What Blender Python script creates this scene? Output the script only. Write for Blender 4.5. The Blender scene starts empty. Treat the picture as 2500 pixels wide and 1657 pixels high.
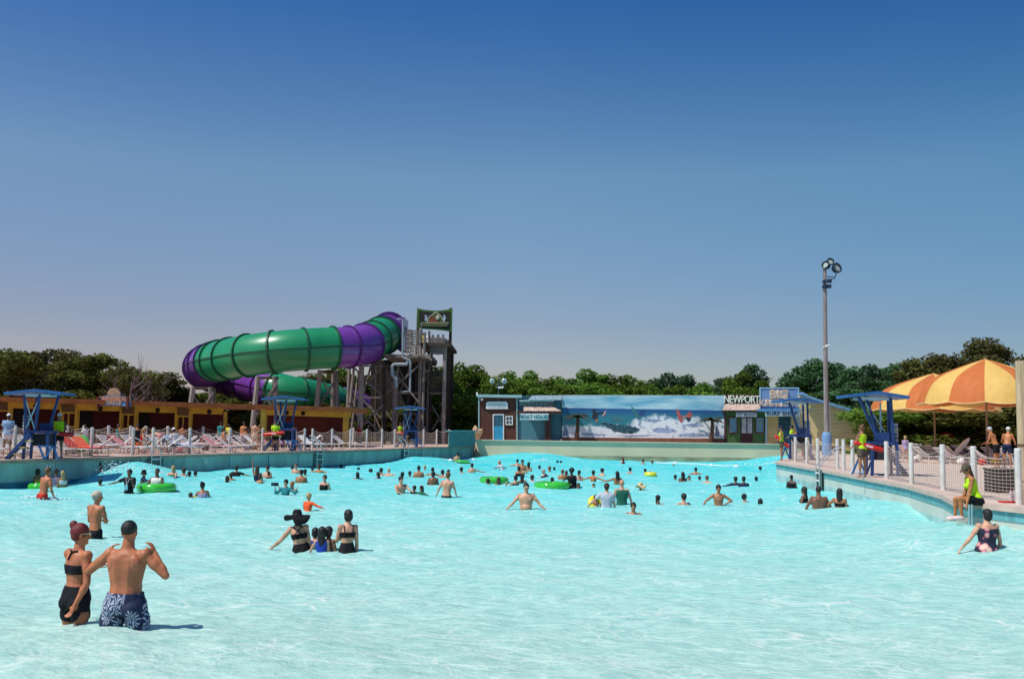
import bpy, math, random
import numpy as np
from mathutils import Vector, Matrix, noise
random.seed(7)
V = Vector
S = bpy.context.scene
COL = S.collection
# ---------------------------------------------------------------- camera
F = 2430.0; CX, CY = 1250.0, 828.5; CAMZ = 2.4
PITCH, ROLL = 0.0870, 0.0152
fw = V((0, math.cos(PITCH), math.sin(PITCH))); up0 = V((0, -math.sin(PITCH), math.cos(PITCH))); rt0 = V((1, 0, 0))
rt = rt0*math.cos(ROLL) + up0*math.sin(ROLL); up = up0*math.cos(ROLL) - rt0*math.sin(ROLL)
cam = bpy.data.cameras.new('camera'); camo = bpy.data.objects.new('camera', cam); COL.objects.link(camo)
cam.sensor_width = 36; cam.lens = F*36/2500; cam.clip_end = 6000; cam.clip_start = 0.1
camo.matrix_world = Matrix(((rt.x, up.x, -fw.x, 0), (rt.y, up.y, -fw.y, 0), (rt.z, up.z, -fw.z, CAMZ), (0, 0, 0, 1)))
S.camera = camo
# ---------------------------------------------------------------- world, sun, exposure
SUNV = V((-0.85, -0.53, 0)).normalized(); SEL = math.radians(58)
W = bpy.data.worlds.new("World"); S.world = W; W.use_nodes = True
nt = W.node_tree; nt.nodes.clear()
sky = nt.nodes.new('ShaderNodeTexSky'); sky.sky_type = 'NISHITA'; sky.sun_disc = False
sky.sun_elevation = SEL; sky.sun_rotation = math.atan2(SUNV.x, SUNV.y); sky.air_density = 1.0; sky.dust_density = 0.6; sky.ozone_density = 2.0
gam = nt.nodes.new('ShaderNodeGamma'); gam.inputs[1].default_value = 1.3
hs = nt.nodes.new('ShaderNodeHueSaturation'); hs.inputs['Saturation'].default_value = 1.05; hs.inputs['Hue'].default_value = 0.5
bg = nt.nodes.new('ShaderNodeBackground'); bg.inputs[1].default_value = 0.070
wo = nt.nodes.new('ShaderNodeOutputWorld')
nt.links.new(sky.outputs[0], gam.inputs[0]); nt.links.new(gam.outputs[0], hs.inputs['Color']); # deeper blue aloft, lavender haze low down
wtc = nt.nodes.new('ShaderNodeTexCoord'); wsp = nt.nodes.new('ShaderNodeSeparateXYZ'); wcr = nt.nodes.new('ShaderNodeValToRGB'); wmx = nt.nodes.new('ShaderNodeMix'); wmx.data_type = 'RGBA'; wmx.blend_type = 'MULTIPLY'; wmx.inputs[0].default_value = 1.0
nt.links.new(wtc.outputs['Generated'], wsp.inputs[0]); nt.links.new(wsp.outputs['Z'], wcr.inputs[0])
we = wcr.color_ramp.elements; we[0].position = 0.0; we[0].color = (.72, .60, .68, 1); we[1].position = 0.40; we[1].color = (.40, .74, .96, 1)
for wp_, wc_ in ((.10, (.77, .64, .68, 1)), (.245, (1.0, 1.0, .88, 1)), (.32, (.70, .88, .92, 1))): wx = we.new(wp_); wx.color = wc_
wm3 = nt.nodes.new('ShaderNodeMapRange'); wm3.inputs['From Min'].default_value = -.5; wm3.inputs['From Max'].default_value = .5; nt.links.new(wsp.outputs['X'], wm3.inputs['Value'])
wc3 = nt.nodes.new('ShaderNodeValToRGB'); wc3.color_ramp.elements[0].color = (1.0, .93, .97, 1); wc3.color_ramp.elements[1].color = (.62, .80, .86, 1); wq = wc3.color_ramp.elements.new(.5); wq.color = (.97, .98, .99, 1); nt.links.new(wm3.outputs[0], wc3.inputs[0])
wm4 = nt.nodes.new('ShaderNodeMix'); wm4.data_type = 'RGBA'; wm4.blend_type = 'MULTIPLY'; wm4.inputs[0].default_value = 1.0
nt.links.new(hs.outputs[0], wmx.inputs[6]); nt.links.new(wcr.outputs[0], wmx.inputs[7]); nt.links.new(wmx.outputs[2], wm4.inputs[6]); nt.links.new(wc3.outputs[0], wm4.inputs[7]); nt.links.new(wm4.outputs[2], bg.inputs[0]); nt.links.new(bg.outputs[0], wo.inputs[0])
sun = bpy.data.lights.new('sun', 'SUN'); sun.energy = 4.2; sun.angle = math.radians(0.5); sun.color = (1.0, 0.95, 0.86)
suno = bpy.data.objects.new('sun', sun); COL.objects.link(suno)
sd = V((SUNV.x*math.cos(SEL), SUNV.y*math.cos(SEL), math.sin(SEL)))
suno.rotation_euler = sd.to_track_quat('Z', 'Y').to_euler()
S.view_settings.view_transform = 'Standard'; S.view_settings.look = 'None'; S.view_settings.exposure = 0.10; S.view_settings.gamma = 1.0
# ---------------------------------------------------------------- photo geometry
def ray(px, py):
    return (rt*((px-CX)/F) + up*(-(py-CY)/F) + fw)
def P(px, py, Y):                      # world point seen at (px,py) at distance Y
    d = ray(px, py); return V((0, 0, CAMZ)) + d*(Y/d.y)
def G(px, py, z=0.0):                  # world point seen at (px,py) on the level z
    d = ray(px, py); return V((0, 0, CAMZ)) + d*((z-CAMZ)/d.z)
DECK = 0.9
# ---------------------------------------------------------------- materials
MC = {}
def nn(t, typ, **kw):
    n = t.nodes.new(typ)
    for k, v in kw.items():
        if k in n.inputs: n.inputs[k].default_value = v
        else: setattr(n, k, v)
    return n
def mat(name, col, rough=0.6, var=0.12, scale=3.0, metal=0.0, bump=0.0, bscale=30, spec=0.4, col2=None, stretch=None):
    key = (name,)
    if key in MC: return MC[key]
    m = bpy.data.materials.new(name); m.use_nodes = True; t = m.node_tree; b = t.nodes['Principled BSDF']
    b.inputs['Roughness'].default_value = rough; b.inputs['Metallic'].default_value = metal; b.inputs['Specular IOR Level'].default_value = spec
    tc = nn(t, 'ShaderNodeTexCoord'); mp = nn(t, 'ShaderNodeMapping'); t.links.new(tc.outputs['Object'], mp.inputs[0])
    if stretch: mp.inputs['Scale'].default_value = stretch
    n = nn(t, 'ShaderNodeTexNoise', Scale=scale, Detail=5.0); t.links.new(mp.outputs[0], n.inputs['Vector'])
    r = nn(t, 'ShaderNodeValToRGB'); t.links.new(n.outputs['Fac'], r.inputs[0])
    c1 = tuple(max(0, c*(1-var)) for c in col[:3]) + (1,)
    c2 = (tuple(col2[:3]) + (1,)) if col2 else tuple(min(1, c*(1+var)) for c in col[:3]) + (1,)
    r.color_ramp.elements[0].color = c1; r.color_ramp.elements[0].position = 0.35
    r.color_ramp.elements[1].color = c2; r.color_ramp.elements[1].position = 0.65
    t.links.new(r.outputs[0], b.inputs['Base Color'])
    if bump:
        n2 = nn(t, 'ShaderNodeTexNoise', Scale=bscale, Detail=4.0); t.links.new(mp.outputs[0], n2.inputs['Vector'])
        bp = nn(t, 'ShaderNodeBump', Strength=bump, Distance=0.02); t.links.new(n2.outputs['Fac'], bp.inputs['Height']); t.links.new(bp.outputs[0], b.inputs['Normal'])
    MC[key] = m; return m
SKIN = {'L': (.57, .30, .19), 'M': (.37, .155, .075), 'R': (.42, .145, .065), 'B': (.20, .095, .055), 'D': (.07, .033, .02), 'O': (.44, .17, .06)}
def skin(c):
    return mat('skin_'+c, SKIN[c], rough=0.52, var=0.20, scale=6, spec=0.38)
HAIRC = {'k': (.012, .010, .010), 'n': (.045, .022, .013), 'b': (.42, .27, .12), 'r': (.14, .012, .012), 'g': (.35, .32, .28), 'a': (.16, .07, .03)}
def hairm(c): return mat('hair_'+c, HAIRC[c], rough=0.5, var=0.35, scale=14, bump=0.6, bscale=60)
CL = {'black': (.010, .010, .013), 'navy': (.015, .025, .07), 'blue': (.02, .06, .38), 'teal': (.02, .20, .22), 'white': (.75, .73, .72), 'grey': (.45, .47, .52), 'red': (.55, .03, .02),
      'orange': (.80, .10, .03), 'yellow': (.75, .65, .03), 'lime': (.45, .72, .02), 'purple': (.35, .28, .45), 'pink': (.70, .25, .28), 'green': (.02, .12, .08), 'brown': (.12, .06, .04),
      'olive': (.22, .18, .10), 'beige': (.55, .45, .33), 'lblue': (.25, .40, .60), 'straw': (.68, .52, .27), 'khaki': (.10, .075, .055)}
def cloth(c):
    if c in ('floral', 'hawaii'): return pattern_mat(c)
    return mat('cloth_'+c, CL[c], rough=0.8, var=0.12, scale=8, bump=0.15, bscale=90, spec=0.2)
def pattern_mat(kind):
    key = ('cloth_'+kind,)
    if key in MC: return MC[key]
    m = bpy.data.materials.new('cloth_'+kind); m.use_nodes = True; t = m.node_tree; b = t.nodes['Principled BSDF']; b.inputs['Roughness'].default_value = 0.8
    tc = nn(t, 'ShaderNodeTexCoord')
    if kind == 'floral':
        v = nn(t, 'ShaderNodeTexVoronoi', Scale=7.0); t.links.new(tc.outputs['Object'], v.inputs['Vector'])
        r = nn(t, 'ShaderNodeValToRGB'); e = r.color_ramp.elements
        e[0].position = 0.0; e[0].color = (.75, .30, .32, 1); e[1].position = 0.42; e[1].color = (.60, .16, .22, 1)
        x = e.new(0.50); x.color = (.012, .014, .035, 1); x = e.new(0.2); x.color = (.8, .6, .45, 1)
        t.links.new(v.outputs['Distance'], r.inputs[0]); t.links.new(r.outputs[0], b.inputs['Base Color'])
    else:
        # pale monstera leaves with ribs on navy cloth
        mp = nn(t, 'ShaderNodeMapping'); mp.inputs['Scale'].default_value = (9.5, 3, 6.2); mp.inputs['Rotation'].default_value = (0, 0.7, 0)
        nd = nn(t, 'ShaderNodeTexNoise', Scale=7.0, Detail=2.0); t.links.new(tc.outputs['Object'], nd.inputs['Vector']); va = nn(t, 'ShaderNodeVectorMath', operation='MULTIPLY_ADD'); va.inputs[1].default_value = (.16, .16, .16); t.links.new(nd.outputs['Color'], va.inputs[0]); t.links.new(tc.outputs['Object'], va.inputs[2]); t.links.new(va.outputs[0], mp.inputs[0])
        v = nn(t, 'ShaderNodeTexVoronoi', Scale=1.0); v.inputs['Randomness'].default_value = 0.9; t.links.new(mp.outputs[0], v.inputs['Vector'])
        r = nn(t, 'ShaderNodeValToRGB'); r.color_ramp.interpolation = 'LINEAR'; e = r.color_ramp.elements
        e[0].position = 0.56; e[0].color = (1, 1, 1, 1); e[1].position = 0.60; e[1].color = (0, 0, 0, 1)
        t.links.new(v.outputs['Distance'], r.inputs[0])
        sub = nn(t, 'ShaderNodeVectorMath', operation='SUBTRACT'); t.links.new(mp.outputs[0], sub.inputs[0]); t.links.new(v.outputs['Position'], sub.inputs[1])
        sx = nn(t, 'ShaderNodeSeparateXYZ'); t.links.new(sub.outputs[0], sx.inputs[0])
        at = nn(t, 'ShaderNodeMath', operation='ARCTAN2'); t.links.new(sx.outputs['X'], at.inputs[0]); t.links.new(sx.outputs['Z'], at.inputs[1])
        mu = nn(t, 'ShaderNodeMath', operation='MULTIPLY'); mu.inputs[1].default_value = 9.0; t.links.new(at.outputs[0], mu.inputs[0])
        sn = nn(t, 'ShaderNodeMath', operation='SINE'); t.links.new(mu.outputs[0], sn.inputs[0])
        r2 = nn(t, 'ShaderNodeValToRGB'); r2.color_ramp.elements[0].position = 0.0; r2.color_ramp.elements[0].color = (.02, .03, .09, 1)
        r2.color_ramp.elements[1].position = 0.30; r2.color_ramp.elements[1].color = (.40, .44, .55, 1); t.links.new(sn.outputs[0], r2.inputs[0])
        mx = nn(t, 'ShaderNodeMix', data_type='RGBA'); t.links.new(r.outputs[0], mx.inputs[0]); mx.inputs[6].default_value = (.010, .016, .055, 1); t.links.new(r2.outputs[0], mx.inputs[7])
        t.links.new(mx.outputs[2], b.inputs['Base Color'])
    MC[key] = m; return m
# ---------------------------------------------------------------- scene helpers
def tag(o, label=None, cat=None, group=None, kind=None):
    if label: o['label'] = label
    if cat: o['category'] = cat
    if group: o['group'] = group
    if kind: o['kind'] = kind
    return o
def thing(name, label, cat, loc=(0, 0, 0), rz=0.0, group=None):
    o = bpy.data.objects.new(name, None); COL.objects.link(o); o.location = loc; o.rotation_euler = (0, 0, rz); o.empty_display_size = 0.2
    return tag(o, label, cat, group)
def link_mesh(name, me, m, parent=None):
    o = bpy.data.objects.new(name, me); COL.objects.link(o)
    if m is not None and not me.materials: me.materials.append(m)
    if parent is not None: o.parent = parent
    return o
def copy_tree(o, parent=None):
    c = o.copy(); COL.objects.link(c); c.parent = parent
    for ch in list(o.children): copy_tree(ch, c)
    return c
class MB:
    def __init__(s): s.v = []; s.f = []
    def add(s, vs, fs):
        n = len(s.v); s.v += [tuple(v) for v in vs]; s.f += [tuple(i+n for i in f) for f in fs]; return s
    def box(s, c, size, rz=0.0, M=None):
        hx, hy, hz = size[0]/2, size[1]/2, size[2]/2
        vs = [V((x*hx, y*hy, z*hz)) for x in (-1, 1) for y in (-1, 1) for z in (-1, 1)]
        R = M if M is not None else Matrix.Rotation(rz, 3, 'Z')
        return s.add([R @ v + V(c) for v in vs], [(0, 1, 3, 2), (4, 6, 7, 5), (0, 4, 5, 1), (2, 3, 7, 6), (0, 2, 6, 4), (1, 5, 7, 3)])
    def beam(s, p, q, w, h=None, upv=(0, 0, 1)):
        p, q = V(p), V(q); h = h or w; d = q-p; L = d.length; d.normalize()
        u = V(upv)
        if abs(d.dot(u)) > 0.95: u = V((0, 1, 0)) if abs(d.y) < 0.9 else V((1, 0, 0))
        x = d.cross(u).normalized(); z = x.cross(d)
        M = Matrix((x, d, z)).transposed()
        return s.box((p+q)/2, (w, L, h), M=M)
    def tube(s, pts, r, n=6, cap=True):
        pts = [V(p) for p in pts]; N = len(pts); rs = r if isinstance(r, (list, tuple)) else [r]*N
        prev = None; vs = []
        for i, p in enumerate(pts):
            d = (pts[min(i+1, N-1)] - pts[max(i-1, 0)]).normalized()
            if prev is None:
                a = d.cross(V((0, 0, 1)) if abs(d.z) < 0.9 else V((1, 0, 0))).normalized()
            else:
                a = (prev - d*prev.dot(d)).normalized()
            prev = a; b = d.cross(a)
            for k in range(n):
                t = 2*math.pi*k/n; vs.append(p + (a*math.cos(t)+b*math.sin(t))*rs[i])
        fs = []
        for i in range(N-1):
            for k in range(n):
                k2 = (k+1) % n; fs.append((i*n+k, i*n+k2, (i+1)*n+k2, (i+1)*n+k))
        if cap: fs.append(tuple(range(n))[::-1]); fs.append(tuple((N-1)*n+k for k in range(n)))
        return s.add(vs, fs)
    def ell(s, c, r, M=None, nu=12, nv=8):
        c = V(c); R = M or Matrix.Identity(3); vs = []; fs = []
        r = r if isinstance(r, (list, tuple, Vector)) else (r, r, r)
        vs.append(c + R @ V((0, 0, r[2])))
        for j in range(1, nv):
            ph = math.pi*j/nv
            for i in range(nu):
                th = 2*math.pi*i/nu
                vs.append(c + R @ V((r[0]*math.sin(ph)*math.cos(th), r[1]*math.sin(ph)*math.sin(th), r[2]*math.cos(ph))))
        vs.append(c + R @ V((0, 0, -r[2])))
        for i in range(nu): fs.append((0, 1+i, 1+(i+1) % nu))
        for j in range(nv-2):
            for i in range(nu):
                a = 1+j*nu+i; b = 1+j*nu+(i+1) % nu; fs.append((a, a+nu, b+nu, b))
        L = len(vs)-1; o = 1+(nv-2)*nu
        for i in range(nu): fs.append((L, o+(i+1) % nu, o+i))
        return s.add(vs, fs)
    def caps(s, p, q, r1, r2, n=10):
        p, q = V(p), V(q); d = q-p; L = max(d.length, 1e-5); d = d/L
        a = d.cross(V((0, 0, 1)) if abs(d.z) < 0.9 else V((1, 0, 0))).normalized(); b = d.cross(a)
        rings = []
        for k in range(1, 4): t = math.pi/2*k/3; rings.append((p - d*r1*math.cos(t), r1*math.sin(t)))
        for k in range(3, 0, -1): t = math.pi/2*k/3; rings.append((q + d*r2*math.cos(t), r2*math.sin(t)))
        vs = [p-d*r1]; fs = []
        for c, r in rings:
            for k in range(n): t = 2*math.pi*k/n; vs.append(c+(a*math.cos(t)+b*math.sin(t))*r)
        vs.append(q+d*r2)
        for k in range(n): fs.append((0, 1+(k+1) % n, 1+k))
        for i in range(len(rings)-1):
            for k in range(n): A = 1+i*n+k; B = 1+i*n+(k+1) % n; fs.append((A, B, B+n, A+n))
        L_ = len(vs)-1; o = 1+(len(rings)-1)*n
        for k in range(n): fs.append((L_, o+k, o+(k+1) % n))
        return s.add(vs, fs)
    def loft(s, rings, cap=True):
        n = len(rings[0]); vs = [v for r in rings for v in r]; fs = []
        for i in range(len(rings)-1):
            for k in range(n): k2 = (k+1) % n; fs.append((i*n+k, i*n+k2, (i+1)*n+k2, (i+1)*n+k))
        if cap: fs.append(tuple(range(n))[::-1]); fs.append(tuple((len(rings)-1)*n+k for k in range(n)))
        return s.add(vs, fs)
    def poly(s, pts, off):                 # polygon sheet with thickness vector
        n = len(pts); o = V(off); vs = [V(p) for p in pts] + [V(p)+o for p in pts]
        fs = [tuple(range(n)), tuple(range(2*n-1, n-1, -1))] + [(i, i+n, (i+1) % n+n, (i+1) % n) for i in range(n)]
        return s.add(vs, fs)
    def obj(s, name, m, parent=None, world=False, smooth=False):
        me = bpy.data.meshes.new(name); vs = s.v
        if world and parent is not None:
            Mi = parent_matrix(parent).inverted(); vs = [tuple(Mi @ V(v)) for v in vs]
        me.from_pydata(vs, [], s.f); me.validate(); me.update()
        if smooth: me.polygons.foreach_set('use_smooth', [True]*len(me.polygons))
        return link_mesh(name, me, m, parent)
def parent_matrix(o):
    M = Matrix.Translation(o.location) @ o.rotation_euler.to_matrix().to_4x4()
    if o.parent is not None: M = parent_matrix(o.parent) @ M
    return M
def text_mesh(name, txt, size, m, parent, M, ext=0.02, off=0.0, space=1.0, sx=1.0):
    c = bpy.data.curves.new('txt', 'FONT'); c.body = txt; c.size = size; c.extrude = ext; c.offset = off; c.align_x = 'CENTER'; c.align_y = 'CENTER'; c.space_character = space; c.resolution_u = 3
    o = bpy.data.objects.new('txt', c); COL.objects.link(o)
    dg = bpy.context.evaluated_depsgraph_get(); me = bpy.data.meshes.new_from_object(o.evaluated_get(dg)); bpy.data.objects.remove(o)
    Mi = parent_matrix(parent).inverted() if parent is not None else Matrix.Identity(4)
    me.transform(Mi @ M @ Matrix.Diagonal((sx, 1, 1, 1))); me.materials.clear()
    return link_mesh(name, me, m, parent)
def upright(p, yaw=0.0):              # text facing the camera (-Y), at p
    return Matrix.Translation(p) @ Matrix.Rotation(yaw, 4, 'Z') @ Matrix.Rotation(math.pi/2, 4, 'X')
# ================================================================ SETTING
LEFTE = [G(x, y, DECK) for x, y in ((-700, 1146), (0, 1124), (400, 1111.5), (800, 1100), (1160, 1088.5))]
RIGHTE = [G(x, y, DECK) for x, y in ((1893, 1127), (1995, 1144), (2087, 1161), (2160, 1174), (2217, 1185), (2298, 1207), (2333, 1225))] + \
         [G(x, y, DECK) for x, y in ((2362, 1226), (2427, 1233), (2500, 1241), (2900, 1290))]
RIGHTE.append(V((62, RIGHTE[-1].y-4.0, DECK)))
BWL, BWR = P(1160, 1077, 74.0), P(2000, 1083.5, 76.0)
BZ = (P(1160, 1077, 74).z + P(1900, 1082.5, 75.8).z)/2
def wave_bumps():
    L = []
    def at(px, py, z, amp, rx, ry, rot=0.0):
        p = G(px, py, z); L.append((p.x, p.y, amp, rx, ry, rot))
    at(300, 1114, DECK, 0.52, 2.0, 3.6, 0.5); at(120, 1120, DECK, -0.18, 3.0, 3.5); at(600, 1106, DECK, 0.18, 2.6, 4); at(1000, 1093, DECK, 0.34, 2.4, 5.0, 0.3)
    at(380, 1112, DECK, 0.15, 2.0, 3.0)
    L.append((P(1305, 1100, 73.5).x, 73.0, 0.50, 3.2, 5.5, 0.0)); L.append((P(1720, 1120, 76).x, 75.0, -0.42, 4.0, 2.2, 0.25)); L.append((P(1905, 1120, 74).x, 70.0, 0.62, 3.0, 7.0, 0.0))
    L.append((P(1720, 1130, 72).x, 69.5, 0.12, 5, 2.2, 0.25))
    at(2180, 1178, DECK, 0.34, 2.6, 3.5); at(2400, 1230, DECK, 0.28, 2.8, 4.0); at(2010, 1146, DECK, 0.08, 3, 3); at(2500, 1242, DECK, 0.2, 2.5, 3)
    L.append((-4.3, 10.4, .22, 3.4, 1.7, 0.0))
    at(60, 1200, 0, 0.10, 6, 1.2, 0.05); at(500, 1172, 0, 0.10, 7, 1.5, -0.1)
    return L
BUMPS = wave_bumps()
def Hs(x, y):                              # water height (works on arrays too)
    h = 0
    for bx, by, a, rx, ry, ro in BUMPS:
        dx, dy = x-bx, y-by; c, s = math.cos(ro), math.sin(ro); u = dx*c+dy*s; w = -dx*s+dy*c
        h = h + a*np.exp(-(u/rx)**2-(w/ry)**2)
    k = np.clip((y-6)/30.0, 0.25, 1.0)
    h = h + k*(0.035*np.sin(y*0.9+0.5*np.sin(x*0.35)) + 0.03*np.sin(0.55*x+0.7*y+1.3) + 0.022*np.sin(-0.9*x+1.3*y+0.4) + 0.016*np.sin(2.1*x+1.7*y) )
    h = h + 0.010*np.sin(3.1*x-2.7*y+np.sin(x*1.3)) + 0.008*np.sin(5.3*x+3.9*y+1.7*np.sin(y*0.8)) + 0.007*np.sin(-4.1*x+6.3*y+np.sin(x*2.2))
    for rx_, ry_ in RIPPLES:
        d = np.sqrt((x-rx_)**2+(y-ry_)**2); h = h + .020*np.cos(d*17)*np.exp(-d*1.15)*(d > .12)
    return h
RIPPLES = []
for q_ in ((186, 1527), (290, 1534), (315, 1534), (233, 1314), (722, 1345), (785, 1346), (845, 1346), (2413, 1340), (1284, 1244)):
    g_ = G(q_[0], q_[1], 0); RIPPLES.append((g_.x, g_.y))
def waterpt(px, py):
    z = 0.0
    for _ in range(8):
        p = G(px, py, z); z = 0.5*z+0.5*float(Hs(p.x, p.y))
    p = G(px, py, z); return V((p.x, p.y, float(Hs(p.x, p.y))))
# ---- water sheet
def water():
    ys = [-14.0]
    while ys[-1] < 96:
        y = ys[-1]; d = 0.5 if y < 5 else min(0.30, 0.035 + max(0, y-8)*0.0035); ys.append(y+d)
    ys = np.array(ys); nx = 560
    u = np.linspace(-1, 1, nx); wd = np.clip(7+ys*0.62, 12, 55)
    X = u[None, :]*wd[:, None]; Y = np.repeat(ys[:, None], nx, 1)
    Z = Hs(X, Y)
    co = np.stack([X, Y, Z], -1).reshape(-1, 3).astype(np.float32)
    ny = len(ys); i = np.arange((ny-1)*nx).reshape(ny-1, nx)[:, :-1].ravel()
    fs = np.stack([i, i+1, i+1+nx, i+nx], -1)
    me = bpy.data.meshes.new('water'); me.vertices.add(len(co)); me.vertices.foreach_set('co', co.ravel())
    me.loops.add(fs.size); me.loops.foreach_set('vertex_index', fs.ravel().astype(np.int32)); me.polygons.add(len(fs))
    me.polygons.foreach_set('loop_start', np.arange(0, fs.size, 4, dtype=np.int32)); me.polygons.foreach_set('use_smooth', [True]*len(fs)); me.update(); me.validate()
    m = bpy.data.materials.new('pool_water'); m.use_nodes = True; t = m.node_tree; t.nodes.clear()
    out = nn(t, 'ShaderNodeOutputMaterial'); tc = nn(t, 'ShaderNodeTexCoord')
    geo = nn(t, 'ShaderNodeNewGeometry')
    # depth of colour: shallow pale end to deep turquoise end
    sp = nn(t, 'ShaderNodeSeparateXYZ'); t.links.new(tc.outputs['Object'], sp.inputs[0])
    mr = nn(t, 'ShaderNodeMapRange'); mr.inputs['From Min'].default_value = 8; mr.inputs['From Max'].default_value = 62; t.links.new(sp.outputs['Y'], mr.inputs['Value'])
    cr = nn(t, 'ShaderNodeValToRGB'); e = cr.color_ramp.elements
    e[0].position = 0; e[0].color = (.58, .85, .75, 1); e[1].position = 1; e[1].color = (.07, .76, .80, 1)
    x = e.new(0.16); x.color = (.46, .85, .77, 1); x = e.new(0.50); x.color = (.22, .84, .82, 1)
    t.links.new(mr.outputs[0], cr.inputs[0])
    mp = nn(t, 'ShaderNodeMapping'); mp.inputs['Scale'].default_value = (.75, 1.25, 1); mp.inputs['Rotation'].default_value = (0, 0, 0.35); t.links.new(tc.outputs['Object'], mp.inputs[0])
    nw = nn(t, 'ShaderNodeTexNoise', Scale=0.9, Detail=3.0); t.links.new(mp.outputs[0], nw.inputs['Vector'])
    nv = nn(t, 'ShaderNodeVectorMath', operation='MULTIPLY_ADD'); t.links.new(nw.outputs['Color'], nv.inputs[0]); nv.inputs[1].default_value = (.55, .55, 0); t.links.new(mp.outputs[0], nv.inputs[2])
    # caustic streaks painted into the water colour as pale filaments
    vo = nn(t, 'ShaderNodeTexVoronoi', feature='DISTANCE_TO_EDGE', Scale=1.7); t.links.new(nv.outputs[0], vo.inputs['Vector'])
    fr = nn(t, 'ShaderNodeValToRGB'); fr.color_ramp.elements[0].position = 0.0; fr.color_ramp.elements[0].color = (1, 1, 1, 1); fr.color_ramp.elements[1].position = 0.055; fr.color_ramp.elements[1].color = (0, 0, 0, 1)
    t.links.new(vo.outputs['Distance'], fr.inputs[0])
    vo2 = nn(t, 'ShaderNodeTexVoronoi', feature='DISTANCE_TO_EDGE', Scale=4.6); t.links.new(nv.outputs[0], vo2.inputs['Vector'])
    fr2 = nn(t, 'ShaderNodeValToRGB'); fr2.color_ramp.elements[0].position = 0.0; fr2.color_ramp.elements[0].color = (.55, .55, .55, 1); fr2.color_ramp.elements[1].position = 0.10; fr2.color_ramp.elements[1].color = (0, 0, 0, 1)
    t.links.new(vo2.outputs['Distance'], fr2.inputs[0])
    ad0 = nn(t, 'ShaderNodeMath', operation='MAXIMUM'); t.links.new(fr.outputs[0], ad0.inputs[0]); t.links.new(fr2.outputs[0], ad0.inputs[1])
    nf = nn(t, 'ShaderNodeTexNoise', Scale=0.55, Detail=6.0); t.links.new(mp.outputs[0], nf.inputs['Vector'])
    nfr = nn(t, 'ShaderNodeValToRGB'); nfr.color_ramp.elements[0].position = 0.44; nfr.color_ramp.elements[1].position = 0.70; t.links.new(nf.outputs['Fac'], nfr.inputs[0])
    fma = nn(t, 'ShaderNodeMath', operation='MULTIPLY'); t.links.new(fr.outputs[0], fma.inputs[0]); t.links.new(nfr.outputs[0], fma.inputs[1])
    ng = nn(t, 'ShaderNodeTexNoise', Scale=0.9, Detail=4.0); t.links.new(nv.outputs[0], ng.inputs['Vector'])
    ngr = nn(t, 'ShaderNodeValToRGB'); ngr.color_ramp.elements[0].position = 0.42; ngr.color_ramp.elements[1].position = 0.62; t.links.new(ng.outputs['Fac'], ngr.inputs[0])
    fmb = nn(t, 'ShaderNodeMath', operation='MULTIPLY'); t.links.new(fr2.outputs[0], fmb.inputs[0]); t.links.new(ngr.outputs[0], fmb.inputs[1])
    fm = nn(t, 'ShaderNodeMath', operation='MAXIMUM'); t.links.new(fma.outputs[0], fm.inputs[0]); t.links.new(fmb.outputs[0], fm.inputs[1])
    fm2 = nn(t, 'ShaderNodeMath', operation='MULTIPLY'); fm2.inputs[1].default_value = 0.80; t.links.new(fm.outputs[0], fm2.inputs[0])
    # turbidity patches
    n2 = nn(t, 'ShaderNodeTexNoise', Scale=4.2, Detail=6.0, Roughness=0.7); t.links.new(mp.outputs[0], n2.inputs['Vector'])
    r2 = nn(t, 'ShaderNodeValToRGB'); r2.color_ramp.elements[0].position = 0.38; r2.color_ramp.elements[0].color = (.66, .78, .80, 1); r2.color_ramp.elements[1].position = 0.60; r2.color_ramp.elements[1].color = (1.10, 1.04, 1.03, 1)
    t.links.new(n2.outputs['Fac'], r2.inputs[0])
    mul = nn(t, 'ShaderNodeMix', data_type='RGBA', blend_type='MULTIPLY'); mul.inputs[0].default_value = 0.75; t.links.new(cr.outputs[0], mul.inputs[6]); t.links.new(r2.outputs[0], mul.inputs[7])
    foam = nn(t, 'ShaderNodeMix', data_type='RGBA'); t.links.new(fm2.outputs[0], foam.inputs[0]); t.links.new(mul.outputs[2], foam.inputs[6]); foam.inputs[7].default_value = (.92, .93, .88, 1)  # blends the painted caustic streaks over the water colour
    # ripples
    b1 = nn(t, 'ShaderNodeTexNoise', Scale=2.8, Detail=8.0, Roughness=0.68); t.links.new(mp.outputs[0], b1.inputs['Vector'])
    bp = nn(t, 'ShaderNodeBump', Strength=1.0, Distance=0.12); t.links.new(b1.outputs['Fac'], bp.inputs['Height'])
    dif = nn(t, 'ShaderNodeBsdfDiffuse'); t.links.new(foam.outputs[2], dif.inputs['Color']); t.links.new(bp.outputs[0], dif.inputs['Normal'])  # foam here is the water colour with the painted caustic streaks
    tr = nn(t, 'ShaderNodeBsdfTransparent'); tr.inputs[0].default_value = (.85, .97, .96, 1)
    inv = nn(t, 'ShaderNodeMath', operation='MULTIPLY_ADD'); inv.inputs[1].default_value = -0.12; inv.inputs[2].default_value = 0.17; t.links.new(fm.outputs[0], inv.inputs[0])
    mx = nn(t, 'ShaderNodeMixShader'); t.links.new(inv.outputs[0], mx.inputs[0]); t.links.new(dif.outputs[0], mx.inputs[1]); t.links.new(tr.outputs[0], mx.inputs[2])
    gl = nn(t, 'ShaderNodeBsdfGlossy', Roughness=0.12); t.links.new(bp.outputs[0], gl.inputs['Normal'])
    lw = nn(t, 'ShaderNodeFresnel', IOR=1.33); t.links.new(bp.outputs[0], lw.inputs['Normal'])
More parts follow.
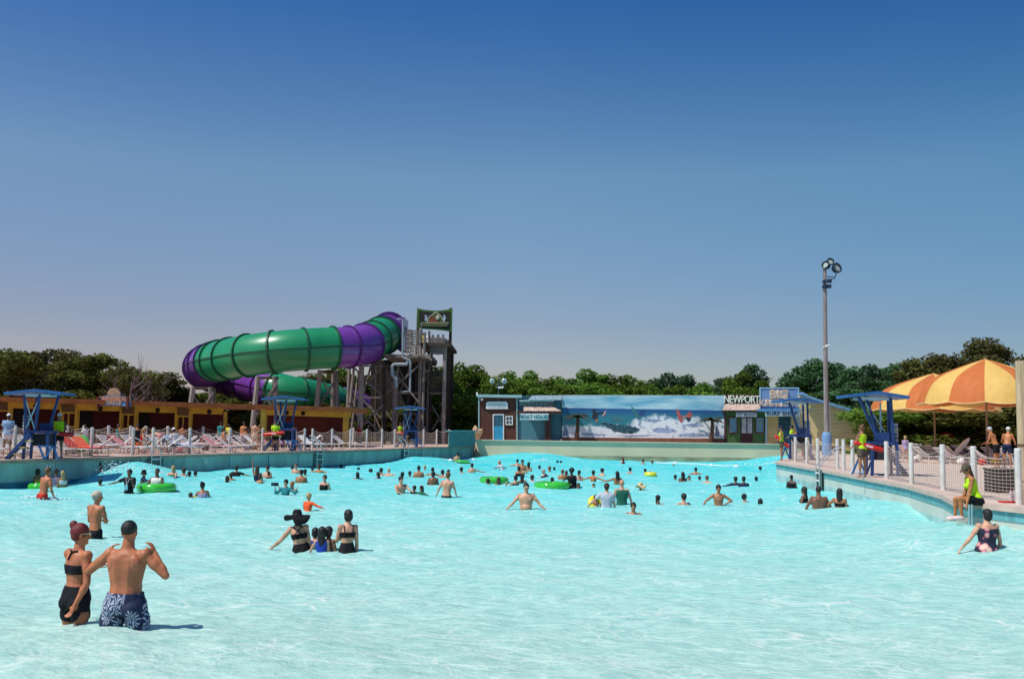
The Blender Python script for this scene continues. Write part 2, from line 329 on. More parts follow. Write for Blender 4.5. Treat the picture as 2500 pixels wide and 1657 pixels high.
    lm = nn(t, 'ShaderNodeMapRange'); lm.inputs['To Min'].default_value = 0.02; lm.inputs['To Max'].default_value = 0.20; t.links.new(lw.outputs[0], lm.inputs['Value'])
    mx2 = nn(t, 'ShaderNodeMixShader'); t.links.new(lm.outputs[0], mx2.inputs[0]); t.links.new(mx.outputs[0], mx2.inputs[1]); t.links.new(gl.outputs[0], mx2.inputs[2])
    t.links.new(mx2.outputs[0], out.inputs[0])
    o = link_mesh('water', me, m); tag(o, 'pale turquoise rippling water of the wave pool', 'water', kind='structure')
water()
fl = MB(); xs = (-70, 70)
prof = [(-15, -0.10), (5, -0.30), (11.5, -0.56), (18, -0.92), (25, -1.25), (40, -1.9), (95, -2.3)]
for (y0, z0), (y1, z1) in zip(prof, prof[1:]): fl.add([(-70, y0, z0), (70, y0, z0), (70, y1, z1), (-70, y1, z1)], [(0, 1, 2, 3)])
tag(fl.obj('pool_floor', mat('pool_floor', (.70, .86, .82), rough=0.8, var=0.05)), 'pale blue painted sloping floor under the pool water', 'pool floor', kind='structure')
# ---- decks and ground sheets
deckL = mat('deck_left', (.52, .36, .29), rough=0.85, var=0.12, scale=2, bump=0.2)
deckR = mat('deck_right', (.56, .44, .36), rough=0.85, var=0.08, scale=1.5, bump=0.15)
def sheet(name, pts, z, m, label, cat):
    b = MB(); b.add([(p[0], p[1], z) for p in pts], [tuple(range(len(pts)))]); return tag(b.obj(name, m), label, cat, kind='structure')
lp = LEFTE
sheet('left_deck', [(lp[0].x, lp[0].y)] + [(p.x, p.y) for p in lp[1:]] + [(lp[-1].x, 96), (-160, 130), (-160, -30), (lp[0].x-6, -30)], DECK, deckL, 'sunlit concrete deck along the left side of the pool', 'pool deck')
rp = RIGHTE
sheet('right_deck', [(p.x, p.y) for p in rp] + [(120, 12), (120, 90), (rp[0].x+14.5, 90)], DECK+0.004, deckR, 'bright concrete deck curving along the right side of the pool', 'pool deck')
g = MB()
for a in ((-3000, -3000, 3000, -20), (-3000, -20, -150, 3000), (110, -20, 3000, 3000), (-150, 86, 110, 3000)):
    g.add([(a[0], a[1], 0), (a[2], a[1], 0), (a[2], a[3], 0), (a[0], a[3], 0)], [(0, 1, 2, 3)])
for v in range(len(g.v)): g.v[v] = (g.v[v][0], g.v[v][1], DECK-0.05)
tag(g.obj('ground', mat('ground', (.06, .075, .03), rough=0.95, var=0.4, scale=0.3)), 'dark grassy ground running back under the trees', 'ground', kind='structure')
# ---- pool walls (things)
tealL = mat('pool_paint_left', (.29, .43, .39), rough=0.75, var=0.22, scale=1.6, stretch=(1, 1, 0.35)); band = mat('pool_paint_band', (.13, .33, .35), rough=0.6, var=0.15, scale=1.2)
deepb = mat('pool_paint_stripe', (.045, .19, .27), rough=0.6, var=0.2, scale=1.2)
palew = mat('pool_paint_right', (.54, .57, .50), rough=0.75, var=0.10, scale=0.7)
def wall_strip(name, pts, z0, z1, m, parent, th, nside):
    b = MB(); n = len(pts); fr = []; bk = []
    for i, p in enumerate(pts):
        d = (pts[min(i+1, n-1)]-pts[max(i-1, 0)]); d.z = 0; d.normalize(); nrm = V((-d.y, d.x, 0))*nside
        fr.append(V((p.x, p.y, 0))); bk.append(V((p.x, p.y, 0))+nrm*th)
    rings = [[V((f.x, f.y, z0)), V((f.x, f.y, z1)), V((k.x, k.y, z1)), V((k.x, k.y, z0))] for f, k in zip(fr, bk)]
    b.loft(rings); return b.obj(name, m, parent)
def offs(pts, d, nside):
    n = len(pts); out = []
    for i, p in enumerate(pts):
        t = (pts[min(i+1, n-1)]-pts[max(i-1, 0)]); t.z = 0; t.normalize(); out.append(V((p.x, p.y, p.z))+V((-t.y, t.x, 0))*nside*d)
    return out
wl = thing('pool_wall', 'shaded teal pool wall below the left deck with depth number tiles', 'pool wall')
lw_ = [p for p in LEFTE]
wall_strip('wall_face', offs(lw_, 0.05, 1), -2.3, DECK-0.12, tealL, wl, 0.3, 1)
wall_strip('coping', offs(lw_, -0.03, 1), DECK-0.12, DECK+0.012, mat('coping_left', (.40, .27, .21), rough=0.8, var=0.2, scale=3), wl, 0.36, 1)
wall_strip('painted_stripe', offs(lw_, 0.04, 1), -0.3, 0.10, deepb, wl, 0.02, 1)
tile = mat('number_tile', (.75, .78, .76), rough=0.4, var=0.05)
tdark = mat('number_ink', (.015, .03, .05), rough=0.5)
def along(pts, px):                        # point of a polyline nearest to image column px
    best = None
    for a, b in zip(pts, pts[1:]):
        for k in range(101):
            p = a.lerp(b, k/100); r = p-V((0, 0, CAMZ)); x = CX + F*(r.dot(rt)/r.dot(fw))
            if best is None or abs(x-px) < best[0]: best = (abs(x-px), p, (b-a).normalized())
    return best[1], best[2]
for px, tx in ((121, '3'), (129, '6'), (505, '4')):
    p, d = along(lw_, px); yaw = math.atan2(d.y, d.x); n_ = V((d.y, -d.x, 0))
    b = MB(); b.box(V((p.x, p.y, DECK-0.30))-n_*0.04, (0.17, 0.02, 0.20), yaw); tt = b.obj('number_tile', tile, wl)
    text_mesh('numeral', tx, 0.2, tdark, tt, upright(V((p.x, p.y, DECK-0.30))-n_*0.025, yaw), 0.003)
for px in (290, 345, 400, 560, 660, 730, 792, 1030, 1100):   # expansion joints as grooves of darker sealant
    p, d = along(lw_, px); n_ = V((d.y, -d.x, 0)); b = MB(); b.box(V((p.x, p.y, 0.25))-n_*0.045, (0.05, 0.02, 1.05), math.atan2(d.y, d.x)); b.obj('joint', deepb, wl)
wr = thing('pool_wall', 'sunlit pale pool wall below the right deck with a teal band on top', 'pool wall')
rw = RIGHTE
nose = [V((rw[0].x+14.0, rw[0].y+36, DECK))] + rw
wall_strip('wall_face', offs(nose, 0.05, 1), -2.3, DECK-0.30, palew, wr, 0.3, 1)
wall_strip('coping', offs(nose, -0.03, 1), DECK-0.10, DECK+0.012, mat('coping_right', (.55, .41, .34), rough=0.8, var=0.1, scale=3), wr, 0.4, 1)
wall_strip('tile_band', offs(nose, 0.03, 1), DECK-0.30, DECK-0.10, mat('tile_band', (.13, .36, .38), rough=0.45, var=0.25, scale=6), wr, 0.33, 1)
wall_strip('wet_stain', offs(nose, 0.045, 1), -0.3, 0.30, mat('wet_stain', (.36, .52, .50), rough=0.5, var=0.2, scale=1.4), wr, 0.02, 1)
bw = thing('pool_wall', 'long beige concrete back wall carrying the painted shop fronts', 'pool wall')
conc = mat('back_wall_concrete', (.74, .57, .38), rough=0.85, var=0.07, scale=0.5, bump=0.2)
c0 = V((BWL.x, BWL.y, 0)); c1 = V((BWR.x, BWR.y, 0)); dd = (c1-c0).normalized(); yawB = math.atan2(dd.y, dd.x); nB = V((dd.y, -dd.x, 0))
b = MB(); L = (c1-c0).length
zt = BZ
foot = P(1176, 1121, 73.2)                 # the left end leans outwards at its foot
fA = c0+dd*.45; fB = c0+dd*1.2; b.add([(c0.x, c0.y, zt), (c1.x, c1.y, zt), (c1.x, c1.y, -2.3), (fB.x, fB.y, -2.3), (fA.x, fA.y, 0), (c0.x, c0.y+0.6, zt), (c1.x, c1.y+0.6, zt), (c1.x, c1.y+.6, -2.3), (c0.x, c0.y+.6, -2.3)],
      [(0, 4, 3, 2, 1), (0, 1, 6, 5), (5, 6, 7, 8), (0, 5, 8, 3, 4), (1, 2, 7, 6)]); b.obj('wall_face', conc, bw)
b = MB(); b.box((c0+c1)/2+V((0, .3, zt+0.03))+nB*0.03, (L+0.06, 0.75, 0.06), yawB); b.obj('coping', mat('coping_back', (.62, .52, .40), rough=0.8, var=0.1), bw)
b = MB(); b.box((c0+c1)/2+dd*.8+V((0, 0, 0.10))+nB*0.012, (L-2.0, 0.02, 0.42), yawB); b.obj('wet_stain', mat('stain_back', (.34, .33, .20), rough=0.6, var=0.3, scale=0.8, stretch=(1, 1, 3)), bw)
# terrace behind the back wall
b = MB(); b.add([(c0.x-1, c0.y+.55, zt-.01), (c1.x+2, c1.y+.55, zt-.01), (c1.x+2, 90, zt-.01), (c0.x-1, 90, zt-.01)], [(0, 1, 2, 3)])
tag(b.obj('back_terrace', deckR), 'concrete terrace behind the back wall under the shop fronts', 'terrace', kind='structure')
# raised end of the left wall
ew = thing('retaining_wall', 'short raised teal wall where the left deck meets the back wall', 'wall')
pa, pb = P(1096, 1089, 69.5), P(1160, 1088, 73.8)
b = MB(); b.add([(pa.x, pa.y, DECK), (pb.x, pb.y, DECK), (pb.x, pb.y, P(1158, 1053, 73.8).z), (pa.x, pa.y, P(1096, 1053, 69.5).z)], [(0, 1, 2, 3)])
vs = [V(v) for v in b.v]; b = MB(); b.poly(vs, (-0.1, .5, 0)); b.obj('wall_face', mat('retaining_paint', (.10, .22, .22), rough=.75, var=.15), ew)
b = MB(); b.beam(vs[3]+V((-.05, .2, .04)), vs[2]+V((-.05, .2, .04)), 0.5, 0.08); b.obj('coping', band, ew)
rk = MB(); random.seed(3); rk.ell((0, 0, .42), (.42, .4, .48), nu=12, nv=9); rk.v = [tuple(V(v)*(1+0.55*noise.noise(V(v)*2.3))) for v in rk.v]
o = rk.obj('boulder', mat('boulder', (.52, .33, .20), rough=0.9, var=0.25, scale=2, bump=0.6, bscale=5)); o.location = P(1163, 1073.5, 75.6); tag(o, 'tan boulder beside the brown boat house wall', 'boulder')
# ================================================================ BUILDINGS ON THE BACK WALL
def planebox(parent, name, m, x0, y0, x1, y1, Y, th=0.06, front=0.0):
    """board facing the pool given by its corners in the photograph and its distance"""
    a = P(x0, y1, Y-front); b_ = P(x1, y1, Y-front); c = P(x1, y0, Y-front); d = P(x0, y0, Y-front)
    q = MB(); q.poly([a, b_, c, d], (0, th, 0)); return q.obj(name, m, parent, world=True)
def frame(parent, name, m, x0, y0, x1, y1, Y, w=0.08, th=0.06):
    q = MB(); a, b_, c, d = P(x0, y1, Y), P(x1, y1, Y), P(x1, y0, Y), P(x0, y0, Y)
    e = V((w, 0, 0)); f = V((0, 0, w))
    q.poly([a, b_, b_+f, a+f], (0, th, 0)); q.poly([d-f, c-f, c, d], (0, th, 0)); q.poly([a+f, a+f+e, d-f+e, d-f], (0, th, 0)); q.poly([b_+f-e, b_+f, c-f, c-f-e], (0, th, 0))
    return q.obj(name, m, parent, world=True)
def pyat(px): return 1077 + (px-1160)*0.0075       # top line of the back wall in the photo
def Yw(px): return 74.0 + (px-1160)*2/840 + 2.4     # facade distance
brown = mat('brown_boards', (.085, .030, .020), rough=0.8, var=0.3, scale=4, stretch=(3, 3, .4), bump=.3)
lteal = mat('pale_teal_trim', (.30, .46, .46), rough=0.6, var=0.08)
steel_t = mat('teal_shutter', (.06, .19, .24), rough=0.5, var=0.10, scale=2, stretch=(.3, .3, 14))
dteal = mat('dark_teal_wall', (.025, .11, .15), rough=0.6, var=0.15)
glassd = mat('dark_glass', (.03, .07, .09), rough=0.12, var=0.2, spec=0.8)
whitep = mat('white_paint', (.74, .76, .74), rough=0.5, var=0.04)
blued = mat('door_blue', (.03, .30, .50), rough=0.45, var=0.08)
shing = mat('wood_shingles', (.50, .37, .30), rough=0.9, var=0.55, scale=7, stretch=(1, 1, 3.5), bump=0.6, bscale=12)
bh = thing('boat_house', 'brown and teal boat house front with blue door and shingle awning', 'building', P(1270, 1078, 76))
Y = Yw(1240)
def boxpart(name, m, x0, x1, ytop, Yd, depth, parent, ybot=None, zb=None):
    a, b_ = P(x0, 1000, Yd), P(x1, 1000, Yd); zt_ = P((x0+x1)/2, ytop, Yd).z; z0 = BZ if zb is None else zb
    if ybot is not None: z0 = P((x0+x1)/2, ybot, Yd).z
    q = MB(); q.add([(a.x, a.y, z0), (b_.x, b_.y, z0), (b_.x, b_.y+depth, z0), (a.x, a.y+depth, z0), (a.x, a.y, zt_), (b_.x, b_.y, zt_), (b_.x, b_.y+depth, zt_), (a.x, a.y+depth, zt_)],
          [(0, 1, 5, 4), (1, 2, 6, 5), (2, 3, 7, 6), (3, 0, 4, 7), (4, 5, 6, 7), (0, 3, 2, 1)]); return q.obj(name, m, parent, world=True)
boxpart('brown_wall', brown, 1169, 1262, 970, Y, 5, bh)
boxpart('teal_wall', dteal, 1262.5, 1370.5, 966, Y+.15, 4, bh)
r_ = boxpart('roof', lteal, 1164, 1274, 963, Y-.35, 5.6, bh, ybot=970)
planebox(bh, 'roller_shutter', steel_t, 1264, 1022, 1331, 1074, Y+.12)
for a, b_ in ((1331.5, 1336), (1339, 1345)): boxpart('post', brown, a, b_, 1006, Y-.25, .2, bh)
planebox(bh, 'trim_board', lteal, 1260.5, 972, 1263.5, 1074, Y-.06, .05)
planebox(bh, 'corner_board', lteal, 1167.5, 970, 1170.5, 1074, Y-.06, .05)
def awning(name, x0, x1, xt0, xt1, ytop, ybot, Yd, proj, m, parent):
    a, b_ = P(x0, ybot, Yd-proj), P(x1, ybot, Yd-proj); c, d = P(xt1, ytop, Yd), P(xt0, ytop, Yd)
    q = MB(); n = 5
    for k in range(n):
        t0, t1 = k/n, (k+1)/n+.03
        q.poly([a.lerp(d, t0)+V((0, 0, .0)), b_.lerp(c, t0), b_.lerp(c, min(1, t1))+V((0, 0, -.04)), a.lerp(d, min(1, t1))+V((0, 0, -.04))], (0, .05, .05))
    return q.obj(name, m, parent, world=True)
awning('shingle_awning', 1278, 1370, 1279, 1342, 990, 1003, Y, .9, shing, bh)
planebox(bh, 'awning_beam', brown, 1262, 1003.5, 1371, 1010, Y-.85, .12)
planebox(bh, 'upper_board', lteal, 1268, 976, 1353, 980, Y-.4, .3)
planebox(bh, 'upper_window', glassd, 1268, 981, 1352, 990, Y-.02, .05)
for k in range(7): planebox(bh, 'window_pane', mat('pale_pane', (.10, .22, .26), rough=.3), 1269+k*9.5, 982.5, 1276+k*9.5, 989, Y-.06, .03)
awning('slate_roof', 1290, 1371, 1300, 1371, 965, 976, Y, .5, mat('slate_boards', (.22, .32, .36), rough=.8, var=.3, scale=5, stretch=(1, 1, 5)), bh)
s_ = planebox(bh, 'hanging_sign', whitep, 1269.5, 1009, 1339.5, 1025, Y-1.05, .06)
text_mesh('lettering', 'BOAT HOUSE', .44, mat('sign_teal', (.02, .20, .24), rough=.5), s_, upright(P(1304.5, 1017.2, Y-1.09)), .012, .010, 1.0, .80)
# small sign with cut corners, hard to read even in the photo
q = MB(); pp = [P(1186.5, 998, Y-.12), P(1240, 998, Y-.12), P(1240, 984, Y-.12), P(1236, 980, Y-.12), P(1190.5, 980, Y-.12), P(1186.5, 984, Y-.12)]; q.poly(pp, (0, .06, 0))
s_ = q.obj('hanging_sign', whitep, bh, world=True)
q = MB(); random.seed(5)
for r0, yy in ((0, 986.3), (1, 992.6)):
    xx = 1193
    while xx < 1234: w = random.choice((1.1, 2.0, 2.6)); q.poly([P(xx, yy+2.0, Y-.14), P(xx+w, yy+2.0, Y-.14), P(xx+w*.8, yy-2.0, Y-.14), P(xx+.2, yy-2.0, Y-.14)], (0, .02, 0)); xx += w+1.6
q.obj('faded_lettering', mat('faded_ink', (.36, .42, .42), rough=.7), s_, world=True)
dr = planebox(bh, 'door', blued, 1204.5, 1013, 1229, 1074, Y-.05, .06)
frame(dr, 'door_frame', whitep, 1203, 1010.5, 1230.5, 1076, Y-.09, .07, .06)
for r0 in range(3):
    for c_ in range(3): planebox(dr, 'pane', glassd, 1206+c_*7.7, 1014.5+r0*8.6, 1212+c_*7.7, 1021.2+r0*8.6, Y-.08, .03)
wn = planebox(bh, 'window', glassd, 1235.5, 1017, 1250.5, 1035, Y-.05, .05)
frame(wn, 'window_frame', whitep, 1234, 1015, 1252, 1037, Y-.10, .07, .06)
planebox(wn, 'mullion', whitep, 1242.4, 1016.5, 1243.8, 1036, Y-.08, .03); planebox(wn, 'mullion', whitep, 1235.5, 1025.6, 1250.5, 1027, Y-.084, .03)
q = MB(); q.ell(P(1176.5, 974.5, Y-.2), (.11, .11, .11)); q.obj('wall_lamp', whitep, bh, world=True)
q = MB(); q.beam(P(1164.5, 966, Y-.3), P(1164.5, 957, Y-.3), .12); q.obj('roof_vent', whitep, bh, world=True)
# floodlight mast behind the boat house
mst = thing('floodlight_mast', 'thin mast with two round lamps rising behind the boat house', 'floodlight', P(1217, 1075, 80)+V((0, 0, -.2)))
q = MB(); q.tube([P(1217, 1075, 80), P(1217, 925, 80)], .05); q.tube([P(1202, 938, 80), P(1231, 938, 80)], .03); q.obj('pole', mat('dark_metal', (.05, .09, .10), rough=.5), mst, world=True)
for px, r0 in ((1201.5, .20), (1231, .22)):
    q = MB(); c = P(px, 930, 80); q.ell(c, (r0, .07, r0)); lp_ = q.obj('lamp', mat('lamp_glass', (.45, .58, .60), rough=.2, var=.1), mst, world=True)
    q = MB(); q.beam(c+V((-r0, -.09, 0)), c+V((r0, -.09, 0)), .02); q.beam(c+V((0, -.09, -r0)), c+V((0, -.09, r0)), .02); q.obj('lamp_guard', MC[('dark_metal',)], lp_, world=True)
gu = MB(); gu.ell((0, 0, .1), (.22, .07, .07)); gu.ell((.2, 0, .17), (.06, .05, .05)); gu.add([(-.2, 0, .1), (-.38, .03, .12), (-.36, -.04, .1)], [(0, 1, 2)])
o = gu.obj('gull', whitep); o.location = P(1222, 949, 76.5); tag(o, 'white gull perched above the boat house roof', 'bird')
q = MB(); q.tube([P(1217, 962, 76.4), P(1217, 950, 76.4)], .03); q.obj('perch', MC[('dark_metal',)], bh, world=True)
# ---- mural
mu = thing('mural_wall', 'long mural of surfers riding a breaking wave between boat house and green shop', 'mural', P(1570, 1079, 78))
Y0, Y1 = Yw(1372), Yw(1768)
def mp_(px, py, off=0.0):
    t = (px-1372)/(1768-1372); Yd = 1/((1-t)/Y0 + t/Y1) - off; return P(px, py, Yd)
def mural_mat():
    m = bpy.data.materials.new('mural_paint'); m.use_nodes = True; t = m.node_tree; b = t.nodes['Principled BSDF']; b.inputs['Roughness'].default_value = .6
    tc = nn(t, 'ShaderNodeTexCoord'); sp = nn(t, 'ShaderNodeSeparateXYZ'); t.links.new(tc.outputs['Generated'], sp.inputs[0])
    mpg = nn(t, 'ShaderNodeMapping'); mpg.inputs['Scale'].default_value = (1, 1, 1); t.links.new(tc.outputs['Object'], mpg.inputs[0])
    n = nn(t, 'ShaderNodeTexNoise', Scale=1.1, Detail=7.0, Roughness=.65); t.links.new(mpg.outputs[0], n.inputs['Vector'])
    # sky with streaky cloud
    ms = nn(t, 'ShaderNodeMapping'); ms.inputs['Scale'].default_value = (.22, 1, 1.3); ms.inputs['Rotation'].default_value = (0, .12, 0); t.links.new(tc.outputs['Object'], ms.inputs[0])
    ns = nn(t, 'ShaderNodeTexNoise', Scale=1.6, Detail=5.0); t.links.new(ms.outputs[0], ns.inputs['Vector'])
    rs = nn(t, 'ShaderNodeValToRGB'); rs.color_ramp.elements[0].position = .38; rs.color_ramp.elements[0].color = (.13, .40, .56, 1); rs.color_ramp.elements[1].position = .68; rs.color_ramp.elements[1].color = (.60, .74, .76, 1); t.links.new(ns.outputs['Fac'], rs.inputs[0])
    # sea
    rsea = nn(t, 'ShaderNodeValToRGB'); e = rsea.color_ramp.elements; e[0].position = .46; e[0].color = (.03, .20, .26, 1); e[1].position = .70; e[1].color = (.012, .06, .27, 1); t.links.new(sp.outputs['Z'], rsea.inputs[0])
    c = nn(t, 'ShaderNodeMath', operation='GREATER_THAN'); c.inputs[1].default_value = .665; t.links.new(sp.outputs['Z'], c.inputs[0])
    m1 = nn(t, 'ShaderNodeMix', data_type='RGBA'); t.links.new(c.outputs[0], m1.inputs[0]); t.links.new(rsea.outputs[0], m1.inputs[6]); t.links.new(rs.outputs[0], m1.inputs[7])
    # foam: height threshold disturbed by noise, higher towards the middle
    px_ = nn(t, 'ShaderNodeMath', operation='SUBTRACT'); t.links.new(sp.outputs['X'], px_.inputs[0]); px_.inputs[1].default_value = .62
    ab = nn(t, 'ShaderNodeMath', operation='ABSOLUTE'); t.links.new(px_.outputs[0], ab.inputs[0])
    th = nn(t, 'ShaderNodeValToRGB'); th.color_ramp.elements[0].color = (.26,)*3+(1,); th.color_ramp.elements[1].color = (.50,)*3+(1,)
    for a_, b_ in ((.2, .30), (.38, .27), (.46, .44), (.6, .55), (.78, .46)): w_ = th.color_ramp.elements.new(a_); w_.color = (b_, b_, b_, 1)
    t.links.new(sp.outputs['X'], th.inputs[0])
    nz = nn(t, 'ShaderNodeMath', operation='MULTIPLY_ADD'); nz.inputs[1].default_value = .55; t.links.new(n.outputs['Fac'], nz.inputs[0]); nz.inputs[2].default_value = -.275
    s1 = nn(t, 'ShaderNodeMath', operation='SUBTRACT'); t.links.new(th.outputs[0], s1.inputs[0]); t.links.new(sp.outputs['Z'], s1.inputs[1])
    s2 = nn(t, 'ShaderNodeMath', operation='ADD'); t.links.new(s1.outputs[0], s2.inputs[0]); t.links.new(nz.outputs[0], s2.inputs[1])
    mr = nn(t, 'ShaderNodeMapRange'); mr.inputs['From Min'].default_value = -.03; mr.inputs['From Max'].default_value = .08; t.links.new(s2.outputs[0], mr.inputs['Value'])
    nf = nn(t, 'ShaderNodeTexNoise', Scale=2.4, Detail=6.0); t.links.new(tc.outputs['Object'], nf.inputs['Vector'])
    rf = nn(t, 'ShaderNodeValToRGB'); rf.color_ramp.elements[0].position = .33; rf.color_ramp.elements[0].color = (.20, .30, .42, 1); rf.color_ramp.elements[1].position = .47; rf.color_ramp.elements[1].color = (.80, .80, .82, 1); t.links.new(nf.outputs['Fac'], rf.inputs[0])
    m2 = nn(t, 'ShaderNodeMix', data_type='RGBA'); t.links.new(mr.outputs[0], m2.inputs[0]); t.links.new(m1.outputs[2], m2.inputs[6]); t.links.new(rf.outputs[0], m2.inputs[7])
    t.links.new(m2.outputs[2], b.inputs['Base Color']); return m
q = MB(); q.poly([mp_(1372, 1067), mp_(1768, 1070), mp_(1768, 966), mp_(1372, 965)], (0, .12, 0)); q.obj('painted_panel', mural_mat(), mu, world=True)
q = MB(); q.poly([mp_(1372, 1079), mp_(1768, 1082), mp_(1768, 1070.3), mp_(1372, 1067.3)], (0, .15, 0)); q.obj('timber_skirting', mat('skirting', (.20, .085, .05), rough=.85, var=.35, scale=4, stretch=(.5, 1, 4)), mu, world=True)
q = MB(); q.poly([mp_(1372, 966.3), mp_(1768, 967.3), mp_(1768, 965), mp_(1372, 964)], (0, .3, 0)); q.obj('top_rail', whitep, mu, world=True)
def flat(name, m, pts, off, parent, world=True):
    q = MB(); q.poly([mp_(x, y, off) for x, y in pts], (0, .004, 0)); return q.obj(name, m, parent, world=True)
dk = mat('mural_dark', (.025, .03, .045), rough=.6); wh = mat('mural_foam', (.72, .74, .78), rough=.6, var=.1, scale=6); rd = mat('mural_red', (.48, .10, .09), rough=.6); pk = mat('mural_pink', (.62, .32, .30), rough=.6); sk = mat('mural_skin', (.42, .20, .12), rough=.6)
tl = mat('mural_teal', (.05, .18, .20), rough=.6); nvb = mat('mural_navy', (.03, .07, .22), rough=.6); wv = mat('mural_wave', (.03, .085, .11), rough=.6, var=.6, scale=5)
random.seed(8)
def ragged(pts, a=2.2, k=5):
    out = []
    for i, p_ in enumerate(pts):
        q_ = pts[(i+1) % len(pts)]
        for s in range(k): u = s/k; out.append((p_[0]+(q_[0]-p_[0])*u+random.uniform(-a, a), p_[1]+(q_[1]-p_[1])*u+random.uniform(-a, a)*.6))
    return out
flat('painted_wave', wv, ragged([(1465, 1034), (1480, 1031), (1502, 1036), (1525, 1037), (1548, 1041), (1562, 1045), (1561, 1052), (1552, 1057), (1530, 1058), (1505, 1054), (1486, 1046)]), .010, mu)
flat('painted_foam', wh, ragged([(1380, 1045), (1420, 1040), (1470, 1042), (1500, 1056), (1560, 1060), (1640, 1052), (1700, 1058), (1760, 1050), (1762, 1062), (1380, 1062)], 2.5, 7), .008, mu)

flat('painted_wave', tl, [(1490, 1027), (1498, 1018), (1508, 1014), (1520, 1021), (1532, 1026), (1512, 1029)], .012, mu)
bs_ = mat('mural_foamshade', (.30, .36, .52), rough=.6, var=.35, scale=5)
for pts_ in (((1590, 1048), (1612, 1044), (1640, 1046), (1652, 1052), (1630, 1057), (1600, 1055)), ((1650, 1060), (1690, 1057), (1730, 1060), (1742, 1064), (1700, 1066), (1660, 1065)), ((1400, 1058), (1440, 1055), (1480, 1060), (1450, 1064)), ((1560, 1024), (1590, 1021), (1618, 1026), (1590, 1029)), ((1660, 1036), (1700, 1033), (1720, 1038), (1690, 1042)), ((1500, 1062), (1550, 1063), (1600, 1062), (1560, 1066))): flat('painted_foam_shade', bs_, ragged(pts_, 2.2, 6), .013, mu)
s1 = flat('painted_surfer', dk, [(1446, 1000), (1455, 998), (1453, 1004), (1460, 1007), (1472, 1004), (1473, 1007), (1460, 1012), (1459, 1020), (1459, 1029), (1449, 1024), (1445, 1018), (1447, 1010)], .016, mu)
flat('painted_board', pk, [(1470, 1015), (1474, 1008), (1480, 999), (1479, 1008), (1473, 1017)], .022, s1); flat('painted_legs', sk, [(1453, 1023), (1460, 1022), (1459, 1030), (1455, 1031)], .028, s1)
s2 = flat('painted_surfer', nvb, [(1558, 1009), (1565, 1004), (1571, 999), (1575, 1002), (1573, 1008), (1570, 1014), (1560, 1013)], .016, mu)
flat('painted_board', tl, [(1540, 990), (1546, 995), (1556, 1007), (1565, 1018), (1561, 1023), (1552, 1015), (1544, 1003)], .022, s2)
s3 = flat('painted_surfer', rd, [(1679, 1008), (1684, 1004), (1690, 1010), (1688, 1018), (1681, 1020), (1678, 1014)], .016, mu)
flat('painted_board', rd, [(1651, 1000), (1655, 998), (1661, 1010), (1667, 1022), (1667, 1031), (1660, 1030), (1654, 1015)], .022, s3)
flat('painted_legs', sk, [(1667, 1015), (1678, 1012), (1680, 1017), (1668, 1021)], .022, s3); flat('painted_shorts', dk, [(1675, 1020), (1687, 1020), (1685, 1027), (1679, 1029)], .022, s3)
for xs_ in ((1373, 1380, 1390, 1374), (1745, 1750, 1757, 1748)):
    flat('painted_wave', mat('mural_blueshade', (.16, .20, .32), rough=.6, var=.3, scale=5), [(xs_[0], 1064), (xs_[1], 1030), (xs_[2], 1064)], .014, mu)
# imitation palms in front of the mural
def palm(px, base_py, top_py, label, seed):
    Yd = Yw(px)-.8; random.seed(seed); t = thing('imitation_palm', label, 'palm tree', P(px, base_py, Yd), group='imitation palms before the mural')
    H_ = P(px, top_py, Yd).z - t.location.z; t.location.z = BZ+.03; H_ = P(px, top_py, Yd).z-t.location.z
    q = MB(); pts = [V((.10*math.sin(k/8*2.2), 0, H_*k/8)) for k in range(9)]; q.tube(pts, [.17-.008*k for k in range(9)], 8)
    for k in range(16): z = H_*(k+.5)/16; q.tube([(.10*math.sin(k/16*2.2), 0, z), (.10*math.sin(k/16*2.2), 0, z+.04)], .185-.004*k, 8)
    q.obj('trunk', mat('palm_trunk', (.10, .045, .028), rough=.9, var=.3, scale=6), t)
    q = MB()
    for k in range(11):
        a = k/11*2*math.pi+.3; L_ = random.uniform(1.15, 1.55); rise = random.uniform(.05, .42); dx, dy = math.cos(a), math.sin(a)*.8
        prev = None
        for s in range(7):
            u = s/6; c = V((.08+dx*L_*u, dy*L_*u, H_+rise*math.sin(u*2.0)-.55*u*u)); w = .20*math.sin(min(1, u*1.15+.12)*math.pi)+.02; sd_ = V((-dy, dx, 0))
            cur = (c+sd_*w+V((0, 0, -.10*(w/.2))), c+V((0, 0, .02)), c-sd_*w+V((0, 0, -.10*(w/.2))))
            if prev: q.add([prev[0], prev[1], cur[1], cur[0], prev[2], cur[2]], [(0, 1, 2, 3), (1, 4, 5, 2)])
            prev = cur
    q.obj('fronds', mat('palm_fronds', (.022, .024, .014), rough=.8, var=.4, scale=6), t); return t
palm(1407, 1077, 1016, 'brown imitation palm at the boat house end of the mural', 1)
palm(1736, 1082, 1024, 'brown imitation palm at the green shop end of the mural', 2)
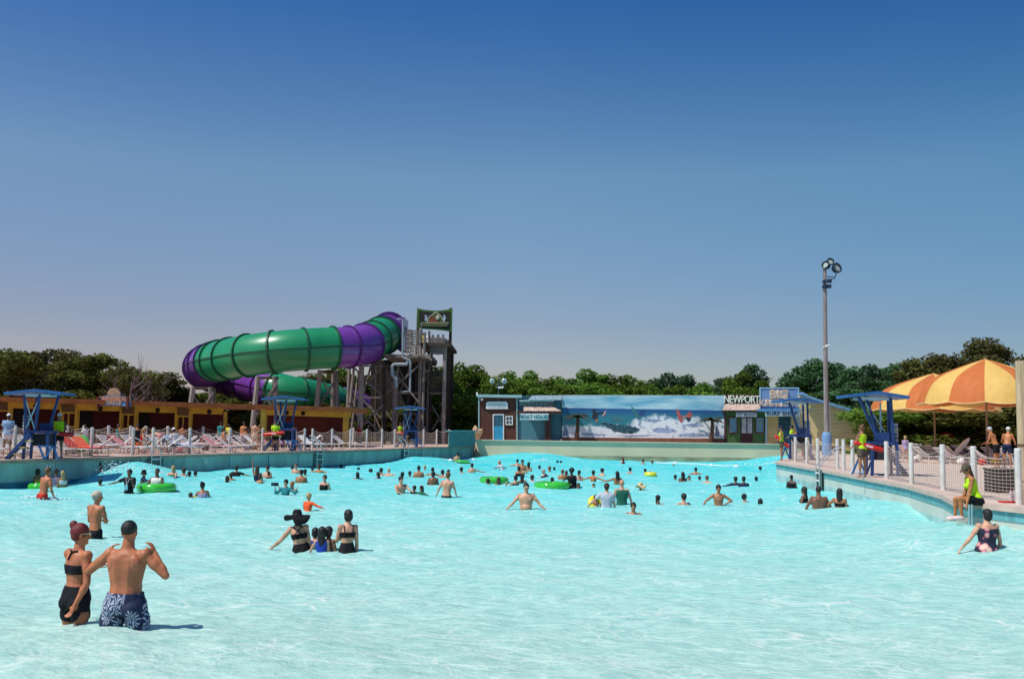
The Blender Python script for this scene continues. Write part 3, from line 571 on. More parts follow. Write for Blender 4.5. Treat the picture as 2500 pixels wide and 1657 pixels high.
# ---- green shop
gs = thing('green_shop', 'green shop front with white lettered board and shingle eave beside the mural', 'building', P(1820, 1083, 79))
Y = Yw(1820)
grn = mat('green_wall', (.055, .135, .040), rough=.7, var=.12, scale=1.5); drd = mat('oxblood_trim', (.10, .02, .018), rough=.6, var=.15)
boxpart('wall', grn, 1770, 1873, 1000, Y, 4, gs); bd = boxpart('sign_board', mat('board_green', (.02, .05, .025), rough=.6), 1769, 1856, 967, Y+.05, .5, gs, ybot=990)
text_mesh('lettering', 'NEWPORT', .86, mat('cream_letters', (.80, .77, .66), rough=.6, var=.03), bd, upright(P(1810.5, 975.5, Y-.10)), .05, .006, .86, .74)
for k in (0, 1): planebox(gs, 'sign_edge', drd, 1768, 963+k*26, 1857, 966.4+k*26, Y-.02, .2)
awning('shingle_eave', 1765, 1857, 1770, 1855, 985, 1001, Y, 1.0, shing, gs)
planebox(gs, 'eave_board', drd, 1766, 1001.2, 1853, 1004, Y-.95, .9); planebox(gs, 'corner_board', drd, 1767, 1004, 1773, 1081, Y-.08, .1)
s_ = planebox(gs, 'hanging_sign', mat('sign_grey', (.48, .46, .52), rough=.6, var=.04), 1797, 1006, 1847.5, 1017, Y-.9, .05)
text_mesh('lettering', 'GIFT MARKET', .33, mat('ink_grey', (.12, .12, .15)), s_, upright(P(1822, 1011.7, Y-.93)), .006, .004, 1.0, .78)
poster = mat('poster', (.32, .42, .48), rough=.5, var=.5, scale=4, col2=(.10, .28, .42)); poster2 = mat('poster_pale', (.40, .40, .45), rough=.5, var=.2, scale=4)
for a in (1780.5, 1846): w_ = planebox(gs, 'window', poster, a, 1019, a+18.5, 1055, Y-.05, .05); frame(w_, 'window_frame', drd, a-2, 1017, a+20.5, 1057.5, Y-.09, .07, .06)
d_ = planebox(gs, 'double_door', mat('door_dark', (.045, .012, .02), rough=.6), 1808, 1016, 1838, 1080, Y-.05, .06)
for a in (1811, 1825): planebox(d_, 'pane', poster2, a, 1020, a+11, 1057, Y-.09, .03)
# ---- surf shop
ss = thing('surf_shop', 'yellow surf shop with tall blue parapet and long sloping blue eave', 'building', P(1960, 1085, 80))
Y = Yw(1905)-.35
yel = mat('yellow_wall', (.50, .36, .16), rough=.75, var=.10, scale=1.5); sid = mat('yellow_siding', (.56, .46, .23), rough=.75, var=.22, scale=2.0, stretch=(.2, .2, 7))
pbl = mat('parapet_blue', (.17, .27, .48), rough=.65, var=.08); lbl = mat('light_blue_trim', (.30, .50, .62), rough=.6, var=.05); rbl = mat('roof_blue', (.10, .25, .48), rough=.55, var=.1)
boxpart('front_wall', yel, 1872, 1950, 998, Y, 3, ss)
pr = boxpart('parapet', pbl, 1856, 1950, 947, Y-.15, .25, ss, ybot=998)
frame(pr, 'parapet_trim', lbl, 1855, 945.5, 1951, 999, Y-.2, .08, .08)
planebox(ss, 'eave', rbl, 1850, 998, 1957, 1004, Y-1.0, .95)
lw2 = mat('puffy_white', (.78, .72, .66), rough=.7, var=.05)
for tx, x, y, sz in (('BIG', 1902, 963.0, .98), ('KAHUNA', 1899, 984.5, .74)):
    sg = planebox(pr, 'lettering_backing', lw2, x-len(tx)*(7.4 if tx == 'BIG' else 5.6), y-9.6, x+len(tx)*(7.4 if tx == 'BIG' else 5.6), y+9.2 if tx == 'BIG' else y+7, Y-.23, .05)
    text_mesh('lettering', tx, sz, mat('letter_tan', (.62, .42, .33), rough=.6, var=.2, scale=4), pr, upright(P(x, y, Y-.27)), .03, .03, 1.05, .92)
sg = planebox(ss, 'hanging_sign', whitep, 1868, 1005, 1953, 1015.5, Y-.9, .05)
text_mesh('lettering', 'SURF SHOP', .42, mat('ink_navy', (.03, .05, .13)), sg, upright(P(1909, 1010.2, Y-.94)), .01, .012, 1.1, 1.05)
d_ = planebox(ss, 'door', mat('teal_door', (.02, .10, .15), rough=.4), 1901, 1016, 1931, 1082, Y-.05, .06)
for r0 in range(3):
    for c_ in range(3): planebox(d_, 'pane', glassd, 1903+c_*9, 1019+r0*11, 1910+c_*9, 1028+r0*11, Y-.09, .03)
planebox(ss, 'corner_board', lbl, 1869, 1016, 1872.5, 1083, Y-.08, .08)
# gabled side wing
q = MB(); Yg = Y-.3; zb = DECK
pl = [(1950.5, 962), (1965, 971), (1985, 978), (2050, 998), (2116, 1019)]
tp = [P(x, y, Yg) for x, y in pl]; bt = [V((tp[-1].x, tp[-1].y, zb)), V((tp[0].x, tp[0].y, zb))]
q.poly([bt[1], bt[0]] + tp[::-1], (0, .2, 0)); q.obj('siding_wall', sid, ss, world=True)
q = MB()
for (a, b_) in zip(pl, pl[1:]):
    p0, p1 = P(a[0], a[1], Yg), P(b_[0]+1, b_[1]+.3, Yg); q.poly([p0+V((0, -1.1, -.02)), p1+V((0, -1.1, -.02)), p1+V((0, 1.6, -.02)), p0+V((0, 1.6, -.02))], (0, 0, .16))
p0, p1 = P(2116, 1019, Yg), P(2126, 1022, Yg); q.poly([p0+V((0, -1.1, -.02)), p1+V((0, -1.1, -.02)), p1+V((0, 1.6, -.02)), p0+V((0, 1.6, -.02))], (0, 0, .16))
q.obj('sloping_roof', mat('fascia_blue', (.18, .33, .52), rough=.6, var=.08), ss, world=True)
q = MB(); q.beam(P(2098, 1017, Yg-1)-V((0, 0, 0)), V((P(2098, 1017, Yg-1).x, Yg-1, zb)), .14); q.obj('downpipe', rbl, ss, world=True)
q = MB(); q.poly([P(1963, 997, Y-1.1), P(1984, 1000, Y-1.1), P(1983, 982, Y-1.1), P(1964, 979, Y-1.1)], (0, .05, 0)); sg = q.obj('round_emblem_board', mat('emblem_pale', (.36, .44, .46), rough=.6), ss, world=True)
q = MB()
for k in range(6): a = k/6*6.28; c = P(1973.5, 990, Y-1.16); q.ell(c+V((.17*math.cos(a), 0, .17*math.sin(a))), (.11, .01, .11), nu=8, nv=5)
q.obj('emblem_flower', mat('emblem_yellow', (.50, .42, .08)), sg, world=True)
# ================================================================ CABANA BUILDING ON THE LEFT
cb = thing('cabana_row', 'long low orange roofed cabana building with yellow trim behind the left deck', 'building', P(300, 1090, 56))
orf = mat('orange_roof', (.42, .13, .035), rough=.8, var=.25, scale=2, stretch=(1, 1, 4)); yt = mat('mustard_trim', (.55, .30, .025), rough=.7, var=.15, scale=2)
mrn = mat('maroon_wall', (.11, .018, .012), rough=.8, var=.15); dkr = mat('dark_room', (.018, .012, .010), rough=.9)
def cY(px): return 50 + px*15/855
def cz(px, py, d=0.0): return P(px, py, cY(px)+d)
def rl(px): return 968 + 26*(px/855)                      # roof top line in the photo
def cab_strip(name, x0, x1, dy0, dy1, d, th, m, parent=cb, deep=None, step=60):
    q = MB(); n = max(1, int((x1-x0)/step)); rings = []
    for k in range(n+1):
        x = x0+(x1-x0)*k/n; a = cz(x, rl(x)+dy0, d); b_ = cz(x, rl(x)+dy1, d) if dy1 is not None else V((a.x, a.y, DECK))
        rings.append([a, V((a.x, a.y, b_.z)), V((a.x, a.y+th, b_.z)), V((a.x, a.y+th, a.z))])
    q.loft(rings); return q.obj(name, m, parent, world=True)
cab_strip('roof_fascia', -260, 856, 0, 11, -.9, 7.5, orf)
cab_strip('eave_beam', -260, 544, 11, 27, -.2, .3, yt); cab_strip('eave_beam', 636, 856, 10, 25, -.2, .3, yt)
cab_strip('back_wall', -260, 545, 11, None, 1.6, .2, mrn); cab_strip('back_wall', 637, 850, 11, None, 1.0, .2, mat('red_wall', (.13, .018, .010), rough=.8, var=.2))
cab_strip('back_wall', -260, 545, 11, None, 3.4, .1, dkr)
for px in (-60, 22, 148, 186, 295, 331, 430, 464, 549): cab_strip('post', px-2.5, px+2.5, 20, None, -.25, .35, yt)
pc = cab_strip('post', 637, 648, 10, None, -.35, .5, mat('yellow_post', (.55, .42, .06), rough=.6)); cab_strip('post', 838, 850, 10, None, -.25, .35, yt)
for a, b_ in ((-60, 22), (148, 186), (295, 331), (430, 464)):
    cab_strip('counter_rail', a, b_, 32, 36, -.2, .25, yt); cab_strip('counter_rail', a, b_, 66, 70, -.2, .25, yt)
    cab_strip('lattice_panel', a+4, b_-4, 14, 31, -.3, .05, mat('brown_lattice', (.12, .055, .02), rough=.8, var=.5, scale=20)); x_ = (a+b_)/2; cab_strip('mullion', x_-1, x_+1, 36, 66, -.2, .1, yt)
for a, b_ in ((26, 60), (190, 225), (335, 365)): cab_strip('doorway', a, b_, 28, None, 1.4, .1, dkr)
for px in (88, 245, 385, 511, 740, 700): q = MB(); c = cz(px, rl(px)+(21 if px < 600 else 18), -.3); q.ell(c, (.14, .04, .14)); q.obj('life_ring', dkr, cb, world=True)
# its sign
sg = thing('cabana_sign', 'blue lettered sign with tan shell dome on the orange cabana roof', 'sign', cz(278, 990, -1.2))
D_ = -1.25
def sp_(x, y, o=0.0): return P(x, y, cY(278)+D_-o)
q = MB(); q.poly([sp_(235, 989), sp_(318, 992), sp_(319, 973), sp_(313, 971), sp_(298, 967), sp_(277, 965), sp_(256, 966), sp_(242, 968), sp_(236, 970)], (0, .12, 0)); q.obj('sign_board', mat('sign_blue', (.11, .20, .38), rough=.6, var=.15, scale=5), sg, world=True)
q = MB(); q.poly([sp_(261+x, y) for x, y in ((0, 964.5), (0.8, 960), (3, 954), (8, 948), (15, 946), (22, 947), (28, 953), (31.5, 959), (33, 965.5))][::-1], (0, .15, 0)); q.obj('shell_dome', mat('shell_tan', (.38, .24, .14), rough=.8, var=.3, scale=14), sg, world=True)
for x in (242, 310): q = MB(); q.beam(sp_(x, 997, .06), sp_(x+(3 if x < 280 else -2)*-1.0, 968, .06), .12, .12); q.obj('post', drd, sg, world=True)
text_mesh('lettering', 'CARIBBEAN', .34, mat('letter_rust', (.55, .26, .13), rough=.6), sg, upright(sp_(277.5, 974, .02)), .02, .012, 1.0, 1.0)
text_mesh('lettering', 'GRILLE', .24, mat('letter_tan2', (.45, .34, .28), rough=.6), sg, upright(sp_(278, 984, .02)), .02, .008, 1.0, 1.05)
# ================================================================ TUBE SLIDE
sl = thing('tube_slide', 'huge enclosed water slide in green and purple curling down from the timber tower', 'water slide', P(640, 1085, 75))
SP = [(950, 806, 89), (949, 808, 87), (945, 812, 84.5), (930, 821, 81.5), (903, 835, 78.7), (868, 845, 76.5), (825, 848, 75.3), (780, 850, 74.6), (740, 853, 74), (690, 857, 73.6), (640, 863, 73.8), (595, 869, 74.6), (558, 876, 76.0), (527, 882, 78.4),
      (504, 889, 81.5), (494, 898, 85.5), (506, 908, 88.8), (538, 918, 90), (575, 927, 90), (620, 938, 88), (665, 950, 86.5), (710, 961, 86.5), (760, 970, 88), (800, 979, 90), (845, 990, 93), (880, 1000, 96)]
sp3 = [P(*p) for p in SP]
def catmull(pts, n=10):
    out = []
    for i in range(len(pts)-1):
        p0, p1, p2, p3 = pts[max(i-1, 0)], pts[i], pts[i+1], pts[min(i+2, len(pts)-1)]
        for k in range(n):
            t = k/n; out.append(0.5*((2*p1)+(p2-p0)*t+(2*p0-5*p1+4*p2-p3)*t*t+(3*p1-p0-3*p2+p3)*t**3))
    out.append(pts[-1]); return out
path = catmull(sp3, 12); RT = 1.55
# parallel frames
frs = []
for i, p in enumerate(path):
    d = (path[min(i+1, len(path)-1)]-path[max(i-1, 0)]).normalized(); a = d.cross(V((0, 0, 1))).normalized(); frs.append((p, d, a, a.cross(d)))
NP = 28
def ring(i, r): p, d, a, u = frs[i]; return [p+(a*math.cos(2*math.pi*k/NP)+u*math.sin(2*math.pi*k/NP))*r for k in range(NP)]
gms = mat('slide_green', (.015, .24, .095), rough=.34, var=.08, scale=.6, spec=.6); pms = mat('slide_purple', (.17, .045, .30), rough=.27, var=.08, scale=.6, spec=.6)
gfl = mat('slide_flange_green', (.008, .085, .04), rough=.5); pfl = mat('slide_flange_purple', (.07, .015, .14), rough=.5)
cum = [0]
for a, b in zip(path, path[1:]): cum.append(cum[-1]+(b-a).length)
def pxof(p): r = p-V((0, 0, CAMZ)); return CX+F*r.dot(rt)/r.dot(fw)
PX = [pxof(p) for p in path]
def colat(i):
    x = PX[i]; first = i < PX.index(min(PX))
    if first: return 'p' if x > 931 else 'g' if x > 893 else 'p' if x > 814 else 'g' if x > 524 else 'p'
    return 'p' if x < 668 else 'g' if x < 838 else 'p'
secl = 2.15; cuts = [0]; nxt = secl
for i in range(1, len(path)):
    ch = colat(i) != colat(i-1)
    if ch or cum[i] >= nxt:
        cuts.append(i); nxt = cum[i]+secl
cuts.append(len(path)-1)
for a, b in zip(cuts, cuts[1:]):
    if b <= a: continue
    c = colat((a+b)//2); q = MB(); q.loft([ring(i, RT) for i in range(a, b+1)], cap=False); sec = q.obj('tube_section', gms if c == 'g' else pms, sl, world=True, smooth=True)
    p, d, a_, u = frs[a]; q = MB(); e = d*.07
    rr = [[v-e for v in ring(a, RT-.02)], [v-e for v in ring(a, RT+.13)], [v+e for v in ring(a, RT+.13)], [v+e for v in ring(a, RT-.02)]]
    q.loft(rr, cap=False); q.obj('flange', gfl if c == 'g' else pfl, sec, world=True)
    for sgn in (1, -1):
        q = MB(); s0 = [frs[i][0]+frs[i][2]*sgn*RT for i in range(a, b+1)]; q.loft([[v+V((0, 0, .04)), v+frs[i][2]*sgn*.07+V((0, 0, .04)), v+frs[i][2]*sgn*.07-V((0, 0, .04)), v-V((0, 0, .04))] for i, v in zip(range(a, b+1), s0)])
        q.obj('seam', gfl if c == 'g' else pfl, sec, world=True)
q = MB(); ec = P(981, 818, 85); q.box(ec+V((.1, 0, 0)), (.5, 3.4, 2.75)); q.obj('entry_box', pms, sl, world=True)
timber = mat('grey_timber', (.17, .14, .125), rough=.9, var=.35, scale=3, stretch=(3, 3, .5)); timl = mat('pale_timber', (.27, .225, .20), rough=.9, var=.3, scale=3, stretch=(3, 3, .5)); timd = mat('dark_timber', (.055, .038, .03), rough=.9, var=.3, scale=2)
# trestles carrying the slide
for tx, ty, tY, dx, lab in ((484, 940, 69.5, 0, 'far left timber trestle under the purple bend of the slide'), (642, 915, 71.5, 0, 'pale timber trestle under the middle of the green slide tube'), (793, 900, 76, 0, 'timber trestle under the green tube nearest the tower')):
    tr_ = thing('slide_trestle', lab, 'trestle', V((P(tx, ty, tY).x, tY, DECK)), group='trestles under the tube slide')
    zt_ = P(tx, ty, tY).z-.1; x0 = tr_.location.x
    for ox, oy, lean in ((-.35, 0, -.35), (.75, .4, .45), (.2, 2.8, 0)):
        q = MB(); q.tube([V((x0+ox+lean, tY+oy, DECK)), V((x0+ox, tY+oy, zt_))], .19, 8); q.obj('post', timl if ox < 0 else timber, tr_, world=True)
    q = MB(); q.beam(V((x0-.6, tY+.5, zt_-.1)), V((x0+1.0, tY+.5, zt_-.1)), .2); q.obj('cross_beam', timd, tr_, world=True)
    q = MB(); q.beam(V((x0-.5, tY+.2, zt_-.4)), V((x0+1.2, tY+.4, zt_-3.0)), .12); q.beam(V((x0+1.0, tY+.2, zt_-.4)), V((x0-.6, tY+.4, zt_-3.0)), .12); q.obj('brace', timber, tr_, world=True)
# ---- timber tower
tw = thing('slide_tower', 'tall weathered timber tower with braced posts and railed platforms', 'tower', P(985, 1085, 80))
def post(px, top, Yd, r=.17, m=timber, lean=0, par=None, name='post'):
    p = P(px, top, Yd); x = p.x; q = MB(); q.tube([V((x+lean, Yd, DECK-.1)), V((x, Yd, p.z))], r*.74, 8); return q.obj(name, m, par or tw, world=True)
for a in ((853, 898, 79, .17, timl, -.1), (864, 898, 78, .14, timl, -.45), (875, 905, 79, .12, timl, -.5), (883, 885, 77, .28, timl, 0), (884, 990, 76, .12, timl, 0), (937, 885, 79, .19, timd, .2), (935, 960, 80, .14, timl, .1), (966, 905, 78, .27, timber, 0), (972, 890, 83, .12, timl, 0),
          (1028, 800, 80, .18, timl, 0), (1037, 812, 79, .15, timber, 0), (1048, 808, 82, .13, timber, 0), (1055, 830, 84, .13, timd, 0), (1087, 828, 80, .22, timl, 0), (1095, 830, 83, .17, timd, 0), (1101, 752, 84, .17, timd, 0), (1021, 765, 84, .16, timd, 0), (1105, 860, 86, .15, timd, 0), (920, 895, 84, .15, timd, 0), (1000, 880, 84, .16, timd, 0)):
    post(*a)
def brace(x0, y0, x1, y1, Yd, w=.2, m=timber, par=None, name='brace'):
    q = MB(); q.beam(P(x0, y0, Yd), P(x1, y1, Yd), w, .12); return q.obj(name, m, par or tw, world=True)
for a in ((865, 898, 935, 968, 78.6), (929, 900, 878, 958, 78.3), (852, 984, 925, 1052, 77.5), (936, 988, 888, 1030, 77.8), (890, 1035, 870, 1050, 78), (1027, 888, 945, 960, 78.8), (965, 910, 1025, 985, 78.5), (945, 890, 1020, 980, 83), (885, 975, 930, 1020, 83), (940, 1000, 975, 1050, 83), (870, 970, 930, 970, 83), (1050, 960, 1090, 960, 80.3), (850, 893, 935, 893, 78.5), (880, 900, 860, 985, 79.6, .14), (905, 895, 885, 965, 80.5, .14), (855, 930, 880, 1050, 79.3, .14), (940, 905, 965, 960, 80.5, .14), (975, 900, 1000, 960, 82, .14), (1000, 900, 975, 960, 82, .14), (975, 975, 1020, 1045, 81, .14), (1020, 975, 975, 1045, 81, .14), (1030, 880, 1055, 950, 81.5, .14), (1055, 880, 1030, 950, 81.5, .14), (1055, 990, 1090, 1050, 82, .14), (1090, 990, 1055, 1050, 82, .14), (905, 990, 930, 1050, 82, .14), (884, 940, 935, 940, 80, .14), (966, 960, 1028, 960, 80, .14), (966, 1010, 1028, 1010, 80.5, .12), (1028, 905, 1050, 905, 79.2, .14)):
    brace(*a)
def slab(name, pts, th, m, par=None):
    q = MB(); q.poly(pts, (0, 0, -th)); return q.obj(name, m, par or tw, world=True)
zl = P(1000, 866, 79).z
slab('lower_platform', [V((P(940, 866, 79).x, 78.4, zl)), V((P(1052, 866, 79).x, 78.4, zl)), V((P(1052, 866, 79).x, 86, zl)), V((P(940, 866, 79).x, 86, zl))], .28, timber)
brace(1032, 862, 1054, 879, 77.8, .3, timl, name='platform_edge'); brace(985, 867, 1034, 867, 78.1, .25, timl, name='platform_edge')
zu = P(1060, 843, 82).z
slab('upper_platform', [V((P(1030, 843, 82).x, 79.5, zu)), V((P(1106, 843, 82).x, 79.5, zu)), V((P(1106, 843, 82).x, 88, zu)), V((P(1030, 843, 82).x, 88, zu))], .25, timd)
def railing(x0, x1, yt_, yb, Yd, n, rows, m=timber):
    q = MB()
    for k in range(rows): t = k/(rows-1); y = yt_+(yb-yt_)*t; q.beam(P(x0, y, Yd), P(x1, y, Yd), .06, .13)
    for k in range(n+1): x = x0+(x1-x0)*k/n; q.beam(P(x, yt_-1, Yd), P(x, yb+1, Yd), .1, .1)
    return q.obj('railing', m, tw, world=True)
railing(998, 1026, 808, 848, 79.2, 3, 7); railing(990, 1004, 806, 860, 80.5, 2, 6); railing(1002, 1026, 846, 866, 79, 4, 3, timl)
q = MB()
for k in range(9): y = 824+k*4.6; q.beam(P(1050, y+1, 79.8), P(1086, y+2.5, 79.8), .05, .142)
q.obj('board_parapet', timber, tw, world=True)
q = MB()
for k in range(13): y = 905+k*4.4; q.beam(P(1050, y+1, 80.6), P(1086, y+1, 80.6), .05, .125)
q.obj('stair_screen', timd, tw, world=True)
q = MB()
for k in range(16): p = P(1090-k*2.4, 1000-k*8.5, 84); q.box((p.x, 84+k*.05, p.z), (.35, 1.3, .08))
q.obj('stair', timd, tw, world=True)
q = MB(); q.poly([P(905, 1060, 87), P(1050, 1060, 87), P(1050, 872, 87), P(905, 880, 87)], (0, .1, 0)); q.obj('added_dark_screen', mat('tower_shade', (.022, .018, .014), rough=.95, var=.3), tw, world=True)  # added backing sheet, its dark colour stands in for shade inside the tower
pvc = mat('grey_pipe', (.26, .31, .34), rough=.5, var=.08)
dp = thing('drain_pipe', 'pale grey drain pipe zigzagging down the tower from the slide top', 'pipe', P(983, 870, 77.5))
q = MB(); q.tube([P(x, y, 77.6) for x, y in ((969, 779, ), (984, 780), (983, 871), (986, 874), (1000, 879), (1002, 884), (1001, 955), (980, 956))], .085, 8); q.obj('pipe_run', pvc, dp, world=True)
q = MB(); q.tube([P(x, y, 77.3) for x, y in ((996, 881), (993, 889), (962, 889), (957, 893), (958, 915), (967, 925), (968, 945))], .13, 8); q.obj('elbow_run', pvc, dp, world=True)
# ---- tower sign (generic emblem on the green board)
ts = thing('tower_sign', 'dark green curved board with round emblem standing on top of the tower', 'sign', P(1061, 810, 84))
TY = 83.6
q = MB(); q.poly([P(1019, 800, TY), P(1040, 803, TY), P(1061, 804, TY), P(1082, 806, TY), P(1103.5, 810, TY), P(1104.5, 752, TY), P(1092, 755.5, TY), P(1075, 758, TY), P(1058, 758, TY), P(1040, 756.5, TY), P(1028, 754.5, TY), P(1018, 752, TY)], (0, .15, 0))
bd = q.obj('sign_board', mat('sign_green', (.045, .12, .012), rough=.7, var=.2, scale=3), ts, world=True)
def em(name, pts, m, off, par): q = MB(); q.poly([P(x, y, TY-off) for x, y in pts], (0, .01, 0)); return q.obj(name, m, par, world=True)
em('inner_panel', [(1023, 797), (1099, 803), (1099, 760), (1082, 761.5), (1058, 762), (1035, 760), (1023, 758)], mat('sign_dark', (.018, .020, .012), rough=.8, var=.3), .03, bd)
crm = mat('sign_cream', (.50, .50, .38), rough=.7); rust = mat('sign_rust', (.20, .05, .02), rough=.8, var=.3, scale=4); olv = mat('sign_olive', (.09, .10, .035), rough=.8)
em('emblem_outline', [(1048, 772), (1056, 766), (1061, 760.5), (1067, 762), (1073, 767), (1078, 772), (1083, 780), (1085, 788), (1042, 788), (1043, 778)], crm, .05, bd)
em('emblem_body', [(1049, 773), (1057, 767.5), (1062, 762.5), (1067, 764), (1072, 769), (1077, 774), (1081, 781), (1083, 788), (1044, 788), (1045, 779)], olv, .07, bd)
em('emblem_body', [(1049, 777), (1054, 772), (1060, 775), (1068, 783), (1072, 788), (1048, 788)], rust, .09, bd)
q = MB(); q.ell(P(1068.5, 775, TY-.12), (.16, .03, .19)); q.obj('emblem_disc', crm, bd, world=True)
em('emblem_banner', [(1028, 787), (1095, 787), (1092, 796.5), (1028, 796.5), (1026.5, 792)], crm, .10, bd); em('emblem_banner', [(1029, 788), (1093.5, 788), (1091, 795.5), (1029, 795.5), (1027.6, 792)], olv, .12, bd)
for x in (1037, 1082): em('emblem_wing', [(x, 768), (x+5, 770), (x+6, 778), (x+3, 785), (x-1, 780), (x+1, 775)], mat('sign_paleblue', (.40, .45, .60), rough=.7), .06, bd)
# ================================================================ LIFEGUARD STANDS
sb = mat('stand_blue', (.012, .045, .17), rough=.5, var=.12); sbl = mat('stand_canopy', (.02, .11, .30), rough=.45, var=.1); spale = mat('stand_pale', (.38, .55, .62), rough=.5, var=.08); tread = mat('stand_tread', (.50, .42, .13), rough=.7, var=.1); slat = mat('stand_slat', (.45, .42, .46), rough=.6, var=.1)
def stand(px, basepy, rz, label, sx=1.0, first=None, sz=1.0, le=0.0):
    base = G(px, basepy, DECK)
    if first is not None:
        c = copy_tree(first); c.location = base; c.rotation_euler = (0, 0, rz); c['label'] = label; c.scale = (sx, 1, sz); return c
    t = thing('lifeguard_stand', label, 'lifeguard stand', base, rz, 'blue lifeguard stands'); t.scale = (sx, 1, sz)
    # front (pool side) is +x side open; posts splay outwards towards the roof
    for x0, x1, y in ((-.30, -.42+le*.3, -.35), (-.02, .14+le*.8, -.35), (-.22, -.30+le*.5, .40), (.22, .50+le*1.2, .40)):
        q = MB(); q.beam((x0, y, 1.0), (x1, y*1.35, 2.42), .085); q.obj('post', sb, t)
    q = MB(); q.beam((-.40+le, -.44, 2.28), (-.02, -.38, 1.15), .06, .03); q.beam((.11+le, -.44, 2.28), (-.32, -.38, 1.15), .06, .03); q.obj('cross_brace', spale, t)
    q = MB(); q.beam((-.42+le, -.47, 2.38), (.52+le, -.47, 2.40), .05, .09); q.obj('roof_bearer', spale, t); q = MB(); q.beam((-.42+le, .53, 2.38), (.52+le, .53, 2.40), .05, .09); q.obj('roof_bearer', spale, t)
    q = MB(); q.loft([[V((x+le, -.85, z-.05)), V((x+le, .85, z-.05)), V((x+le, .85, z+.04)), V((x+le, -.85, z+.04))] for x, z in ((-1.02, 2.44), (0.0, 2.58), (1.02, 2.46))]); q.obj('canopy', sbl, t)
    # seat box
    q = MB(); q.box((.10, 0, 1.02), (.95, .85, .10)); q.box((.15, .38, 1.22), (.5, .05, .26)); q.obj('seat', sb, t)
    q = MB()
    for k in range(5): q.box((-.42, -.1, 1.12+k*.12), (.05, .6, .085))
    q.obj('slatted_back', slat, t)
    for x, y in ((-.36, -.38), (.50, -.38), (-.36, .40), (.50, .40)): q = MB(); q.beam((x, y, 0), (x*.92, y, 1.0), .09); q.obj('leg', sb, t)
    q = MB(); q.box((.15, .1, .72), (.60, .5, .45)); q.obj('shade_screen', mat('stand_dark', (.02, .02, .03), rough=.8), t)  # dark box filling the space under the seat
    for k in range(3): q = MB(); q.box((-.50-.16*(2-k) if False else -.28-.20*(2-k), -.5, .20+.24*k), (.52, .26, .04)); q.obj('step', tread, t)
    q = MB(); q.beam((-.90, -.62, 0), (-.1, -.62, .95), .05, .12); q.beam((-.90, -.38, 0), (-.1, -.38, .95), .05, .12); q.obj('stringer', sb, t)
    q = MB(); q.beam((.45, -.55, 0), (.22, -.55, .55), .06); q.beam((.45, -.55, 0), (.70, -.55, .5), .06); q.beam((.2, -.55, .5), (.72, -.55, .5), .06); q.beam((.95, -.5, 0), (.72, -.5, .5), .06); q.obj('side_ramp', sbl, t)
    return t
st0 = stand(90, 1120, .12, 'blue lifeguard stand nearest the left edge of the photo')
stand(692, 1100, .05, 'blue lifeguard stand in front of the red walled cabana', 1.1, st0, 1.13)
stand(1000, 1091, .0, 'blue lifeguard stand below the timber tower', .95, st0, 1.06)
st1 = stand(1957, 1122, 3.25, 'blue lifeguard stand in front of the surf shop', .95, None, 1.22, .36)
stand(2158, 1161, 3.05, 'blue lifeguard stand beside the striped umbrellas', 1.0, st1, 1.10)
# ================================================================ NET FENCES
pw = mat('white_post', (.60, .58, .55), rough=.8, var=.12, scale=4); rope = mat('net_rope', (.46, .38, .33), rough=.9, var=.1)
def fence(name, posts, nets, label, r=.066, H=1.2, gp=None, zbase=DECK, cell=.105, nr=.0085, group='rope net fences round the decks'):
    pts = [p if isinstance(p, Vector) else G(p[0], p[1], zbase) for p in posts]
    t = thing(name, label, 'fence', pts[0], 0, group)
    for p in pts: q = MB(); q.tube([p, p+V((0, 0, H*.98)), p+V((0, 0, H))], [r, r, r*.8], 10); q.obj('post', pw, t, world=True)
    for a, b in nets:
        a, b = pts[a], pts[b]; L = (b-a).length; q = MB(); h0, h1 = H-.16, .10; rows = int((h0-h1)/cell); seg = max(4, int(L/.35)); sag = min(.16, .045*L)
        for k in range(rows+1):
            z = h0-(h0-h1)*k/rows; f = 1-k/rows
            q.tube([a.lerp(b, s/seg)+V((0, 0, z+.10*(1 if k == 0 else 0)*abs(1-2*s/seg)**3 - sag*f*4*(s/seg)*(1-s/seg))) for s in range(seg+1)], nr*1.9 if k == 0 else nr, 3, cap=False)
        nv = int(L/(cell*2.2))
        for s in range(1, nv): u = s/nv; zt_ = h0-sag*4*u*(1-u); p = a.lerp(b, u); q.tube([p+V((0, 0, h1)), p+V((0, 0, zt_))], nr*.8, 3, cap=False)
        q.obj('net', rope, t, world=True)
    return t
LF = [(-60, 1122), (34, 1119.5), (222, 1113), (323, 1110.5), (372, 1108.5), (462, 1106), (560, 1103), (640, 1100.5), (743, 1098), (762, 1097.5), (810, 1096), (855, 1095), (895, 1094), (932, 1093), (963, 1092), (1034, 1089), (1066, 1087.5), (1096, 1087.5)]
fence('net_fence', LF, [(0, 1), (1, 2), (2, 3), (4, 5), (5, 6), (6, 7), (7, 8), (9, 10), (10, 11), (11, 12), (12, 13), (13, 14), (14, 15), (15, 16), (16, 17)], 'white post and rope net fence along the edge of the left deck')
RB = [(-40, 1105), (33, 1102), (162, 1099), (203, 1098), (263, 1097), (317, 1096), (354, 1095), (408, 1094), (494, 1092), (608, 1089), (705, 1088), (752, 1087), (803, 1086), (862, 1085)]
fence('net_fence', RB, [(i, i+1) for i in range(len(RB)-1)], 'second post and rope fence behind the loungers on the left deck', r=.08, H=1.22)
fence('net_fence', [(1036, 1080), (1068, 1079), (1080, 1079), (1092, 1079)], [(0, 1), (1, 2), (2, 3)], 'short post fence at the foot of the timber tower', r=.08, H=1.4)
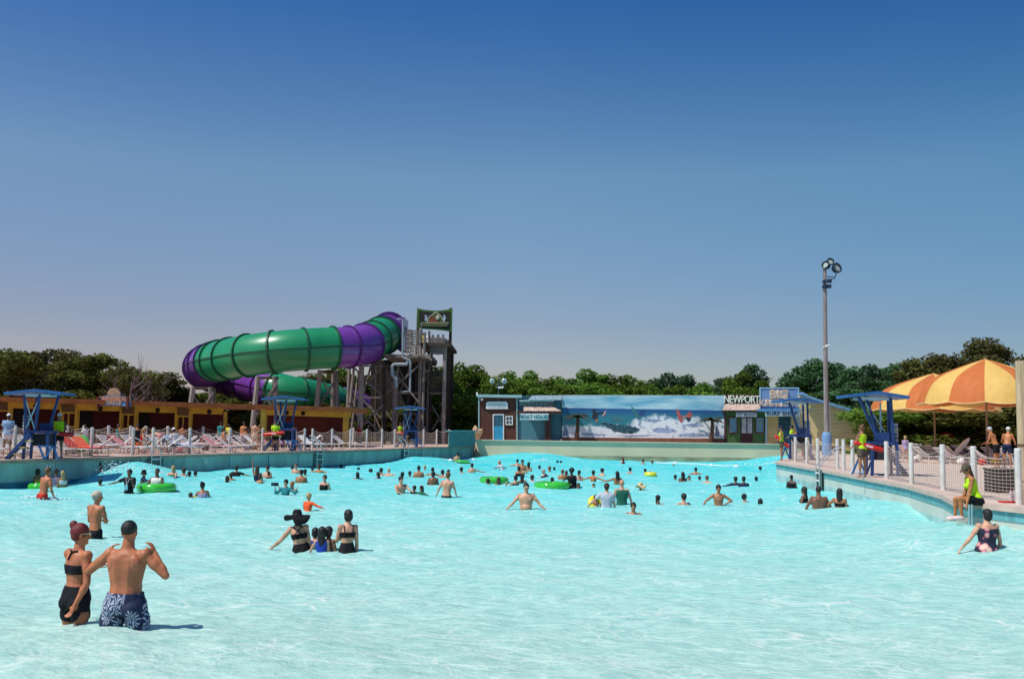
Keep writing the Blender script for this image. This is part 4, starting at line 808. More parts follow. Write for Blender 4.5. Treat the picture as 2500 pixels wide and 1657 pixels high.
RF = [(1932, 1121), (1942, 1126), (1970, 1132), (1997, 1139), (2045, 1144), (2060, 1148), (2082, 1155), (2165, 1168), (2226, 1181), (2303, 1196), (2379, 1213), (2488, 1232), (2640, 1240)]
fence('net_fence', RF, [(0, 1), (1, 2), (2, 3), (3, 4), (7, 8), (8, 9), (9, 10), (10, 11), (11, 12)], 'white post and rope net fence along the edge of the right deck', r=.068, H=1.2, cell=.085, nr=.0065)
# tall timber pole at the right edge
tp_ = thing('timber_pole', 'tall pale timber pole at the right edge of the photo', 'pole', G(2502, 1228, DECK)); q = MB(); b0 = tp_.location; q.tube([b0, V((b0.x, b0.y, P(2499, 881, b0.y).z))], .115, 12); q.obj('shaft', mat('pale_pole', (.46, .34, .21), rough=.85, var=.2, scale=4, stretch=(4, 4, .4)), tp_, world=True)
q = MB(); zc = P(2499, 1090, b0.y).z; q.tube([V((b0.x, b0.y, zc)), V((b0.x, b0.y, zc+.06))], .122, 12); q.obj('strap', mat('strap_dark', (.12, .07, .03)), tp_, world=True)
# ================================================================ POOL LADDERS
chrome = mat('steel_rail', (.62, .60, .58), rough=.28, var=.04, metal=.7); step_w = mat('ladder_step', (.72, .72, .70), rough=.5)
def ladder(px, edge, label, rail=False, w=.55):
    pts = LEFTE if edge == 'L' else RIGHTE; p, d = along(pts, px); p = V((p.x, p.y, DECK)); n_ = V((d.y, -d.x, 0)) if edge == 'L' else V((-d.y, d.x, 0))
    if edge == 'R': n_ = V((d.y, -d.x, 0))
    t = thing('pool_ladder', label, 'ladder', p, 0, 'steel ladders on the pool walls')
    inner = n_*.10
    q = MB(); r0 = wall_dark; q.poly([p+d*(-w*.75)+n_*.058+V((0, 0, -.02)), p+d*(w*.75)+n_*.058+V((0, 0, -.02)), p+d*(w*.75)+n_*.058+V((0, 0, -1.6)), p+d*(-w*.75)+n_*.058+V((0, 0, -1.6))], -n_*.01); q.obj('recess_panel', r0, t, world=True)
    for s in (-.5, .5):
        a = p+d*w*s+inner; q = MB()
        if rail: q.tube([a+V((0, 0, -1.4)), a+V((0, 0, .12)), a-n_*.25+V((0, 0, .42)), a-n_*.85+V((0, 0, .92))], .028, 8)
        else: q.tube([a+V((0, 0, -1.4)), a+V((0, 0, .20)), a-n_*.20+d*-.35+V((0, 0, .62)), a-n_*.45+d*-.62+V((0, 0, .80))], .028, 8)
        q.obj('rail', chrome, t, world=True)
    for k in range(5): c = p+inner+V((0, 0, -.14-.30*k)); q = MB(); q.beam(c-d*w*.5, c+d*w*.5, .09, .045); q.obj('rung', step_w, t, world=True)
    return t
wall_dark = mat('ladder_recess', (.10, .17, .16), rough=.7, var=.2)
ladder(376, 'L', 'steel pool ladder on the left wall between the fence gate posts'); ladder(778, 'L', 'steel pool ladder on the left wall right of the middle lifeguard stand'); ladder(989, 'L', 'steel pool ladder below the stand under the tower')
ladder(2003, 'R', 'steel pool ladder with long handrails on the right wall', rail=True, w=.6)
p, d = along(RIGHTE, 2362); lt = thing('corner_rail', 'thin grey pipes in the notch of the right pool wall under the seated lifeguard', 'pipe', P(2370, 1260, 21.2)); q = MB()
for x in (2366, 2373): q.tube([P(x, 1232, 21.3), P(x, 1292, 21.3)], .02, 6)
q.obj('pipes', mat('wet_pipe', (.25, .42, .45), rough=.3), lt, world=True)
# ================================================================ LIGHT MAST
lm_ = thing('light_mast', 'tall wooden mast with floodlights and loudspeakers on the right deck', 'light mast', G(2019, 1111, DECK)); b0 = lm_.location.copy(); LY = b0.y
zt_ = P(2019, 652, LY).z; q = MB(); q.tube([b0, V((b0.x-.02, LY, b0.z+(zt_-b0.z)*.5)), V((b0.x+.0, LY, zt_))], [.17, .14, .11], 12); q.obj('pole', mat('mast_wood', (.24, .20, .19), rough=.85, var=.35, scale=3, stretch=(4, 4, .3)), lm_, world=True)
q = MB(); q.tube([b0, b0+V((0, 0, 1.25)), b0+V((0, 0, 1.42)), b0+V((0, 0, 1.47))], [.30, .30, .24, .1], 14); q.obj('padding', mat('mast_padding', (.16, .30, .52), rough=.6, var=.1), lm_, world=True)
q = MB(); q.tube([V((b0.x+.17, LY-.05, b0.z+3.4)), V((b0.x+.22, LY-.05, b0.z+1.5))], .03, 6); q.obj('conduit', pvc, lm_, world=True)
q = MB(); c = P(2017, 845, LY); q.tube([c+V((-.25, -.1, -.1)), c+V((.2, -.1, .1))], .03, 6); q.ell(c+V((0, -.14, 0)), (.10, .06, .08)); q.obj('camera_bracket', whitep, lm_, world=True)
navym = mat('mast_fitting', (.015, .035, .075), rough=.5)
for x, y, s in ((2013, 687, .22), (2025, 686, .26), (2012, 700, .22), (2024, 699, .26)): q = MB(); c = P(x, y, LY-.2); q.box(c, (s*.9, .25, s*.85)); q.obj('loudspeaker', navym, lm_, world=True)
for x, y, r0, ang in ((2017, 648, .26, -.9), (2042, 655, .34, .5), (2026, 640, .24, .1)):
    c = P(x, y, LY-.1); M = Matrix.Rotation(ang, 3, 'Z') @ Matrix.Rotation(math.radians(70), 3, 'X'); q = MB()
    rings = [[c+M @ V((r*math.cos(k/14*6.283), r*math.sin(k/14*6.283), z)) for k in range(14)] for r, z in ((.06, -.28), (r0*.7, -.20), (r0, 0), (r0, .14), (r0*.93, .14), (r0*.93, .02))]
    q.loft(rings); fl_ = q.obj('floodlight', navym, lm_, world=True); q = MB(); q.ell(c+M @ V((0, 0, .03)), (r0*.9, r0*.9, .04), M=M); q.obj('lens', mat('flood_lens', (.35, .42, .36), rough=.15, var=.1), fl_, world=True)
q = MB(); q.tube([P(2019, 676, LY), P(2037, 677, LY), P(2041, 672, LY), P(2041, 664, LY)], .03, 6); q.tube([P(2019, 682, LY), P(2036, 681, LY), P(2040, 676, LY)], .025, 6); q.tube([P(2008, 647, LY), P(2019, 652, LY)], .03, 6); q.obj('arm', navym, lm_, world=True)
# ================================================================ BIG UMBRELLAS
org = mat('canopy_orange', (.66, .20, .055), rough=.7, var=.06); yll = mat('canopy_yellow', (.85, .58, .17), rough=.7, var=.06)
for m_ in (org, yll):                    # thin cloth lets some light through
    t = m_.node_tree; b = t.nodes['Principled BSDF']; tl_ = nn(t, 'ShaderNodeBsdfTranslucent'); mx = nn(t, 'ShaderNodeMixShader'); mx.inputs[0].default_value = .35
    src = b.inputs['Base Color'].links[0].from_socket; t.links.new(src, tl_.inputs[0]); o_ = t.nodes['Material Output']; t.links.new(b.outputs[0], mx.inputs[1]); t.links.new(tl_.outputs[0], mx.inputs[2]); t.links.new(mx.outputs[0], o_.inputs[0])
def bigumb(px, Yd, apy, hemy, R_, label, ph, NPn=12, odd=0):
    apx = P(px, apy, Yd); zh = P(px, hemy, Yd).z; t = thing('striped_umbrella', label, 'umbrella', V((apx.x, Yd, DECK)), 0, 'orange and yellow striped umbrellas'); H_ = apx.z-zh
    prof = [(0, 1), (.2, .90), (.4, .79), (.6, .67), (.74, .56), (.84, .43), (.91, .27), (.955, .12), (.98, 0)]
    for k in range(NPn):
        q = MB(); sub = 6; rings = []
        for r, h in prof:
            row = []
            for s in range(sub+1):
                a = ph+(k+s/sub)*2*math.pi/NPn; bul = math.sin(math.pi*s/sub); rr = r*R_*(1+.035*bul*r)+.02; zz = zh+H_*h - (.10*bul*(1-h)**6 if r > .5 else 0) + .05*bul*r*(1-r)
                row.append(V((apx.x+rr*math.cos(a), Yd+rr*math.sin(a), zz)))
            rings.append(row)
        vs = [v for row in rings for v in row]; w = sub+1; q.add(vs, [(i*w+j, i*w+j+1, (i+1)*w+j+1, (i+1)*w+j) for i in range(len(rings)-1) for j in range(sub)])
        pn = q.obj('canopy_panel', org if (k+odd) % 2 else yll, t, world=True, smooth=True)
        q = MB(); q.tube([r_+V((0, 0, -.01)) for r_ in rings[-1]], .025, 5); q.obj('hem_rope', mat('hem_cream', (.70, .52, .25), rough=.7), pn, world=True)
    q = MB(); q.tube([V((apx.x, Yd, DECK)), V((apx.x, Yd, apx.z+.05))], .055, 8); q.obj('pole', mat('umbrella_pole', (.22, .15, .10), rough=.6), t, world=True)
    return t
bigumb(2405, 50.0, 876, 984, 3.22, 'front orange and yellow striped umbrella with the higher peak', .06, odd=0)
bigumb(2279, 57.0, 911, 999, 3.45, 'rear orange and yellow striped umbrella half hidden behind the front one', .2)
# ================================================================ LOUNGERS
def make_lounger():
    t = thing('sun_lounger', 'x', 'sun lounger', (0, 0, 0)); lf = mat('lounger_frame', (.70, .68, .66), rough=.4)
    q = MB(); q.tube([(-.3, -.9, .32), (-.3, .35, .32), (-.3, .95, .78)], .02, 5); q.tube([(.3, -.9, .32), (.3, .35, .32), (.3, .95, .78)], .02, 5); q.tube([(-.3, -.9, .32), (.3, -.9, .32)], .02, 5); q.tube([(-.3, .95, .78), (.3, .95, .78)], .02, 5); q.obj('frame', lf, t)
    for y in (-.6, .45): q = MB(); q.tube([(-.3, y, .32), (-.32, y-.05, .02), (.32, y-.05, .02), (.3, y, .32)], .018, 5); q.obj('leg', lf, t)
    q = MB()
    for k in range(9): y = -.86+k*.135; q.box((0, y, .325), (.56, .10, .012))
    q.obj('seat_straps', mat('lounger_strap', (.55, .50, .52), rough=.7, var=.2), t)
    q = MB()
    for k in range(5): u = (k+.5)/5; q.box((0, .35+.6*u, .32+.46*u), (.56, .10, .012), M=Matrix.Rotation(.65, 3, 'X'))
    q.obj('back_straps', MC[('lounger_strap',)], t)
    return t
def towel(p, rz_, m, label, kind='towel', raised=True):
    t = MB(); n = 10; w = .30; prof = [(-.75, .35), (-.3, .345), (.2, .35), (.37, .37), (.6, .55), (.93, .80), (.99, .80), (1.0, .5)]
    t.loft([[V((-w*(1+.06*math.sin(i*2.1)), y, z)), V((w*(1+.05*math.sin(i*1.3)), y, z)), V((w, y, z+.02)), V((-w, y, z+.02))] for i, (y, z) in enumerate(prof)])
    o = t.obj('beach_towel', m); o.location = (p.x, p.y, DECK); o.rotation_euler = (0, 0, rz_); return tag(o, label, 'towel')
lounger0 = make_lounger(); random.seed(11)
lpos = []
for px, dep, rz_ in ((10, 1.6, 1.3), (60, 1.9, 1.4), (188, 1.2, 1.2), (246, 1.0, 1.35), (296, 1.1, 1.2), (428, 1.5, -1.25), (470, 1.4, -1.2), (520, 1.2, 1.3), (546, 2.4, -1.0), (600, 1.0, 1.5), (655, 1.6, 1.4), (785, 1.1, 1.4), (832, 1.3, 1.2), (870, 1.5, 1.4), (915, 1.4, 1.3), (130, 3.2, 1.4), (300, 3.4, 1.2), (385, 3.2, -1.3), (440, 3.6, -1.2), (575, 3.4, 1.3), (640, 3.8, 1.3), (725, 2.4, 1.4), (770, 3.0, 1.2), (845, 3.4, 1.3)):
    p, d = along(LEFTE, px); n_ = V((-d.y, d.x, 0)); lpos.append((p+n_*(dep+.5), rz_))
lnames = ['at the left edge of the photo', 'behind the nearest blue stand', 'beside the green float', 'left of the orange draped lounger', 'draped with orange towels', 'with its back raised beside the bending woman', 'behind the fence right of the bending woman', 'in the middle of the left deck row', 'facing the other way in mid row', 'beside the man who sits by the fence', 'left of the middle blue stand', 'right of the second ladder', 'before the end of the red cabana', 'in front of the pale tower post', 'in front of the braced tower legs',
          'in the back row behind the stand', 'in the back row behind the orange towels', 'in the back row behind the gate', 'in the back row under the cabana counter', 'in the back row beside the cabana gap', 'in the back row before the yellow post', 'in the back row right of the middle stand', 'in the back row before the red wall', 'in the back row at the end of the cabana']
for i, (p, rz_) in enumerate(lpos):
    o = lounger0 if i == 0 else copy_tree(lounger0); o.location = (p.x, p.y, DECK); o.rotation_euler = (0, 0, rz_); o['label'] = 'white strap sun lounger ' + lnames[i]; o['group'] = 'sun loungers on the left deck'
towel(lpos[4][0], lpos[4][1], cloth('orange'), 'orange beach towel draped over a lounger behind the left fence'); towel(lpos[5][0], lpos[5][1], cloth('white'), 'white beach towel on the lounger right of the bending woman')
towel(lpos[3][0]+V((.2, .4, 0)), lpos[3][1], cloth('red'), 'red towel on the lounger left of the orange one'); towel(lpos[9][0], lpos[9][1], cloth('pink'), 'pink towel on the lounger beside the sitting man'); towel(lpos[7][0], lpos[7][1], cloth('lblue'), 'pale blue towel on a lounger in the middle of the left deck')
towel(lpos[12][0], lpos[12][1], cloth('white'), 'white towel on the lounger before the end of the red cabana'); towel(lpos[0][0], lpos[0][1], cloth('pink'), 'pink striped towel on the lounger at the left edge')

random.seed(21)
FARW = ('at the left photo edge', 'behind the nearest stand', 'behind the first lifeguard', 'before the second cabana bay', 'left of the cabana sign', 'right of the cabana sign', 'behind the fence gate', 'before the third cabana counter', 'at the last cabana counter', 'before the last dark bay', 'at the cabana gap', 'left of the middle stand', 'right of the middle stand', 'at the end of the red wall')
for i, (px, dep) in enumerate([(x, dd_) for dd_ in (5.2, 6.6) for x in range(20, 830, 58)]):
    p, d = along(LEFTE, px+random.uniform(-8, 8)); n_ = V((-d.y, d.x, 0)); o = copy_tree(lounger0); p = p+n_*(dep+random.uniform(-.2, .2)); o.location = (p.x, p.y, DECK); o.rotation_euler = (0, 0, random.choice((1.3, 1.4, -1.25))+random.uniform(-.12, .12))
    o['label'] = 'empty lounger in the '+('middle' if i < 14 else 'rearmost')+' left row '+FARW[i % 14]; o['group'] = 'far rows of loungers on the left deck'
random.seed(33)
for px, col_, wh_ in ((35, 'pink', 'far left before the cabana'), (110, 'white', 'behind the nearest stand'), (238, 'pink', 'under the cabana sign'), (345, 'white', 'behind the gate'), (405, 'red', 'right of the gate'), (480, 'pink', 'before the fourth cabana bay'), (530, 'beige', 'before the last dark bay'), (585, 'white', 'at the cabana gap'), (660, 'pink', 'left of the middle stand'), (730, 'white', 'right of the middle stand'), (775, 'pink', 'before the red wall'), (825, 'beige', 'at the end of the red wall'), (868, 'white', 'before the tower legs')):
    p, d = along(LEFTE, px); n_ = V((-d.y, d.x, 0)); towel(p+n_*random.uniform(2.4, 4.2), random.choice((1.3, 1.45, -1.2)), cloth(col_), {'pink': 'pink', 'white': 'white', 'red': 'red', 'beige': 'beige'}[col_]+' towel spread on a lounger '+wh_)
# right deck loungers and bags
RW = ('left of the rear umbrella edge', 'under the left rim of the rear umbrella', 'left of the pale haired head', 'right of the pale haired head', 'at the rear umbrella pole', 'right of the rear umbrella pole', 'midway between the umbrella poles', 'left of the front umbrella pole', 'right of the front umbrella pole', 'behind the shirtless couple', 'beside the timber pole')
for i, px in enumerate(range(2180, 2500, 30)):
    for py in (1114, 1109):
        o = copy_tree(lounger0); o.location = G(px+random.uniform(-6, 6), py, DECK); o.rotation_euler = (0, 0, 1.9+random.uniform(-.3, .3)); o['label'] = ('nearer' if py > 1110 else 'farther')+' shaded sun lounger '+RW[i % 11]; o['group'] = 'shaded loungers on the right deck'
rl_ = []
for px, py, rz_ in ((2195, 1092, .3), (2235, 1098, .4), (2262, 1090, .1), (2300, 1098, .3), (2335, 1102, .5), (2365, 1094, .2), (2400, 1104, .3), (2440, 1110, .4), (2470, 1098, .3), (2210, 1110, .4), (2280, 1114, .2), (2330, 1118, .3), (2420, 1122, .1), (2478, 1124, .4)):
    p = G(px, 1117+(py-1090)*.55, DECK)
    o = copy_tree(lounger0); o.location = p; o.rotation_euler = (0, 0, rz_+1.5); rl_.append(o)
rn = ['behind the pale haired head', 'behind the second right fence post', 'under the rear umbrella pole', 'right of the rear umbrella pole', 'holding the leaning white float', 'behind the float', 'at the front umbrella pole', 'below the shirtless couple', 'beside the timber pole', 'nearest the blue stand on the right', 'in the front row behind the net', 'in the front row between two posts', 'in the front row below the couple', 'in the front row at the right edge']
for o, s_ in zip(rl_, rn): o['label'] = 'sun lounger on the right deck ' + s_; o['group'] = 'sun loungers on the right deck'
random.seed(4)
def bag(px, py, c, label, s=.28):
    p = G(px, 1114+(py-1100)*.7 if 2190 < px < 2490 else py, DECK); q = MB(); q.ell((0, 0, s*.6), (s, s*.6, s*.6), nu=10, nv=6); q.v = [tuple(V(v)*(1+.25*noise.noise(V(v)*4+V((px, 0, 0))))) for v in q.v]; t = thing('beach_bag', label, 'bag', p, random.random()*3, 'bags and towels on the decks'); q.obj('bag_body', cloth(c), t, smooth=True)
    q = MB(); q.tube([(-s*.4, 0, s), (-s*.3, 0, s*1.5), (s*.3, 0, s*1.5), (s*.4, 0, s)], .015, 5); q.obj('handle', cloth('beige'), t)
for a in ((2208, 1100, 'lblue', 'pale blue bag behind the right fence near the stand'), (2250, 1104, 'beige', 'beige bag under the rear umbrella'), (2285, 1102, 'navy', 'navy bag beside the rear umbrella pole'), (2322, 1106, 'brown', 'brown bag below the leaning float'), (2352, 1108, 'navy', 'dark blue bag between the umbrella poles'), (2385, 1102, 'brown', 'brown bag left of the front umbrella pole'), (2416, 1112, 'white', 'white bag below the shirtless couple'), (2432, 1128, 'yellow', 'yellow bag in the front row of the right deck'),
          (2460, 1112, 'lblue', 'pale blue bag right of the couple'), (2300, 1124, 'grey', 'grey bag in front of the right loungers'), (2345, 1128, 'white', 'white folded towel behind the right net'), (2398, 1130, 'red', 'red bag behind the seated lifeguard'), (2240, 1119, 'white', 'white towel heap behind the right net posts'),
          (55, 1117, 'grey', 'grey bundle at the steps of the nearest stand'), (178, 1106, 'white', 'white bundle beside the standing lifeguard'), (604, 1098, 'purple', 'purple beach bag by the sitting man'), (620, 1097, 'brown', 'brown beach bag beside the purple one'), (1006, 1080, 'black', 'black bag inside the stand under the tower'), (415, 1103, 'white', 'white bundle behind the left fence'), (350, 1103, 'white', 'white bag beside the gate'), (500, 1100, 'brown', 'brown bag left of the tall grey post'), (440, 1104, 'pink', 'pink bag under the white towel lounger')): bag(*a)
fo = MB(); fo.ell((0, 0, .5), (.16, .09, .75), M=Matrix.Rotation(.75, 3, 'Y'), nu=10, nv=8); o = fo.obj('body_board', cloth('white'), smooth=True); o.location = G(2347, 1122, DECK)+V((0, 0, .2)); tag(o, 'white body board leaning on a lounger under the umbrellas', 'board')
# red umbrella folded low in the shade
t = thing('red_parasol', 'dark red small parasol in the shade under the rear umbrella', 'umbrella', G(2312, 1114, DECK)); q = MB(); b0 = t.location; c = b0+V((0, 0, 1.15)); rings = [[c+V((r*math.cos(k/10*6.283), r*math.sin(k/10*6.283)*.8, z)) for k in range(10)] for r, z in ((.02, .42), (.30, .34), (.55, .18), (.66, 0))]; q.loft(rings, cap=False); q.obj('canopy', cloth('red'), t, world=True); q = MB(); q.tube([b0, c+V((0, 0, .42))], .02, 6); q.obj('pole', chrome, t, world=True)
# cans at the right edge of the pool
for px, c, lb in ((2469, 'pink', 'pink topped drink can on the pool edge'), (2477.5, 'white', 'white drink bottle on the pool edge')):
    p = G(px, 1226, DECK); t = thing('drink_bottle', lb + ' beside the right post', 'bottle', p, 0, 'drinks on the right pool edge'); q = MB(); q.tube([p, p+V((0, 0, .20)), p+V((0, 0, .25))], [.04, .04, .02], 10); q.obj('bottle_body', cloth('white'), t, world=True); q = MB(); q.tube([p+V((0, 0, .25)), p+V((0, 0, .28))], .022, 8); q.obj('cap', cloth(c), t, world=True)
q = MB(); q.box((0, 0, 0), (.35, .25, .03)); o = q.obj('flip_flops', cloth('red')); o.location = G(2462, 1227, DECK)+V((0, 0, .02)); tag(o, 'red flip flops beside the drink bottles', 'shoes')
p = G(2457, 1204, DECK); t = thing('storage_bin', 'dark deck storage bin behind the net at the right edge', 'storage bin', p); q = MB(); q.box(p+V((0, .3, .29)), (.60, .5, .58)); q.obj('bin_body', mat('bin_dark', (.035, .03, .03), rough=.7, var=.2), t, world=True); q = MB(); q.box(p+V((0, .3, .60)), (.64, .54, .04)); q.obj('lid', mat('bin_lid', (.06, .05, .05), rough=.6), t, world=True)
# blue bag near standing right lifeguard
bag(2102, 1160, 'lblue', 'pale blue bag at the feet of the lifeguard by the right stand', .17)
# big green float standing on left deck
def float_ring(name, p, R0, r0, label, tilt=(0, 0, 0), sc=(1, 1, 1)):
    q = MB(); n, m_ = 28, 12; vs = []; fs = []; M = Matrix.Rotation(tilt[2], 3, 'Z') @ Matrix.Rotation(tilt[1], 3, 'Y') @ Matrix.Rotation(tilt[0], 3, 'X')
    for i in range(n):
        a = 2*math.pi*i/n; rr = r0*(1+.03*math.cos(a*9))
        for j in range(m_): b = 2*math.pi*j/m_; vs.append(M @ V(((R0+rr*math.cos(b))*math.cos(a)*sc[0], (R0+rr*math.cos(b))*math.sin(a)*sc[1], rr*math.sin(b)*sc[2])))
    for i in range(n):
        for j in range(m_): fs.append((i*m_+j, ((i+1) % n)*m_+j, ((i+1) % n)*m_+(j+1) % m_, i*m_+(j+1) % m_))
    q.add(vs, fs); t = thing(name, label, 'inflatable ring', p, 0, 'green inflatable rings'); q.obj('ring_body', fgm, t, smooth=True)
    q = MB(); q.tube([M @ V(((R0+r0)*sc[0], -.09, r0*.4)), M @ V(((R0+r0*1.35)*sc[0], 0, r0*.5)), M @ V(((R0+r0)*sc[0], .09, r0*.4))], .014, 5); q.obj('handle', cloth('white'), t)
    q = MB(); q.ell(M @ V((0, -(R0)*sc[1], r0)), (.035, .035, .03), nu=8, nv=5); q.obj('valve', cloth('white'), t)
    return t
fgm = mat('green_vinyl', (.05, .50, .03), rough=.12, var=.1, spec=.8); b_ = fgm.node_tree.nodes['Principled BSDF']; b_.inputs['Coat Weight'].default_value = .5
p = G(194, 1106, DECK); float_ring('green_ring', V((p.x, p.y, DECK+.42)), .26, .16, 'big green inflatable ring standing on the left deck behind the fence', (1.25, 0, .2))
# ---- lane ropes at the back wall
def lane(pts, label):
    t = thing('lane_rope', label, 'rope', pts[0], 0, 'white float ropes at the deep end'); q = MB(); P3 = []
    for a, b in zip(pts, pts[1:]):
        for k in range(8): p = a.lerp(b, k/8); P3.append(V((p.x, p.y, float(Hs(p.x, p.y))+.04)))
    q.tube(P3, .04, 6); q.obj('rope', whitep, t, world=True)
    for i in range(4, len(P3), 9): q = MB(); q.ell(P3[i], (.16, .12, .12), nu=8, nv=6); q.obj('buoy', whitep, t, world=True)
lane([waterpt(1600, 1131), waterpt(1700, 1134), waterpt(1760, 1138), waterpt(1810, 1142)], 'white float rope before the right half of the back wall'); lane([waterpt(1080, 1125), waterpt(1120, 1126), waterpt(1175, 1125)], 'white float rope at the left end of the back wall')
# ================================================================ TREES
def leafmat(n, c, v=.45):
    """leaf material, each tree a little lighter or darker than the next"""
    m = mat('leaves_'+n, c, rough=.75, var=v, scale=.8, spec=.08); t = m.node_tree; b = t.nodes['Principled BSDF']; tl_ = nn(t, 'ShaderNodeBsdfTranslucent'); mx = nn(t, 'ShaderNodeMixShader'); mx.inputs[0].default_value = .25
    src = b.inputs['Base Color'].links[0].from_socket; oi = nn(t, 'ShaderNodeObjectInfo'); hv = nn(t, 'ShaderNodeHueSaturation'); rr = nn(t, 'ShaderNodeMapRange'); rr.inputs['To Min'].default_value = .72; rr.inputs['To Max'].default_value = 1.55; t.links.new(oi.outputs['Random'], rr.inputs['Value']); t.links.new(rr.outputs[0], hv.inputs['Value'])
    rh = nn(t, 'ShaderNodeMapRange'); rh.inputs['To Min'].default_value = .485; rh.inputs['To Max'].default_value = .515; t.links.new(oi.outputs['Random'], rh.inputs['Value']); t.links.new(rh.outputs[0], hv.inputs['Hue']); t.links.new(src, hv.inputs['Color']); src = hv.outputs[0]; t.links.new(src, b.inputs['Base Color'])
    t.links.new(src, tl_.inputs[0]); o_ = t.nodes['Material Output']; t.links.new(b.outputs[0], mx.inputs[1]); t.links.new(tl_.outputs[0], mx.inputs[2]); t.links.new(mx.outputs[0], o_.inputs[0]); return m
LM = {'olive': leafmat('olive', (.085, .090, .020)), 'green': leafmat('green', (.095, .17, .022)), 'blue': leafmat('blue', (.055, .115, .045)), 'brown': leafmat('brown', (.085, .082, .024))}
bark = mat('bark', (.07, .05, .04), rough=.95, var=.3, scale=4, bump=.5)
def crown_mesh(kind, seed, nleaf=9500):
    rng = np.random.RandomState(seed); cs = []
    if kind == 'pine':
        for k in range(34):
            z = .12+.88*(k/33); r = .46*(1-z)**.75+.03; a = rng.rand()*6.28; cs.append((r*math.cos(a)*rng.uniform(.3, 1), r*math.sin(a)*rng.uniform(.3, 1), z, .10+.07*(1-z), .055))
    else:
        for k in range(27):
            a = rng.rand()*6.28; z = rng.uniform(.16, .93); rr = .40*math.sqrt(max(0, 1-((z-.5)/.52)**2))*math.sqrt(rng.rand()); s = rng.uniform(.06, .145); zz = z if z < .6 else .6+(z-.6)*(1-.35*(rr/.42)); cs.append((rr*math.cos(a), rr*math.sin(a), zz, s, s*rng.uniform(.6, .85)))
    cs = np.array(cs); w = cs[:, 3]**2; idx = rng.choice(len(cs), nleaf, p=w/w.sum()); c = cs[idx]
    v = rng.normal(size=(nleaf, 3)); v /= np.linalg.norm(v, axis=1)[:, None]; rad = rng.uniform(.55, 1.08, nleaf)[:, None]
    pos = c[:, :3] + v*rad*np.stack([c[:, 3], c[:, 3], c[:, 4]], 1)
    n1 = rng.normal(size=(nleaf, 3)); n1[:, 2] *= .6; n1 /= np.linalg.norm(n1, axis=1)[:, None]; n2 = np.cross(n1, v+rng.normal(size=(nleaf, 3))*.5); n2 /= np.linalg.norm(n2, axis=1)[:, None]+1e-6
    s = rng.uniform(.010, .021, nleaf)[:, None]; a_ = n1*s; b_ = n2*s*.62
    vs = np.stack([pos-a_, pos+b_, pos+a_, pos-b_], 1).reshape(-1, 3).astype(np.float32)
    me = bpy.data.meshes.new('crown'); me.vertices.add(len(vs)); me.vertices.foreach_set('co', vs.ravel()); me.loops.add(nleaf*4); me.loops.foreach_set('vertex_index', np.arange(nleaf*4, dtype=np.int32)); me.polygons.add(nleaf); me.polygons.foreach_set('loop_start', np.arange(0, nleaf*4, 4, dtype=np.int32)); me.update()
    return me
def trunk_mesh(seed, bare=False):
    random.seed(seed); q = MB(); q.tube([(0, 0, 0), (.01, 0, .2), (0, .01, .45), (.01, 0, .7)], [.028, .022, .016, .006], 7)
    for k in range(9 if not bare else 16):
        z = random.uniform(.22, .62); a = random.random()*6.28; L = random.uniform(.18, .34); e = V((L*math.cos(a), L*math.sin(a), z+L*random.uniform(.4, 1.0))); mid = V((e.x*.5, e.y*.5, z+.4*(e.z-z))); q.tube([(0, 0, z), mid, e], [.012, .008, .003], 5)
        if bare:
            for j in range(3): e2 = e+V((random.uniform(-.1, .1), random.uniform(-.1, .1), random.uniform(.05, .16))); q.tube([mid.lerp(e, .5), e2], [.004, .0015], 4)
    me = bpy.data.meshes.new('trunk'); me.from_pydata([tuple(v) for v in q.v], [], q.f); me.update(); me.materials.append(bark); return me
CR = {}
for key in LM:
    for kd, n in (('round', 3), ('pine', 2)):
        for s in range(n):
            if kd == 'pine' and key in ('olive',): continue
            me = crown_mesh(kd, 10*s+len(CR)+3); me.materials.append(LM[key]); CR[(key, kd, s)] = me
TM = [trunk_mesh(s) for s in range(3)]
LABS = {'olive': 'dark olive oak tree', 'green': 'bright green leafy tree', 'blue': 'blue green tree', 'brown': 'dull brownish tree'}
def tree(px, top, Yd, w, key, kd, where, k):
    z0 = DECK-.1; tp_ = P(px, top, Yd); h = tp_.z-z0; t = thing('pine_tree' if kd == 'pine' else 'leafy_tree', ('%s %s' % (LABS[key] if kd != 'pine' else LABS[key].replace('tree', 'pine'), where)), 'tree', (tp_.x, Yd, z0), k*1.7, 'trees behind the pool')
    o = bpy.data.objects.new('crown', CR[(key, kd, k % (3 if kd == 'round' else 2))]); COL.objects.link(o); o.parent = t; o.scale = (w, w, h*1.0)
    o = bpy.data.objects.new('trunk', TM[k % 3]); COL.objects.link(o); o.parent = t; o.scale = (h*.9, h*.9, h)
    return t
